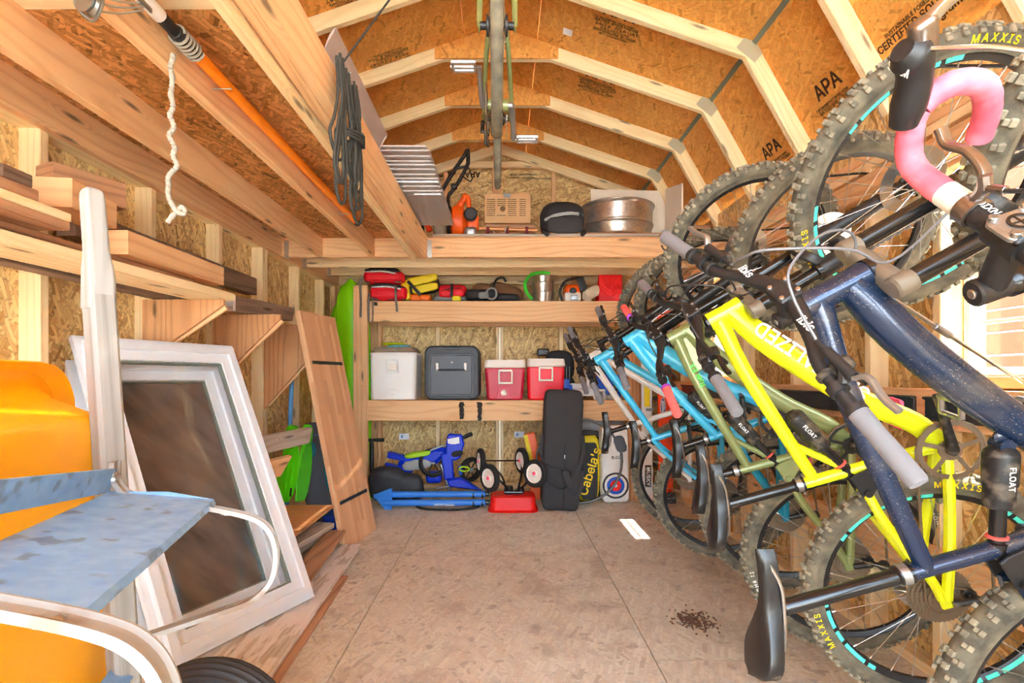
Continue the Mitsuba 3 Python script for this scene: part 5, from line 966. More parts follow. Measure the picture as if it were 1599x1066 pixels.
for i, (x, y, a) in enumerate(((-1.52, 3.62, 12), (-1.375, 3.60, 78))):
    t = thing('swim_fin', ('lime green swim fin facing the room beside the grey bag', 'lime green swim fin seen edge on beside the grey bag')[i], 'swim fin')
    M = frame((x, y, .275 if i == 0 else .27), (math.cos(math.radians(a)), -math.sin(math.radians(a)) if i == 0 else math.sin(math.radians(a)), 0), (0.0, .06, 1), (math.sin(math.radians(a)), math.cos(math.radians(a)), 0)) @ rot((0, 0, 1), -6)
    put(t, 'blade', xf(prism(fin, .012, .003), M), 'fin_green', 30)
    for j, fx in enumerate((.02, .055, .09)): put(t, 'rib', xf(tube([V(fx + .01, .02, -.004), V(fx + .02, .2, -.006), V(fx + .012, .36, -.003)], .006, 6), M), 'fin_green', 40)
    put(t, 'foot_pocket', xf(soft(.10, .05, .16, .7, 10, .002, 20, 1), M @ frame((.07, .43, .006), (1, 0, 0), (0, 0, 1), (0, 1, 0))), 'fin_green', 40)
    if i == 0: put(t, 'emblem', xf(cbox(.014, .055, .001, .0004, (.115, .07, -.0012)), M), 'black_satin')
bg = thing('duffel_bag', 'tall slumped grey canvas bag with a teal stripe behind the glued panel', 'bag')
put(bg, 'body', xf(soft(.27, .20, .74, .55, 26, .020, 7, 4), frame((-1.365, 4.10, .375), (1, 0, .10), (0, 1, 0), (-.1, 0, 1))), 'canvas_grey', 50)
put(bg, 'stripe', xf(soft(.06, .02, .24, .5, 12, .004, 14, 4), frame((-1.275, 3.993, .38), (1, 0, .10), (0, 1, 0), (-.1, 0, 1))), 'teal_cloth', 50)
put(bg, 'patch', xf(soft(.10, .02, .12, .8, 12, .003, 14, 4), frame((-1.42, 3.998, .56), (1, 0, .10), (0, 1, 0), (-.1, 0, 1))), 'teal_cloth', 50)
put(bg, 'drawstring', tube(spline([V(-1.45, 4.0, .68), V(-1.37, 3.985, .665), V(-1.30, 3.995, .70), V(-1.27, 4.0, .76)], 6), .005, 6), 'sticker_blue', 40)
solo('plastic_tub', 'dark blue plastic tub behind the foot of the glued panel', 'tub', rbox(.16, .2, .16, .02, 3, (-1.13, 3.74, .085)), 'dark_blue', 40)
# ---- things on the upper shelf --------------------------------------------------------------------------------------
ZU, ZM, ZLF = 1.767, .887, 2.125
paint('red_nylon', (222, 22, 38), .6); paint('dark_red_nylon', (110, 20, 32), .7); paint('grey_web', (110, 100, 92), .8); paint('black_nylon', (38, 38, 40), .7); paint('silver_trim', (222, 222, 224), .5)
paint('yellow_nylon', (232, 208, 30), .6); paint('orange_nylon', (232, 110, 20), .6); paint('brown_canvas', (132, 92, 60), .8); paint('grey_nylon', (126, 126, 122), .7)
def strap(pts, w=.02, th=.003, up=(0, 1, 0)): return sweep(spline(pts, 5), rrect(w, th, .001, 1), up=up)
def rucksack(lab, x0, x1, z0, z1, y, seed):
    t = thing('rucksack', lab, 'bag'); cx, w, h = (x0 + x1) / 2, x1 - x0, z1 - z0
    put(t, 'body', soft(w, .20, h, .55, 22, .008, 12, seed, (cx, y + .10, z0 + h / 2)), 'red_nylon', 50)
    put(t, 'pocket', soft(w * .80, .07, h * .55, .5, 16, .006, 18, seed, (cx - .01, y + .03, z0 + h * .40)), 'red_nylon', 50)
    zp = [V(cx - w * .42 + w * .84 * q, y - .016 + .05 * (2 * q - 1) ** 2, z0 + h * (.82 - .35 * max(0, q - .55))) for q in np.linspace(0, 1, 9)]
    put(t, 'zip_trim', tube(zp, .0085, 6), 'silver_trim', 50); put(t, 'zip_flap', tube([p + V(0, .004, .018) for p in zp], .011, 6), 'black_nylon', 50)
    put(t, 'base', soft(w * .9, .16, .035, .6, 12, .003, 20, seed, (cx, y + .10, z0 + .020)), 'grey_nylon', 50); return t
p = lambda a, b, Y=4.93: at(a, b, Y)
L = rucksack('red rucksack with silver zip at the bottom of the pair on the upper shelf', -1.185, -.852, ZU + .006, ZU + .145, 4.80, 2)
U_2 = rucksack('red and black rucksack stacked on top of the other red rucksack', -1.23, -.875, ZU + .152, ZU + .262, 4.738, 6)
put(U_2, 'top_pad', soft(.27, .12, .05, .6, 14, .006, 16, 4, (-1.06, 4.83, ZU + .266)), 'black_nylon', 50)
put(L, 'strap', strap([V(-1.175, 4.81, ZU + .06), V(-1.177, 4.785, ZU + .02), V(-1.18, 4.785, ZU - .10), V(-1.18, 4.795, ZU - .19)]), 'grey_web'); put(L, 'strap', strap([V(-1.14, 4.80, ZU + .03), V(-1.145, 4.785, ZU + .008), V(-1.145, 4.795, ZU - .10), V(-1.15, 4.80, ZU - .19)], .014), 'grey_web'); put(L, 'strap', strap([V(-.94, 4.78, ZU + .13), V(-.935, 4.755, ZU + .06), V(-.935, 4.775, ZU - .02), V(-.93, 4.795, ZU - .10)]), 'grey_web')
put(L, 'buckle', cbox(.03, .012, .03, .003, (-1.12, 4.80, ZU - .03)), 'black_nylon')
put(U_2, 'strap', strap([V(-1.215, 4.80, ZU + .22), V(-1.24, 4.775, ZU + .18), V(-1.25, 4.775, ZU + .13), V(-1.25, 4.795, ZU + .0), V(-1.25, 4.785, ZU - .15)]), 'grey_web')
t = thing('shoulder_bag', 'yellow and black soft bag lying tilted beside the red rucksacks', 'bag')
Mb = frame((-.725, 5.005, ZU + .158), (.96, 0, .20), (0, 1, 0), (-.20, 0, .96)); put(t, 'body', xf(soft(.30, .15, .15, .5, 20, .006, 14, 8), Mb), 'black_nylon', 50)
put(t, 'panel', xf(soft(.30, .05, .075, .45, 14, .005, 16, 9, (.0, -.10, .042)), Mb), 'yellow_nylon', 50); put(t, 'panel', xf(soft(.24, .05, .07, .45, 14, .005, 16, 10, (.02, -.105, -.040)), Mb), 'yellow_nylon', 50); put(t, 'panel', xf(soft(.07, .06, .16, .5, 12, .005, 16, 11, (-.16, -.09, -.03)), Mb), 'yellow_nylon', 50)
put(t, 'strap', xf(strap([V(-.12, -.13, .05), V(-.07, -.145, -.03), V(-.03, -.14, -.10)], .028), Mb), 'black_nylon')
t = thing('pouch', 'small orange pouch under the yellow bag on the upper shelf', 'bag'); put(t, 'body', join(soft(.12, .13, .075, .6, 14, .004, 18, 3, (-.795, 4.97, ZU + .042)), soft(.11, .12, .07, .6, 14, .004, 18, 4, (-.705, 4.97, ZU + .040))), 'orange_nylon', 50); put(t, 'trim', cbox(.21, .10, .010, .004, (-.76, 4.945, ZU + .006)), 'grey_nylon')
t = thing('life_vest', 'red and grey buoyancy vest folded on the upper shelf', 'vest')
put(t, 'panel', soft(.26, .16, .10, .5, 18, .010, 14, 5, (-.46, 5.02, ZU + .12)), 'red_nylon', 50); put(t, 'panel', soft(.15, .12, .07, .5, 16, .008, 14, 6, (-.50, 4.94, ZU + .075)), 'red_nylon', 50); put(t, 'panel', soft(.11, .12, .075, .5, 16, .008, 14, 7, (-.40, 4.945, ZU + .085)), 'red_nylon', 50)
put(t, 'lining', soft(.30, .20, .06, .6, 16, .008, 14, 8, (-.48, 5.0, ZU + .035)), 'grey_nylon', 50); put(t, 'strap', join(strap([V(-.46, 4.875, ZU + .04), V(-.455, 4.865, ZU + .10), V(-.46, 4.91, ZU + .165)], .025), strap([V(-.57, 4.90, ZU + .09), V(-.47, 4.868, ZU + .115), V(-.37, 4.875, ZU + .125)], .022, up=(0, 0, 1))), 'black_nylon')
put(t, 'yellow_tab', soft(.08, .05, .05, .6, 10, .004, 16, 9, (-.415, 4.89, ZU + .028)), 'yellow_nylon', 50)
t = thing('tool_harness', 'black and grey webbing harness heaped in front of the brown bag', 'harness')
put(t, 'pad', soft(.30, .18, .10, .6, 18, .014, 12, 13, (-.19, 4.965, ZU + .070)), 'black_nylon', 50)
put(t, 'pad', soft(.22, .14, .07, .6, 16, .010, 12, 14, (.04, 4.985, ZU + .047)), 'black_nylon', 50)
put(t, 'plate', xf(soft(.09, .02, .06, .5, 12, .002, 12, 2), frame((-.17, 4.862, ZU + .055), (1, 0, .1), (0, 1, 0), (-.1, 0, 1))), 'grey_nylon', 50)
put(t, 'hoop', tube([V(-.10 + .045 * math.cos(a), 4.855, ZU + .068 + .05 * math.sin(a)) for a in np.linspace(0, 2 * PI, 25)[:-1]], .011, 7, closed=True), 'grey_nylon', 50)
t = thing('canvas_bag', 'brown canvas gear bag slumped behind the harness on the upper shelf', 'bag')
put(t, 'body', xf(soft(.34, .15, .17, .6, 22, .010, 10, 21), frame((.03, 5.19, ZU + .12), (.93, 0, -.32), (0, 1, 0), (.32, 0, .93))), 'brown_canvas', 50); put(t, 'roll', xf(soft(.20, .11, .12, .8, 16, .006, 12, 22), frame((-.19, 5.19, ZU + .16), (1, 0, 0), (0, 1, 0), (0, 0, 1))), 'brown_canvas', 50)
put(t, 'strap', tube(spline([V(-.10, 5.05, ZU + .06), V(-.085, 5.03, ZU + .15), V(-.06, 5.05, ZU + .225), V(.0, 5.06, ZU + .25), V(.03, 5.06, ZU + .21)], 5), .010, 6), 'black_nylon', 50)
t = thing('bucket', 'galvanized steel pail with a green strap on its rim, on the upper shelf', 'bucket'); bx, by = .365, 4.99
put(t, 'pail', lathe([(0, 0), (.085, 0), (.09, .006), (.098, .09), (.101, .095), (.098, .10), (.103, .175), (.107, .18), (.103, .186), (.107, .235), (.111, .24), (.108, .246), (.103, .24), (.099, .18), (.086, .012), (0, .012)], 36, frame((bx, by, ZU), (1, 0, 0), (0, 1, 0), (0, 0, 1))), 'galvanized', 35)
put(t, 'strap', sweep(spline([V(bx - .10, by - .09, ZU + .022), V(bx - .15, by - .06, ZU + .10), V(bx - .16, by - .05, ZU + .18), V(bx - .11, by - .08, ZU + .245), V(bx - .02, by - .10, ZU + .262), V(bx + .06, by - .09, ZU + .255)], 6), rrect(.03, .006, .002, 1), up=(.5, 1, 0)), 'green_plastic', 30)
put(t, 'handle', tube(spline([V(bx - .110, by, ZU + .23), V(bx - .14, by - .05, ZU + .15), V(bx - .11, by - .10, ZU + .03), V(bx - .05, by - .12, ZU + .02)], 6), .003, 6), 'steel', 40)
paint('saw_orange', (238, 96, 24), .4); paint('saw_white', (226, 222, 210), .5); paint('chock_red', (232, 24, 18), .45)
t = thing('chainsaw', 'small orange and white chainsaw with a black handle on the upper shelf', 'chainsaw'); cx = .635
put(t, 'cover', soft(.14, .15, .13, .6, 16, 0, 8, 0, (cx, 5.00, ZU + .105)), 'saw_orange', 50); put(t, 'engine', rbox(.15, .18, .09, .02, 3, (cx, 5.0, ZU + .048)), 'saw_white', 40)
put(t, 'air_filter', lathe([(0, 0), (.03, 0), (.032, .012), (.025, .018), (0, .018)], 16, look((cx, 4.93, ZU + .10), (0, -1, 0))), 'black_satin', 40); put(t, 'exhaust', rbox(.06, .02, .045, .006, 2, (cx + .01, 4.90, ZU + .04)), 'brushed_alloy', 40)
put(t, 'front_handle', tube(spline([V(cx - .09, 4.96, ZU + .01), V(cx - .115, 4.95, ZU + .10), V(cx - .07, 4.95, ZU + .19), V(cx + .02, 4.96, ZU + .225), V(cx + .09, 4.98, ZU + .22), V(cx + .10, 5.0, ZU + .12)], 6), .011, 8), 'black_satin', 50)
put(t, 'hand_guard', xf(rbox(.07, .012, .13, .006, 2), frame((cx + .085, 4.95, ZU + .17), (.9, 0, .3), (0, 1, 0), (-.3, 0, .9))), 'black_satin', 40)
t = thing('work_gloves', 'crumpled pale leather work gloves hanging over the shelf edge beside the chainsaw', 'gloves')
put(t, 'glove', xf(soft(.14, .07, .11, .7, 18, .010, 16, 31), frame((.815, 4.93, ZU + .095), (.85, 0, .5), (0, 1, 0), (-.5, 0, .85))), paint('pale_leather', (214, 200, 172), .8), 50); put(t, 'glove', soft(.09, .08, .10, .6, 16, .008, 16, 32, (.775, 4.98, ZU + .065)), 'pale_leather', 50)
t = thing('wheel_chock', 'bright red plastic wheel chock with chevron ribs standing on the upper shelf', 'wheel chock'); x0, x1 = .865, 1.075
put(t, 'block', xf(prism([(0, 0), (.20, 0), (.20, .05), (.02, .245), (0, .245)], x1 - x0, .006), frame((x0, 4.90, ZU), (0, 1, 0), (0, 0, 1), (1, 0, 0))), 'chock_red', 30); cm = (x0 + x1) / 2
for q in range(4):
    for s in (-1, 1): put(t, 'rib', xf(cbox(.012, .016, .10, .003), frame((cm + s * .05, 4.895, ZU + .085 + .036 * q), (.7, 0, -.7 * s), (0, 1, 0), (.7 * s, 0, .7))), 'chock_red')
put(t, 'rib', cbox(.010, .016, .13, .003, (cm, 4.895, ZU + .17)), 'chock_red')

# ---- things on the middle shelf -------------------------------------------------------------------------------------
paint('cooler_white', (232, 232, 228), .4); paint('taupe', (150, 132, 112), .5); paint('cooler_grey', (78, 84, 92), .45); paint('cooler_dark', (54, 58, 64), .5); paint('crimson', (196, 28, 58), .4); paint('cooler_red', (238, 24, 44), .38); paint('off_white', (236, 228, 216), .45)
def taper(w0, w1, d0, d1, h, r=.03, n=4):
    rs = [np.c_[rrect(w0 - .02, d0 - .02, r, n), np.zeros(4 * (n + 1))], np.c_[rrect(w0, d0, r, n), np.full(4 * (n + 1), .012)], np.c_[rrect(w1, d1, r, n), np.full(4 * (n + 1), h - .008)], np.c_[rrect(w1 - .012, d1 - .012, r, n), np.full(4 * (n + 1), h)]]
    v, f = loftR(rs); m = 4 * (n + 1); v = np.vstack([v, [[0, 0, 0], [0, 0, h]]]); k = len(v) - 2; f = np.vstack([f, [(k, (q + 1) % m, q) for q in range(m)], [(k + 1, 3 * m + q, 3 * m + (q + 1) % m) for q in range(m)]])
    return v, (f[:, ::-1] if _inward(v, f) else f)
t = thing('cooler', 'big white wheeled cooler with a taupe lid on the middle shelf', 'cooler'); cx, yf = -.985, 4.868; w, h = .425, .425; yc = yf + .20; 
put(t, 'body', mv(taper(w - .015, w, .375, .385, h, .045), cx, yc, ZM), 'cooler_white', 35); put(t, 'rim', mv(taper(w + .008, w + .008, .395, .395, .028, .05), cx, yc, ZM + h - .03), 'cooler_white', 35)
put(t, 'lid', mv(taper(w - .02, w - .06, .38, .34, .05, .05), cx, yc, ZM + h), 'taupe', 35); put(t, 'lid_grip', rbox(.12, .04, .026, .008, 2, (cx - .02, yc - .188, ZM + h + .022)), 'taupe', 35)
put(t, 'handle_recess', join(cbox(.125, .010, .012, .003, (cx, yf - .003, ZM + .355)), cbox(.012, .010, .10, .003, (cx - .055, yf - .003, ZM + .30)), cbox(.012, .010, .10, .003, (cx + .055, yf - .003, ZM + .30)), cbox(.11, .010, .012, .003, (cx, yf - .003, ZM + .245))), 'cooler_white', 30)
put(t, 'handle', rbox(.075, .014, .07, .005, 2, (cx, yf - .004, ZM + .295)), 'off_white', 30)
put(t, 'drain', join(rbox(.075, .012, .07, .006, 2, (cx + .02, yf + .002, ZM + .06)), lathe([(0, 0), (.016, 0), (.018, .01), (.012, .016), (0, .016)], 14, look((cx + .015, yf - .002, ZM + .055), (0, -1, 0)))), 'cooler_white', 30)
for i, (lab, col, dx, dz, tl) in enumerate((('lime yellow flying disc lying on the white cooler', (206, 224, 30), -.01, .0, 1), ('pale blue flying disc lying under the lime one on the white cooler', (130, 214, 224), .035, -.004, -3))):
    solo('flying_disc', lab, 'flying disc', lathe([(0, .018), (.07, .018), (.10, .014), (.112, .004), (.110, 0), (.106, .004), (.095, .011), (0, .014)], 32, frame((cx + dx, yc - .10, ZM + h + .052 + (0 if i else .022)), (1, 0, 0), (0, 1, 0), (0, 0, 1)) @ rot((0, 1, 0), tl)), paint(f'disc_plastic_{i}', col, .4), 35)
t = thing('portable_fridge', 'dark grey portable fridge with a white end handle beside the white cooler', 'fridge'); cx = -.455; w, h = .49, .485
put(t, 'body', xf(prism(rrect(w, h, .07, 6), .40, .014), frame((cx, yf + .40, ZM + h / 2), (1, 0, 0), (0, 0, 1), (0, -1, 0))), 'cooler_dark', 35)
put(t, 'end_panel', xf(prism(rrect(w - .085, h - .10, .035, 5), .010, .004), frame((cx - .005, yf + .004, ZM + h / 2 - .02), (1, 0, 0), (0, 0, 1), (0, -1, 0))), 'cooler_grey', 35)
fr_ = rrect(w - .12, h - .135, .03, 5); put(t, 'panel_rib', tube(np.array([(cx - .005 + q[0], yf - .006, ZM + h / 2 - .02 + q[1]) for q in fr_]), .004, 6, closed=True), 'cooler_grey', 35)
put(t, 'handle_bar', rod((cx - .125, yf - .028, ZM + .268), (cx + .12, yf - .028, ZM + .268), .007, 10), 'black_satin', 40)
for x in (cx - .128, cx + .122): put(t, 'handle_bracket', rbox(.026, .034, .072, .006, 2, (x, yf - .016, ZM + .295)), 'white_plastic', 35)
put(t, 'latch', rbox(.14, .014, .022, .004, 2, (cx, yf + .0, ZM + h - .025)), 'black_satin', 35); put(t, 'emblem', xf(prism([(-.012, 0), (0, .006), (.012, .002), (.004, -.004)], .002), frame((cx, yf - .007, ZM + .335), (1, 0, 0), (0, 0, 1), (0, -1, 0))), 'white_print')
for i, (lab, cx, wt, wb0, mat, hh) in enumerate((('crimson cooler with a white lid and a drain valve, left of the two red coolers', .020, .365, .325, 'crimson', .285), ('bright red cooler with a white lid, right of the two red coolers', .390, .335, .318, 'cooler_red', .295))):
    t = thing('cooler', lab, 'cooler'); put(t, 'body', mv(taper(wb0, wt, .21, .24, hh, .03), cx, yf + .137, ZM), mat, 35)
    put(t, 'lid', mv(taper(wt + .012, wt - .005, .26, .25, .075, .035), cx, yf + .137, ZM + hh), 'off_white', 35)
    hx, hy, hw, hz = cx + (.005 if i == 0 else -.005), yf - .012 + .015, .115, ZM + hh - (.005 if i == 0 else -.01)
    put(t, 'handle', join(cbox(.015, .016, .115, .004, (hx - hw / 2, hy - .012, hz - .075)), cbox(.015, .016, .115, .004, (hx + hw / 2, hy - .012, hz - .075)), cbox(hw + .015, .016, .018, .004, (hx, hy - .012, hz - .128)), cbox(hw + .01, .016, .020, .004, (hx, hy - .012, hz - .018))), 'off_white', 35)
    put(t, 'groove', cbox(wt - .01, .004, .006, .001, (cx, yf + .017, ZM + hh - .03)), mat)
    if i == 0:
        put(t, 'drain', lathe([(0, 0), (.026, 0), (.028, .012), (.018, .02), (0, .02)], 16, look((cx - .01, yf + .026, ZM + .062), (0, -1, 0))), 'off_white', 40); put(t, 'drain_panel', xf(prism([(-.07, -.055), (.07, -.055), (.045, .05), (-.045, .05)], .006, .003), frame((cx - .01, yf + .028, ZM + .062), (1, 0, 0), (0, 0, 1), (0, -1, 0))), mat, 30)
t = thing('camera_bag', 'soft black bag with two bright buckles lying behind the bright red cooler', 'bag')
put(t, 'body', soft(.28, .13, .30, .7, 20, .010, 10, 41, (.545, 5.22, ZM + .31)), 'black_nylon', 50); put(t, 'flap', rbox(.11, .06, .07, .015, 2, (.385, 5.20, ZM + .44)), 'black_satin', 40); put(t, 'base', soft(.34, .12, .22, .6, 16, .006, 10, 42, (.52, 5.22, ZM + .118)), 'black_nylon', 50)
for x in (.355, .415): put(t, 'buckle', soft(.016, .012, .016, 1, 8, 0, 8, 0, (x, 5.165, ZM + .445)), 'steel', 40)
paint('tool_blue', (28, 84, 190), .4); paint('cast_grey', (150, 152, 148), .5); paint('cast_light', (206, 208, 206), .45)
t = thing('mitre_saw', 'blue and grey mitre saw at the right end of the middle shelf', 'saw'); bx = .74; y = 4.95
put(t, 'base', join(cbox(.30, .26, .022, .005, (bx + .05, y + .06, ZM + .085)), *[xf(prism([(-.075, 0), (-.06, 0), (-.045, .035), (.045, .035), (.06, 0), (.075, 0), (.07, .085), (-.07, .085)], .03, .003), frame((bx + .02 + .16 * q, y - .065, ZM), (1, 0, 0), (0, 0, 1), (0, -1, 0))) for q in (0,)], cbox(.04, .20, .075, .004, (bx + .18, y + .06, ZM + .037)), cbox(.04, .20, .075, .004, (bx - .07, y + .06, ZM + .037))), 'cast_light', 30)
put(t, 'fence', join(cbox(.028, .02, .16, .003, (bx + .04, y + .03, ZM + .17)), cbox(.34, .02, .05, .003, (bx + .05, y + .10, ZM + .12))), 'cast_light')
put(t, 'arm', tube(spline([V(bx + .25, y + .20, ZM + .10), V(bx + .22, y + .16, ZM + .22), V(bx + .12, y + .06, ZM + .25), V(bx - .01, y + .02, ZM + .235)], 6), np.linspace(.05, .035, 19), 10), 'cast_grey', 50)
put(t, 'blade_guard', lathe([(0, -.018), (.085, -.018), (.09, -.01), (.09, .01), (.085, .018), (0, .018)], 28, look((bx + .19, y + .0, ZM + .175), (.2, -1, 0))), 'tool_blue', 40)
put(t, 'blade', lathe([(0, -.002), (.098, -.002), (.098, .002), (0, .002)], 36, look((bx + .195, y + .025, ZM + .172), (.2, -1, 0))), 'steel', 20)
put(t, 'motor', join(rod((bx + .06, y - .01, ZM + .355), (bx + .21, y + .02, ZM + .375), .058, 18), ), 'tool_blue', 40); put(t, 'motor_cap', rod((bx - .0, y - .02, ZM + .350), (bx + .065, y - .008, ZM + .357), .055, 18, .058), 'black_satin', 40)
put(t, 'grip', tube(spline([V(bx + .10, y, ZM + .30), V(bx + .16, y - .05, ZM + .26), V(bx + .24, y - .05, ZM + .25), V(bx + .27, y - .02, ZM + .18)], 6), .020, 8), 'black_satin', 50)
t = thing('bar_clamp', 'blue and white bar clamps standing between the red cooler and the mitre saw', 'clamp')
for q, dx in enumerate((0, .05)):
    put(t, 'bar', cbox(.012, .02, .30, .002, (.585 + dx * .6, 5.0 + .03 * q, ZM + .152)), 'dark_steel'); put(t, 'jaw', rbox(.06, .03, .09, .01, 2, (.58 + dx * .6, 4.97 + .03 * q, ZM + .14 - .05 * q)), 'tool_blue', 40); put(t, 'pad', rbox(.05, .03, .028, .006, 2, (.59 + dx * .6, 4.97 + .03 * q, ZM + .045)), 'off_white', 40)
t = thing('vice', 'small blue bench vice on the shelf beside the mitre saw base', 'vice'); put(t, 'jaw', rbox(.09, .04, .05, .012, 2, (.965, 4.872, ZM + .075)), 'tool_blue', 40); put(t, 'base', rbox(.07, .04, .045, .01, 2, (.965, 4.872, ZM + .024)), 'cast_grey', 40); put(t, 'screw', rod((.92, 4.868, ZM + .075), (1.02, 4.868, ZM + .075), .007, 8), 'steel', 40)
t = thing('caulking_gun', 'dark caulking gun with a blue tube at the end of the middle shelf', 'tool'); put(t, 'tube', rod((1.05, 4.95, ZM + .012), (1.07, 4.99, ZM + .22), .022, 12), 'tool_blue', 40); put(t, 'frame', rod((1.03, 4.93, ZM + .005), (1.035, 4.96, ZM + .16), .008, 8), 'dark_steel', 40)

# ---- things on the floor by the end wall ----------------------------------------------------------------------------
t = thing('kick_scooter', 'black and green kick scooter with a T-bar standing at the shelf post', 'scooter'); sx, sy = -1.178, 4.90
put(t, 'stem', join(rod((sx, sy, .12), (sx, sy, .49), .019, 12), rod((sx, sy, .44), (sx, sy, .535), .016, 12)), 'black_satin', 40); put(t, 'handlebar', rod((sx - .09, sy, .525), (sx + .09, sy, .525), .013, 12), 'black_satin', 40)
for s in (-1, 1): put(t, 'grip', rod((sx + s * .045, sy, .525), (sx + s * .11, sy, .525), .0165, 12), 'black_satin', 40)
put(t, 'fold_lever', rbox(.05, .02, .03, .006, 2, (sx + .035, sy - .01, .205)), 'brushed_alloy', 40); put(t, 'deck', rbox(.07, .24, .02, .008, 2, (sx, sy + .17, .075)), 'fin_green', 40)
for yy in (sy - .0, sy + .30): put(t, 'wheel', lathe([(0, -.014), (.045, -.014), (.05, -.006), (.05, .006), (.045, .014), (0, .014)], 20, look((sx, yy, .051), (1, 0, 0))), 'fin_green', 40)
solo('tarp_bundle', 'folded black tarp heaped on the floor in front of the toy motorbike', 'tarp', xf(join(soft(.34, .16, .30, .75, 24, .022, 8, 51, (0, 0, .165)), soft(.26, .14, .26, .7, 20, .016, 9, 52, (.17, .0, .13))), frame((-.99, 4.715, 0), (1, 0, 0), (0, 1, 0), (0, 0, 1))), paint('tarp_black', (44, 46, 50), .6), 50)
paint('toy_blue', (10, 50, 205), .35); paint('lime_vinyl', (170, 216, 40), .5); paint('grey_vinyl', (150, 154, 152), .5); paint('dark_tyre', (36, 36, 36), .8)
t = thing('toy_motorbike', 'blue child toy motorbike with lime seat lying behind the blue tripod legs', 'toy motorbike'); yk = 4.95; Q2 = lambda a, b, Y=yk: at(a, b, Y)
put(t, 'front_plate', xf(prism([(-.075, .08), (-.06, .105), (.02, .115), (.035, .125), (.06, .10), (.085, .04), (.075, -.08), (.03, -.115), (-.03, -.105), (-.06, -.05)], .05, .012), frame(Q2(709, 697, 4.80), (1, 0, -.2), (.2, 0, 1), (0, -1, 0))), 'toy_blue', 35)
put(t, 'number_sticker', xf(prism([(-.05, .02), (.05, .05), (.06, -.005), (.0, -.02), (-.04, -.015)], .002), frame(Q2(707, 690, 4.748), (1, 0, -.1), (.1, 0, 1), (0, -1, 0))), 'sticker'); put(t, 'lamp', xf(soft(.10, .03, .05, .8, 12), frame(Q2(714, 708, 4.745), (1, 0, .2), (0, 1, 0), (-.2, 0, 1))), 'dark_tyre', 50)
put(t, 'tank', xf(prism([(-.28, -.05), (-.10, -.04), (.06, -.06), (.17, .02), (.16, .07), (.06, .085), (-.06, .04), (-.16, .02), (-.27, .0)], .14, .03), frame(Q2(672, 712, 4.98), (1, 0, .12), (-.12, 0, 1), (0, -1, 0))), 'toy_blue', 35)
put(t, 'rear_fender', join(xf(prism([(-.13, .05), (.10, -.01), (.10, -.05), (-.14, -.0)], .12, .012), frame(Q2(632, 712, 4.96), (1, 0, .0), (0, 0, 1), (0, -1, 0))), xf(prism([(-.14, .03), (.10, -.02), (.10, -.06), (-.11, -.03)], .11, .012), frame(Q2(628, 726, 4.96), (1, 0, .0), (0, 0, 1), (0, -1, 0)))), 'toy_blue', 35)
put(t, 'seat', xf(soft(.24, .12, .05, .6, 14), frame(Q2(653, 709, 4.88), (1, 0, .16), (0, 1, 0), (-.16, 0, 1))), 'lime_vinyl', 50); put(t, 'side_panel', xf(soft(.26, .06, .10, .7, 14), frame(Q2(651, 725, 4.86), (1, 0, .14), (0, 1, 0), (-.14, 0, 1))), 'grey_vinyl', 50)
put(t, 'engine', rbox(.14, .14, .10, .03, 3, tuple(Q2(678, 744, 4.93))), 'toy_blue', 40); put(t, 'front_fender', xf(prism([(-.10, .03), (.02, .05), (.17, -.045), (.20, -.065), (.10, -.05), (-.08, -.03)], .09, .012), frame(Q2(717, 752, 4.80), (1, 0, 0), (0, 0, 1), (0, -1, 0))), 'toy_blue', 35)
put(t, 'fork_shroud', xf(prism([(-.05, .12), (.05, .13), (.045, -.10), (-.04, -.11)], .05, .012), frame(Q2(700, 728, 4.80), (1, 0, .1), (-.1, 0, 1), (0, -1, 0))), 'toy_blue', 35); put(t, 'fork_tube', join(rod(Q2(688, 724, 4.84), Q2(703, 768, 4.84), .018, 10), rod(Q2(680, 763, 4.82), Q2(720, 756, 4.80), .014, 10)), 'brushed_alloy', 40)
put(t, 'handlebar', tube(spline([Q2(672, 703, 4.86), Q2(690, 696, 4.86), Q2(705, 692, 4.86), Q2(728, 680, 4.78)], 5), .010, 8), 'grey_vinyl', 40); put(t, 'grip', rod(Q2(721, 684, 4.79), Q2(737, 677, 4.77), .018, 12), 'dark_tyre', 40)
for (a, b, Y, nz_, r) in ((676, 722, 4.87, (.35, -.9, .35), .13), (735, 733, 4.95, (.6, -.8, -.2), .115)):
    M = look(Q2(a, b, Y), nz_); k = put(t, 'wheel', lathe([(r - .03, -.028), (r - .006, -.028), (r, -.016), (r, .016), (r - .006, .028), (r - .03, .028), (r - .036, 0), (r - .03, -.028)], 28, M), 'dark_tyre', 30); put(k, 'hub', lathe([(0, -.02), (.02, -.02), (.02, .02), (0, .02)], 12, M), 'grey_vinyl', 40)
    put(k, 'spokes', join([xf(cbox(r * 1.9 - .05, .012, .012, .003), M @ rot((0, 0, 1), 60 * q)) for q in range(3)]), 'dark_tyre', kind='stuff')
put(t, 'shock', lathe([(0, 0), (.016, 0), (.016, .08), (0, .08)], 10, look(Q2(718, 727, 4.86), (.1, 0, -1))), 'tool_blue', 40); put(t, 'band', tube([Q2(725, 732, 4.84) + V(.045 * math.cos(a), 0, .02 * math.sin(a)) for a in np.linspace(0, 2 * PI, 17)[:-1]], .008, 6, closed=True), 'lime_vinyl', 40)
paint('stand_blue', (50, 132, 226), .4)
t = thing('tripod_stand', 'folded bright blue steel tripod stand lying on the floor before the toy motorbike', 'stand'); yt = 4.55; q = lambda a, b, Y=yt: at(a, b, Y)
for b in (772, 785): put(t, 'leg_tube', rod(q(598, b, yt - (b - 772) * .004), q(758, b - 1, yt - (b - 772) * .004), .026, 16), 'stand_blue', 40)
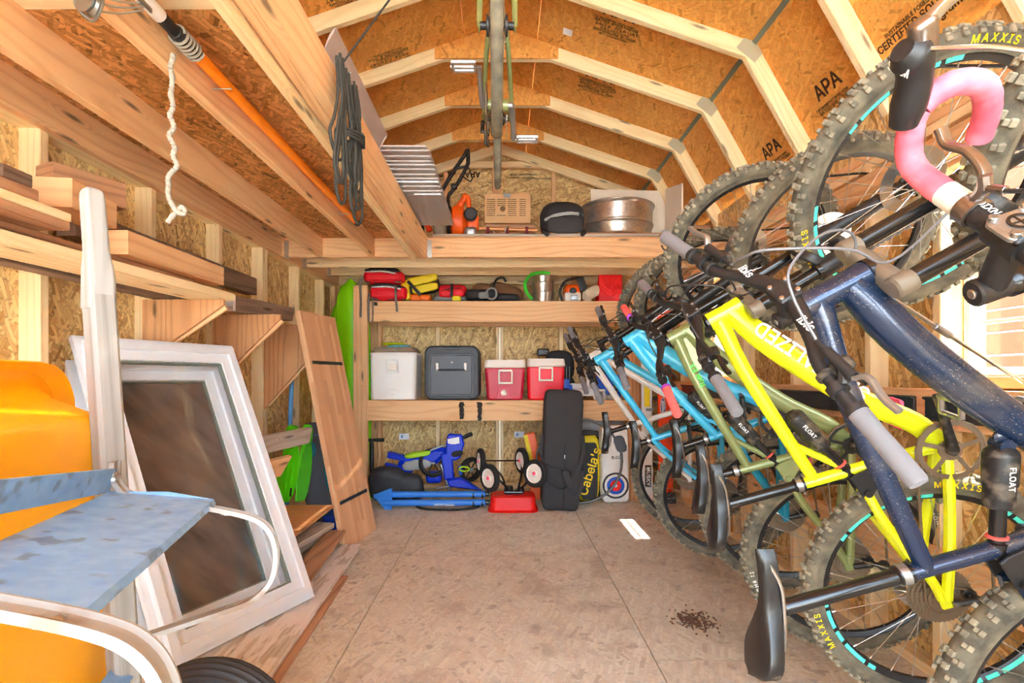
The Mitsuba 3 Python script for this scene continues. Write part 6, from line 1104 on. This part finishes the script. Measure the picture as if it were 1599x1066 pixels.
put(t, 'leg_tube', rod(q(584, 775), q(600, 775), .022, 14), 'stand_blue', 40)
put(t, 'flange', xf(prism([(-.14, .03), (.005, .085), (.02, .08), (.015, -.11), (-.0, -.115), (-.05, -.08)], .012, .003), frame(q(609, 778, 4.50), (1, 0, 0), (0, 0, 1), (0, -1, 0))), 'stand_blue', 30)
for x in (738, 752): put(t, 'band', join(rod(q(x, 772), q(x + 3, 772), .029, 14), rod(q(x, 785, yt - .052), q(x + 3, 785, yt - .052), .029, 14)), 'black_satin', 40)
for b in (772, 785): put(t, 'end_cap', rod(q(758, b - 1, yt - (b - 772) * .004), q(764, b - 1, yt - (b - 772) * .004), .022, 12), 'dark_steel', 40)
put(t, 'lettering', words('DIRTY DOZEN', .018, q(695, 787, yt - .052) + V(0, -.0265, 0), (1, 0, 0), (0, 0, 1)), 'white_print')
solo('inner_tube', 'black bicycle inner tube lying flat under the blue tripod stand', 'tube', sweep(np.array([(-.46 + .26 * math.cos(a), 4.56 + .12 * math.sin(a), .0105) for a in np.linspace(0, 2 * PI, 33)[:-1]]), ring(8, .0095), closed=True), 'dark_tyre', 40)
t = thing('wagon', 'small red wagon turned upside down with its four white-hubbed wheels in the air', 'wagon'); wy = 4.52
def trayring(w, d, z, r): return np.c_[rrect(w, d, r, 5), np.full(24, z)]
rs = [trayring(.40, .29, .0, .06), trayring(.41, .30, .006, .06), trayring(.40, .29, .012, .06), trayring(.375, .245, .016, .05), trayring(.365, .235, .115, .05), trayring(.345, .215, .125, .05)]; v, f = loftR(rs); v = np.vstack([v, [[0, 0, .125]]]); k = len(v) - 1; f = np.vstack([f, [(k, 5 * 24 + i, 5 * 24 + (i + 1) % 24) for i in range(24)]]); f = f[:, ::-1] if _inward(v, f) else f
put(t, 'tray', (v + [.085, wy, 0], f), 'chock_red', 35)
fw_ = 4.40; bw_ = 4.70
put(t, 'chassis', join(tube(spline([at(764, 735, fw_ + .08) + V(0, 0, .0), V(.02, 4.48, .20), V(.06, 4.5, .145)], 5), .009, 8), tube(spline([at(838, 738, fw_ + .05), V(.16, 4.46, .19), V(.10, 4.5, .145)], 5), .009, 8), tube(spline([at(752, 720, bw_), V(-.02, 4.66, .26), V(.03, 4.6, .14)], 5), .009, 8), tube(spline([at(815, 720, bw_), V(.16, 4.66, .26), V(.13, 4.6, .14)], 5), .009, 8), rod(at(753, 719, bw_), at(815, 719, bw_), .006, 8), rod((.05, 4.52, .12), (.05, 4.52, .19), .035, 12), rod((.15, 4.55, .12), (.15, 4.55, .165), .03, 12), rbox(.16, .10, .02, .006, 2, (.09, 4.53, .14))), 'black_gloss', 40)
for (a, b, Y, nz_) in ((765, 746, fw_, (-.75, -.66, 0)), (836, 739, fw_ - .02, (-.65, -.76, .1)), (751, 720, bw_, (-.96, -.25, 0)), (815, 719, bw_, (-.9, -.4, 0))):
    M = look(at(a, b, Y), nz_); k = put(t, 'wheel', lathe([(.078, -.022), (.10, -.022), (.112, -.012), (.112, .012), (.10, .022), (.078, .022), (.075, 0), (.078, -.022)], 30, M), 'dark_tyre', 30)
    put(k, 'hub_disc', lathe([(0, .012), (.02, .022), (.03, .012), (.07, .012), (.079, .020), (.079, -.016), (0, -.016)], 26, M), 'off_white', 30); put(k, 'hub_cap', lathe([(0, .03), (.012, .028), (.016, .02), (0, .02)], 12, M), 'pink_plastic', 40)
t = thing('duffel_bag', 'tall black padded carrying bag standing upright at the middle of the shelf', 'bag'); bx, by = .468, 4.515
Mz = frame((bx, by, 0), (1, 0, -.035), (0, 1, .0), (.035, 0, 1)); w = .315
bag = soft(w, .235, .985, .22, 34, .008, 5, 61, (0, 0, .495)); put(t, 'body', xf(bag, Mz), paint('bag_black', (54, 53, 54), .8), 50)
put(t, 'zip', xf(sweep([V(.018, -.122, .02), V(.02, -.126, .3), V(.015, -.124, .55)], rrect(.006, .005, .001, 1)), Mz), 'black_nylon'); put(t, 'zip_pull', xf(cbox(.006, .004, .03, .001, (.016, -.128, .45)), Mz), 'steel')
put(t, 'strap', xf(strap([V(-.165, -.05, .62), V(-.17, -.10, .44), V(-.10, -.135, .37), V(0, -.140, .355), V(.07, -.135, .33), V(.05, -.138, .22), V(-.02, -.135, .19), V(-.12, -.13, .25), V(-.165, -.08, .30)], .03, .004, (0, 0, 1)), Mz), 'bag_black'); put(t, 'strap', xf(strap([V(.165, -.05, .62), V(.168, -.11, .5), V(.13, -.140, .36), V(.09, -.142, .27), V(.03, -.14, .175), V(.11, -.138, .13), V(.16, -.11, .20), V(.17, -.06, .33)], .03, .004, (0, 1, 0)), Mz), 'bag_black'); put(t, 'shoulder_pad', xf(soft(.06, .014, .17, .6, 12, .002, 20, 2), Mz @ frame((.045, -.147, .27), (.9, 0, .42), (0, 1, 0), (-.42, 0, .9))), 'bag_black', 50)
solo('foam_level', 'orange and yellow wedge box standing behind the black bag', 'box', xf(cbox(.10, .06, .28, .006), frame((.265, 4.86, .45), (1, 0, .22), (0, 1, 0), (-.22, 0, 1))), 'saw_orange'); put('foam_level', 'stripe', xf(cbox(.035, .002, .27, .0008), frame((.232, 4.8285, .443), (1, 0, .22), (0, 1, 0), (-.22, 0, 1))), 'yellow_nylon'); put('foam_level', 'foot', cbox(.09, .06, .315, .006, (.29, 4.87, .158)), 'saw_orange')
t = thing('dry_bag', 'yellow and black waterproof bag with script lettering beside the black carrying bag', 'bag')
put(t, 'body', soft(.205, .20, .58, .5, 26, .010, 8, 71, (.748, 4.82, .298)), 'yellow_nylon', 50); put(t, 'panel', xf(soft(.15, .04, .50, .35, 20, .004, 8, 72), frame((.748, 4.718, .275), (1, 0, 0), (0, 1, 0), (0, 0, 1))), 'bag_black', 50)
put(t, 'top_roll', soft(.19, .09, .05, .6, 14, .005, 14, 73, (.748, 4.80, .60)), 'bag_black', 50)
put(t, 'lettering', words("Cabela's", .075, (.748, 4.692, .27), (.30, 0, .954), (-.954, 0, .30), .003), 'yellow_print')
t = thing('archery_target', 'white archery bag target with blue and red rings standing at the right shelf post', 'target'); tx, ty = .975, 4.70
put(t, 'block', xf(soft(.235, .16, .66, .22, 26, .003, 8, 81), frame((tx - .0, ty + .08, .335), (1, 0, .02), (0, 1, 0), (-.02, 0, 1))), paint('target_white', (236, 234, 230), .7), 50)
for i, (r, mat) in enumerate(((.113, 'bag_black'), (.097, 'target_white'), (.076, 'tool_blue'), (.048, 'chock_red'), (.014, 'target_white'))): put(t, 'ring', lathe([(0, 0), (r, 0), (r, .0012 + .0008 * i), (0, .0012 + .0008 * i)], 40, look((tx - .0, ty - .0015, .155), (0, -1, .0))), mat, 20)
put(t, 'lettering', words('BLOCK', .022, (tx + .02, ty - .003, .40), (1, 0, .06), (-.06, 0, 1)), 'bag_black')
solo('grey_tarp', 'pale grey folded tarp tucked under the middle shelf behind the dry bag', 'tarp', soft(.42, .12, .16, .4, 20, .014, 9, 91, (.915, 5.05, .622)), paint('tarp_grey', (186, 188, 190), .6), 50); put('grey_tarp', 'crate', cbox(.40, .12, .53, .006, (.915, 5.05, .268)), 'bag_black')
solo('hoop', 'thin dark grey hoop standing on the floor in front of the target', 'hoop', sweep(np.array([(.655 + .365 * math.cos(a), 4.664 - .006 * math.cos(a), .373 + .36 * math.sin(a)) for a in np.linspace(0, 2 * PI, 49)[:-1]]), ring(10, .011), closed=True), paint('hoop_grey', (112, 110, 108), .35, .5), 40)
# ladders
paint('ladder_white', (214, 216, 214), .5); paint('ladder_orange', (240, 70, 20), .45)
t = thing('step_ladder', 'folded grey white ladder with a black label leaning by the right shelf post', 'ladder'); lx, ly = 1.255, 4.72
put(t, 'rail', beam((lx, ly, .02), (lx - .01, ly + .02, 1.55), .09, .03, (0, 1, 0), BLEACH)[:2], 'ladder_white'); put(t, 'rail', beam((lx + .06, ly + .20, .02), (lx + .04, ly + .22, 1.55), .03, .08, (0, 1, 0), BLEACH)[:2], 'ladder_white')
for z in np.arange(.25, 1.5, .28): put(t, 'step', cbox(.07, .26, .025, .004, (lx + .02, ly + .12, z)), 'brushed_alloy')
put(t, 'label', cbox(.055, .002, .19, .0008, (lx + .002, ly - .0165, .235)), 'bag_black'); put(t, 'lettering', words('HUSKY', .034, (lx + .004, ly - .0182, .22), (0, 0, -1), (1, 0, 0)), 'white_print'); put(t, 'sticker', cbox(.05, .002, .25, .0008, (lx - .005, ly - .008, .96)), 'yellow_nylon')
t = thing('orange_ladder', 'orange fibreglass ladder with a blue oval badge standing behind the grey one', 'ladder'); lx = 1.385
for dx, w_ in ((0, .075), (.075, .05)): put(t, 'rail', beam((lx + dx, 4.70 + dx * .8, .03), (lx + dx - .01, 4.72 + dx * .8, 1.80), w_, .03, (0, 1, 0))[:2], 'ladder_orange')
put(t, 'foot', cbox(.14, .06, .09, .006, (lx + .035, 4.70, .05)), 'cooler_dark'); put(t, 'rivet', join([rod((lx + d, 4.668, .05), (lx + d, 4.672, .05), .007, 8) for d in (-.01, .04)]), 'steel')
for z in np.arange(.3, 1.75, .3): put(t, 'step', cbox(.12, .24, .03, .004, (lx + .04, 4.87, z)), 'brushed_alloy')
bdg = xf(prism([(.024 * math.cos(a), .085 * math.sin(a)) for a in np.linspace(0, 2 * PI, 29)[:-1]], .0015), frame((lx - .004, 4.6905, .83), (1, 0, 0), (0, 0, 1), (0, -1, 0))); put(t, 'badge', bdg, 'target_white'); put(t, 'badge', xf(prism([(.020 * math.cos(a), .078 * math.sin(a)) for a in np.linspace(0, 2 * PI, 29)[:-1]], .0025), frame((lx - .004, 4.6905, .83), (1, 0, 0), (0, 0, 1), (0, -1, 0))), paint('badge_blue', (30, 50, 140), .4)); put(t, 'lettering', words('WERNER', .024, (lx - .004, 4.6875, .83), (0, 0, -1), (1, 0, 0)), 'white_print')
# floor litter
rg2 = np.random.default_rng(11); ms = []
for _ in range(260):
    c = at(1085, 974, 2.44); c = V(c[0] + rg2.normal(0, .040), c[1] + rg2.normal(0, .045), .004); ms.append(xf(cbox(rg2.uniform(.004, .014), rg2.uniform(.003, .008), .005, .001), frame(c, *(lambda a: ((math.cos(a), math.sin(a), 0), (-math.sin(a), math.cos(a), 0), (0, 0, 1)))(rg2.uniform(0, 6.3)))))
solo('dirt_crumbs', 'patch of dark brown dirt crumbs on the floor in front of the bicycles', 'dirt', join(ms), paint('dirt_brown', (96, 64, 46), .9), kind='stuff')

# ---- things on the far loft -----------------------------------------------------------------------------------------
for i, (x0, x1, y, z, ti) in enumerate(((-.52, .42, 4.05, ZLF + .012, GREY), (-.50, .20, 4.16, ZLF + .012, CEDAR), (.30, 1.15, 4.05, ZLF + .012, GREY), (.25, 1.30, 4.17, ZLF + .012, CEDAR), (.34, 1.20, 4.10, ZLF + .034, CEDAR))):
    solo('lumber', ('grey board lying along the front edge of the far loft, left half', 'reddish board behind the grey one on the far loft, left half', 'grey board under the backpack and the washtub on the loft edge', 'reddish board behind the washtub on the far loft', 'thin reddish board directly under the washtub')[i], 'lumber', beam((x0, y, z), (x1, y, z), .09, .020, (0, 0, 1), ti), LU, group='boards on the far loft')
zl = ZLF + .024; t = thing('leaf_blower', 'orange two-stroke leaf blower standing on the far loft', 'leaf blower'); lx, ly = -.345, 4.20
put(t, 'fan_housing', lathe([(0, -.05), (.10, -.05), (.125, -.03), (.13, 0), (.12, .04), (.06, .065), (0, .065)], 28, frame((lx, ly, zl + .133), (0, 1, 0), (0, 0, 1), (1, 0, 0))), 'saw_orange', 40); put(t, 'intake_ring', lathe([(.05, -.075), (.115, -.072), (.122, -.05), (.05, -.05)], 28, frame((lx, ly, zl + .133), (0, 1, 0), (0, 0, 1), (1, 0, 0))), 'black_satin', 30)
put(t, 'handle', tube(spline([V(lx + .0, ly - .02, zl + .235), V(lx + .045, ly - .02, zl + .30), V(lx + .06, ly - .02, zl + .33), V(lx + .085, ly - .02, zl + .30), V(lx + .085, ly - .02, zl + .20)], 6), [.026] * 13 + [.018] * 12, 10), 'saw_orange', 50)
put(t, 'starter', lathe([(0, 0), (.05, 0), (.052, .03), (.04, .04), (0, .04)], 20, look((lx + .10, ly - .06, zl + .175), (.1, -1, 0))), 'black_satin', 40); put(t, 'muffler', soft(.10, .10, .08, .6, 14, .0, 8, 0, (lx + .10, ly - .03, zl + .05)), 'brushed_alloy', 50); put(t, 'tank', rbox(.09, .09, .12, .02, 3, (lx + .115, ly + .0, zl + .13)), 'saw_orange', 40)
solo('hedge_trimmer', 'red orange tool handle standing at the end of the loft joist', 'tool', tube(spline([at(661, 312, 4.15), at(662, 330, 4.15), at(666, 345, 4.15), at(671, 357, 4.15) - V(0, 0, .02)], 6), [.030, .03, .029, .028, .027, .026, .024, .023, .022, .022, .022, .022, .022, .022, .022, .022, .022, .022, .022], 10), 'ladder_orange', 50); put('hedge_trimmer', 'body', soft(.10, .12, .20, .6, 14, .004, 10, 3, (-.66, 4.22, zl + .085)), 'black_satin', 50)
solo('canvas_sack', 'beige canvas sack standing at the wall on the far loft', 'bag', soft(.11, .14, .34, .6, 18, .015, 9, 7, (-.50, 4.36, ZLF + .17)), paint('beige_canvas', (176, 156, 126), .9), 50)
paint('carton', (206, 164, 116), .7)
t = thing('wood_crate', 'dark wooden crate under the cardboard box on the far loft', 'crate')
for q in range(3): put(t, 'slat', beam((-.14, 4.37, ZLF + .04 + .062 * q), (.26, 4.37, ZLF + .04 + .062 * q), .015, .055, (0, 0, 1), CEDAR), LU)
put(t, 'end_board', beam((-.13, 4.52, ZLF + .10), (-.13, 4.375, ZLF + .10), .02, .19, (0, 0, 1), CEDAR), LU); put(t, 'end_board', beam((.25, 4.52, ZLF + .10), (.25, 4.375, ZLF + .10), .02, .19, (0, 0, 1), CEDAR), LU)
t = thing('cardboard_box', 'brown printed cardboard box with torn tape sitting on the far loft', 'box'); z0 = ZLF + .205; x0, x1, yb = -.145, .225, 4.38
put(t, 'body', cbox(x1 - x0, .22, .235, .003, ((x0 + x1) / 2, yb + .11, z0 + .118)), 'carton'); put(t, 'flap', xf(cbox(.32, .005, .06, .002), frame(((x0 + x1) / 2 + .02, yb + .16, z0 + .262), (1, 0, .10), (0, 1, 0), (-.10, 0, 1))), 'carton')
put(t, 'tape', cbox(.06, .003, .035, .001, (.035, yb - .001, z0 + .222)), 'grey_vinyl'); bi = paint('box_ink', (112, 82, 50), .8)
put(t, 'printing', join([cbox(.07 if c != 3 else .05, .0012, .006, .0004, (x0 + .05 + .085 * c, yb - .0012, z0 + .19 - .016 * r)) for c in range(4) for r in range(9) if not (c == 1 and 3 < r < 8)] + [lathe([(0, 0), (.022, 0), (.022, .0014), (0, .0014)], 20, look((x0 + .145, yb, z0 + .115), (0, -1, 0)))]), bi, kind='stuff')
t = thing('wood_clamp', 'long copper coloured pipe clamp with red jaws lying before the cardboard box', 'clamp')
put(t, 'pipe', rod((-.20, 4.22, zl + .095), (.27, 4.20, zl + .075), .014, 12), paint('copper_pipe', (206, 138, 86), .4, .4), 40)
for x in (-.115, .035, .185): put(t, 'jaw', rbox(.022, .04, .10, .006, 2, (x, 4.20, zl + .05)), 'dark_red_nylon', 40)
put(t, 'cord', tube(spline([V(-.07, 4.17, zl + .06), V(-.05, 4.15, zl + .02), V(0, 4.15, zl + .03), V(.03, 4.165, zl + .09)], 6), .006, 6), 'white_rope', 40)
t = thing('backpack', 'black hard-shell backpack with a grey zip on the far loft', 'backpack'); bx, by = .455, 4.16
put(t, 'body', soft(.34, .22, .285, .72, 24, .004, 8, 4, (bx, by + .02, zl + .137)), 'black_nylon', 50); put(t, 'front_pocket', soft(.27, .07, .13, .5, 16, .003, 12, 5, (bx + .01, by - .085, zl + .075)), 'bag_black', 50)
put(t, 'zip', sweep(spline([V(bx - .14, by - .06, zl + .125), V(bx - .06, by - .098, zl + .15), V(bx + .06, by - .10, zl + .165), V(bx + .15, by - .05, zl + .165)], 5), rrect(.004, .024, .001, 1), up=(0, 0, 1)), 'grey_vinyl', 30)
for s in (-1, 1): put(t, 'strap', strap([V(bx + s * .13, by - .09, zl + .03), V(bx + s * .15, by - .15, zl + .015), V(bx + s * .12, by - .175, zl - .03 + .01)], .03), 'black_nylon')
t = thing('wash_tub', 'large round galvanized wash tub on the far loft', 'tub'); tx, ty = .905, 4.33; z0 = ZLF + .047
put(t, 'basin', lathe([(0, .01), (.255, .0), (.27, .004), (.262, .02), (.272, .085), (.285, .10), (.285, .112), (.276, .12), (.282, .235), (.292, .245), (.296, .255), (.290, .262), (.28, .255), (.268, .12), (.25, .015), (0, .014)], 56, frame((tx, ty, z0), (1, 0, 0), (0, 1, 0), (0, 0, 1))), 'galvanized', 40)
solo('laminate_board', 'white laminated board leaning behind the wash tub', 'board', slab([(0, 0), (.68, 0), (.68, .36), (.58, .57), (.0, .585)], (.76, 4.66, ZLF + .001), (1, 0, 0), (0, .08, 1), .016)[:2], paint('laminate', (226, 216, 196), .5)); solo('side_board', 'pale board standing on edge at the right end of the far loft', 'board', slab([(0, 0), (.42, 0), (.42, .56), (.0, .46)], (1.38, 4.20, ZLF + .001), (0, 1, 0), (0, 0, 1), .012)[:2], 'laminate')
t = thing('wire_roll', 'rolled grey wire mesh lying before the white board on the far loft', 'roll'); a_, b_ = V(1.27, 4.42, ZLF + .055), V(1.25, 4.17, ZLF + .055)
put(t, 'roll', lathe([(.018, 0), (.044, 0), (.046, .01), (.046, .24), (.044, .25), (.018, .25), (.018, 0)], 22, look(a_, b_ - a_)), 'grey_vinyl', 30)
solo('small_crate', 'brown wooden box at the right end of the far loft', 'box', beam((1.42, 4.28, ZLF + .07), (1.60, 4.28, ZLF + .07), .16, .14, (0, 0, 1), CEDAR), LU)
t = thing('bike_carrier', 'black tubular bicycle carrier frame standing on the loft by the clear sheets', 'carrier'); qy = 4.46; P2 = lambda a, b: at(a, b, qy)
put(t, 'frame', join(tube(spline([P2(690, 298), P2(708, 268), P2(727, 240), P2(730, 234), P2(731, 250), P2(730, 258)], 5), .016, 8), tube(spline([P2(700, 306), P2(716, 284), P2(730, 258)], 5), .016, 8), rod(P2(712, 263), P2(731, 259), .010, 8)), 'black_satin', 50); put(t, 'wire_loop', tube(spline([P2(722, 275), P2(734, 283), P2(737, 276), P2(732, 262)], 5), .005, 6), 'black_satin', 50); put(t, 'clamp', rbox(.05, .05, .04, .01, 2, tuple(P2(709, 291))), 'black_satin', 40)
put(t, 'base', join(rod(P2(690, 298), V(P2(690, 298)[0] - .02, qy, ZLF + .01), .014, 8), rod(P2(700, 306), V(P2(700, 306)[0], qy, ZLF + .01), .014, 8)), 'black_satin', 40)
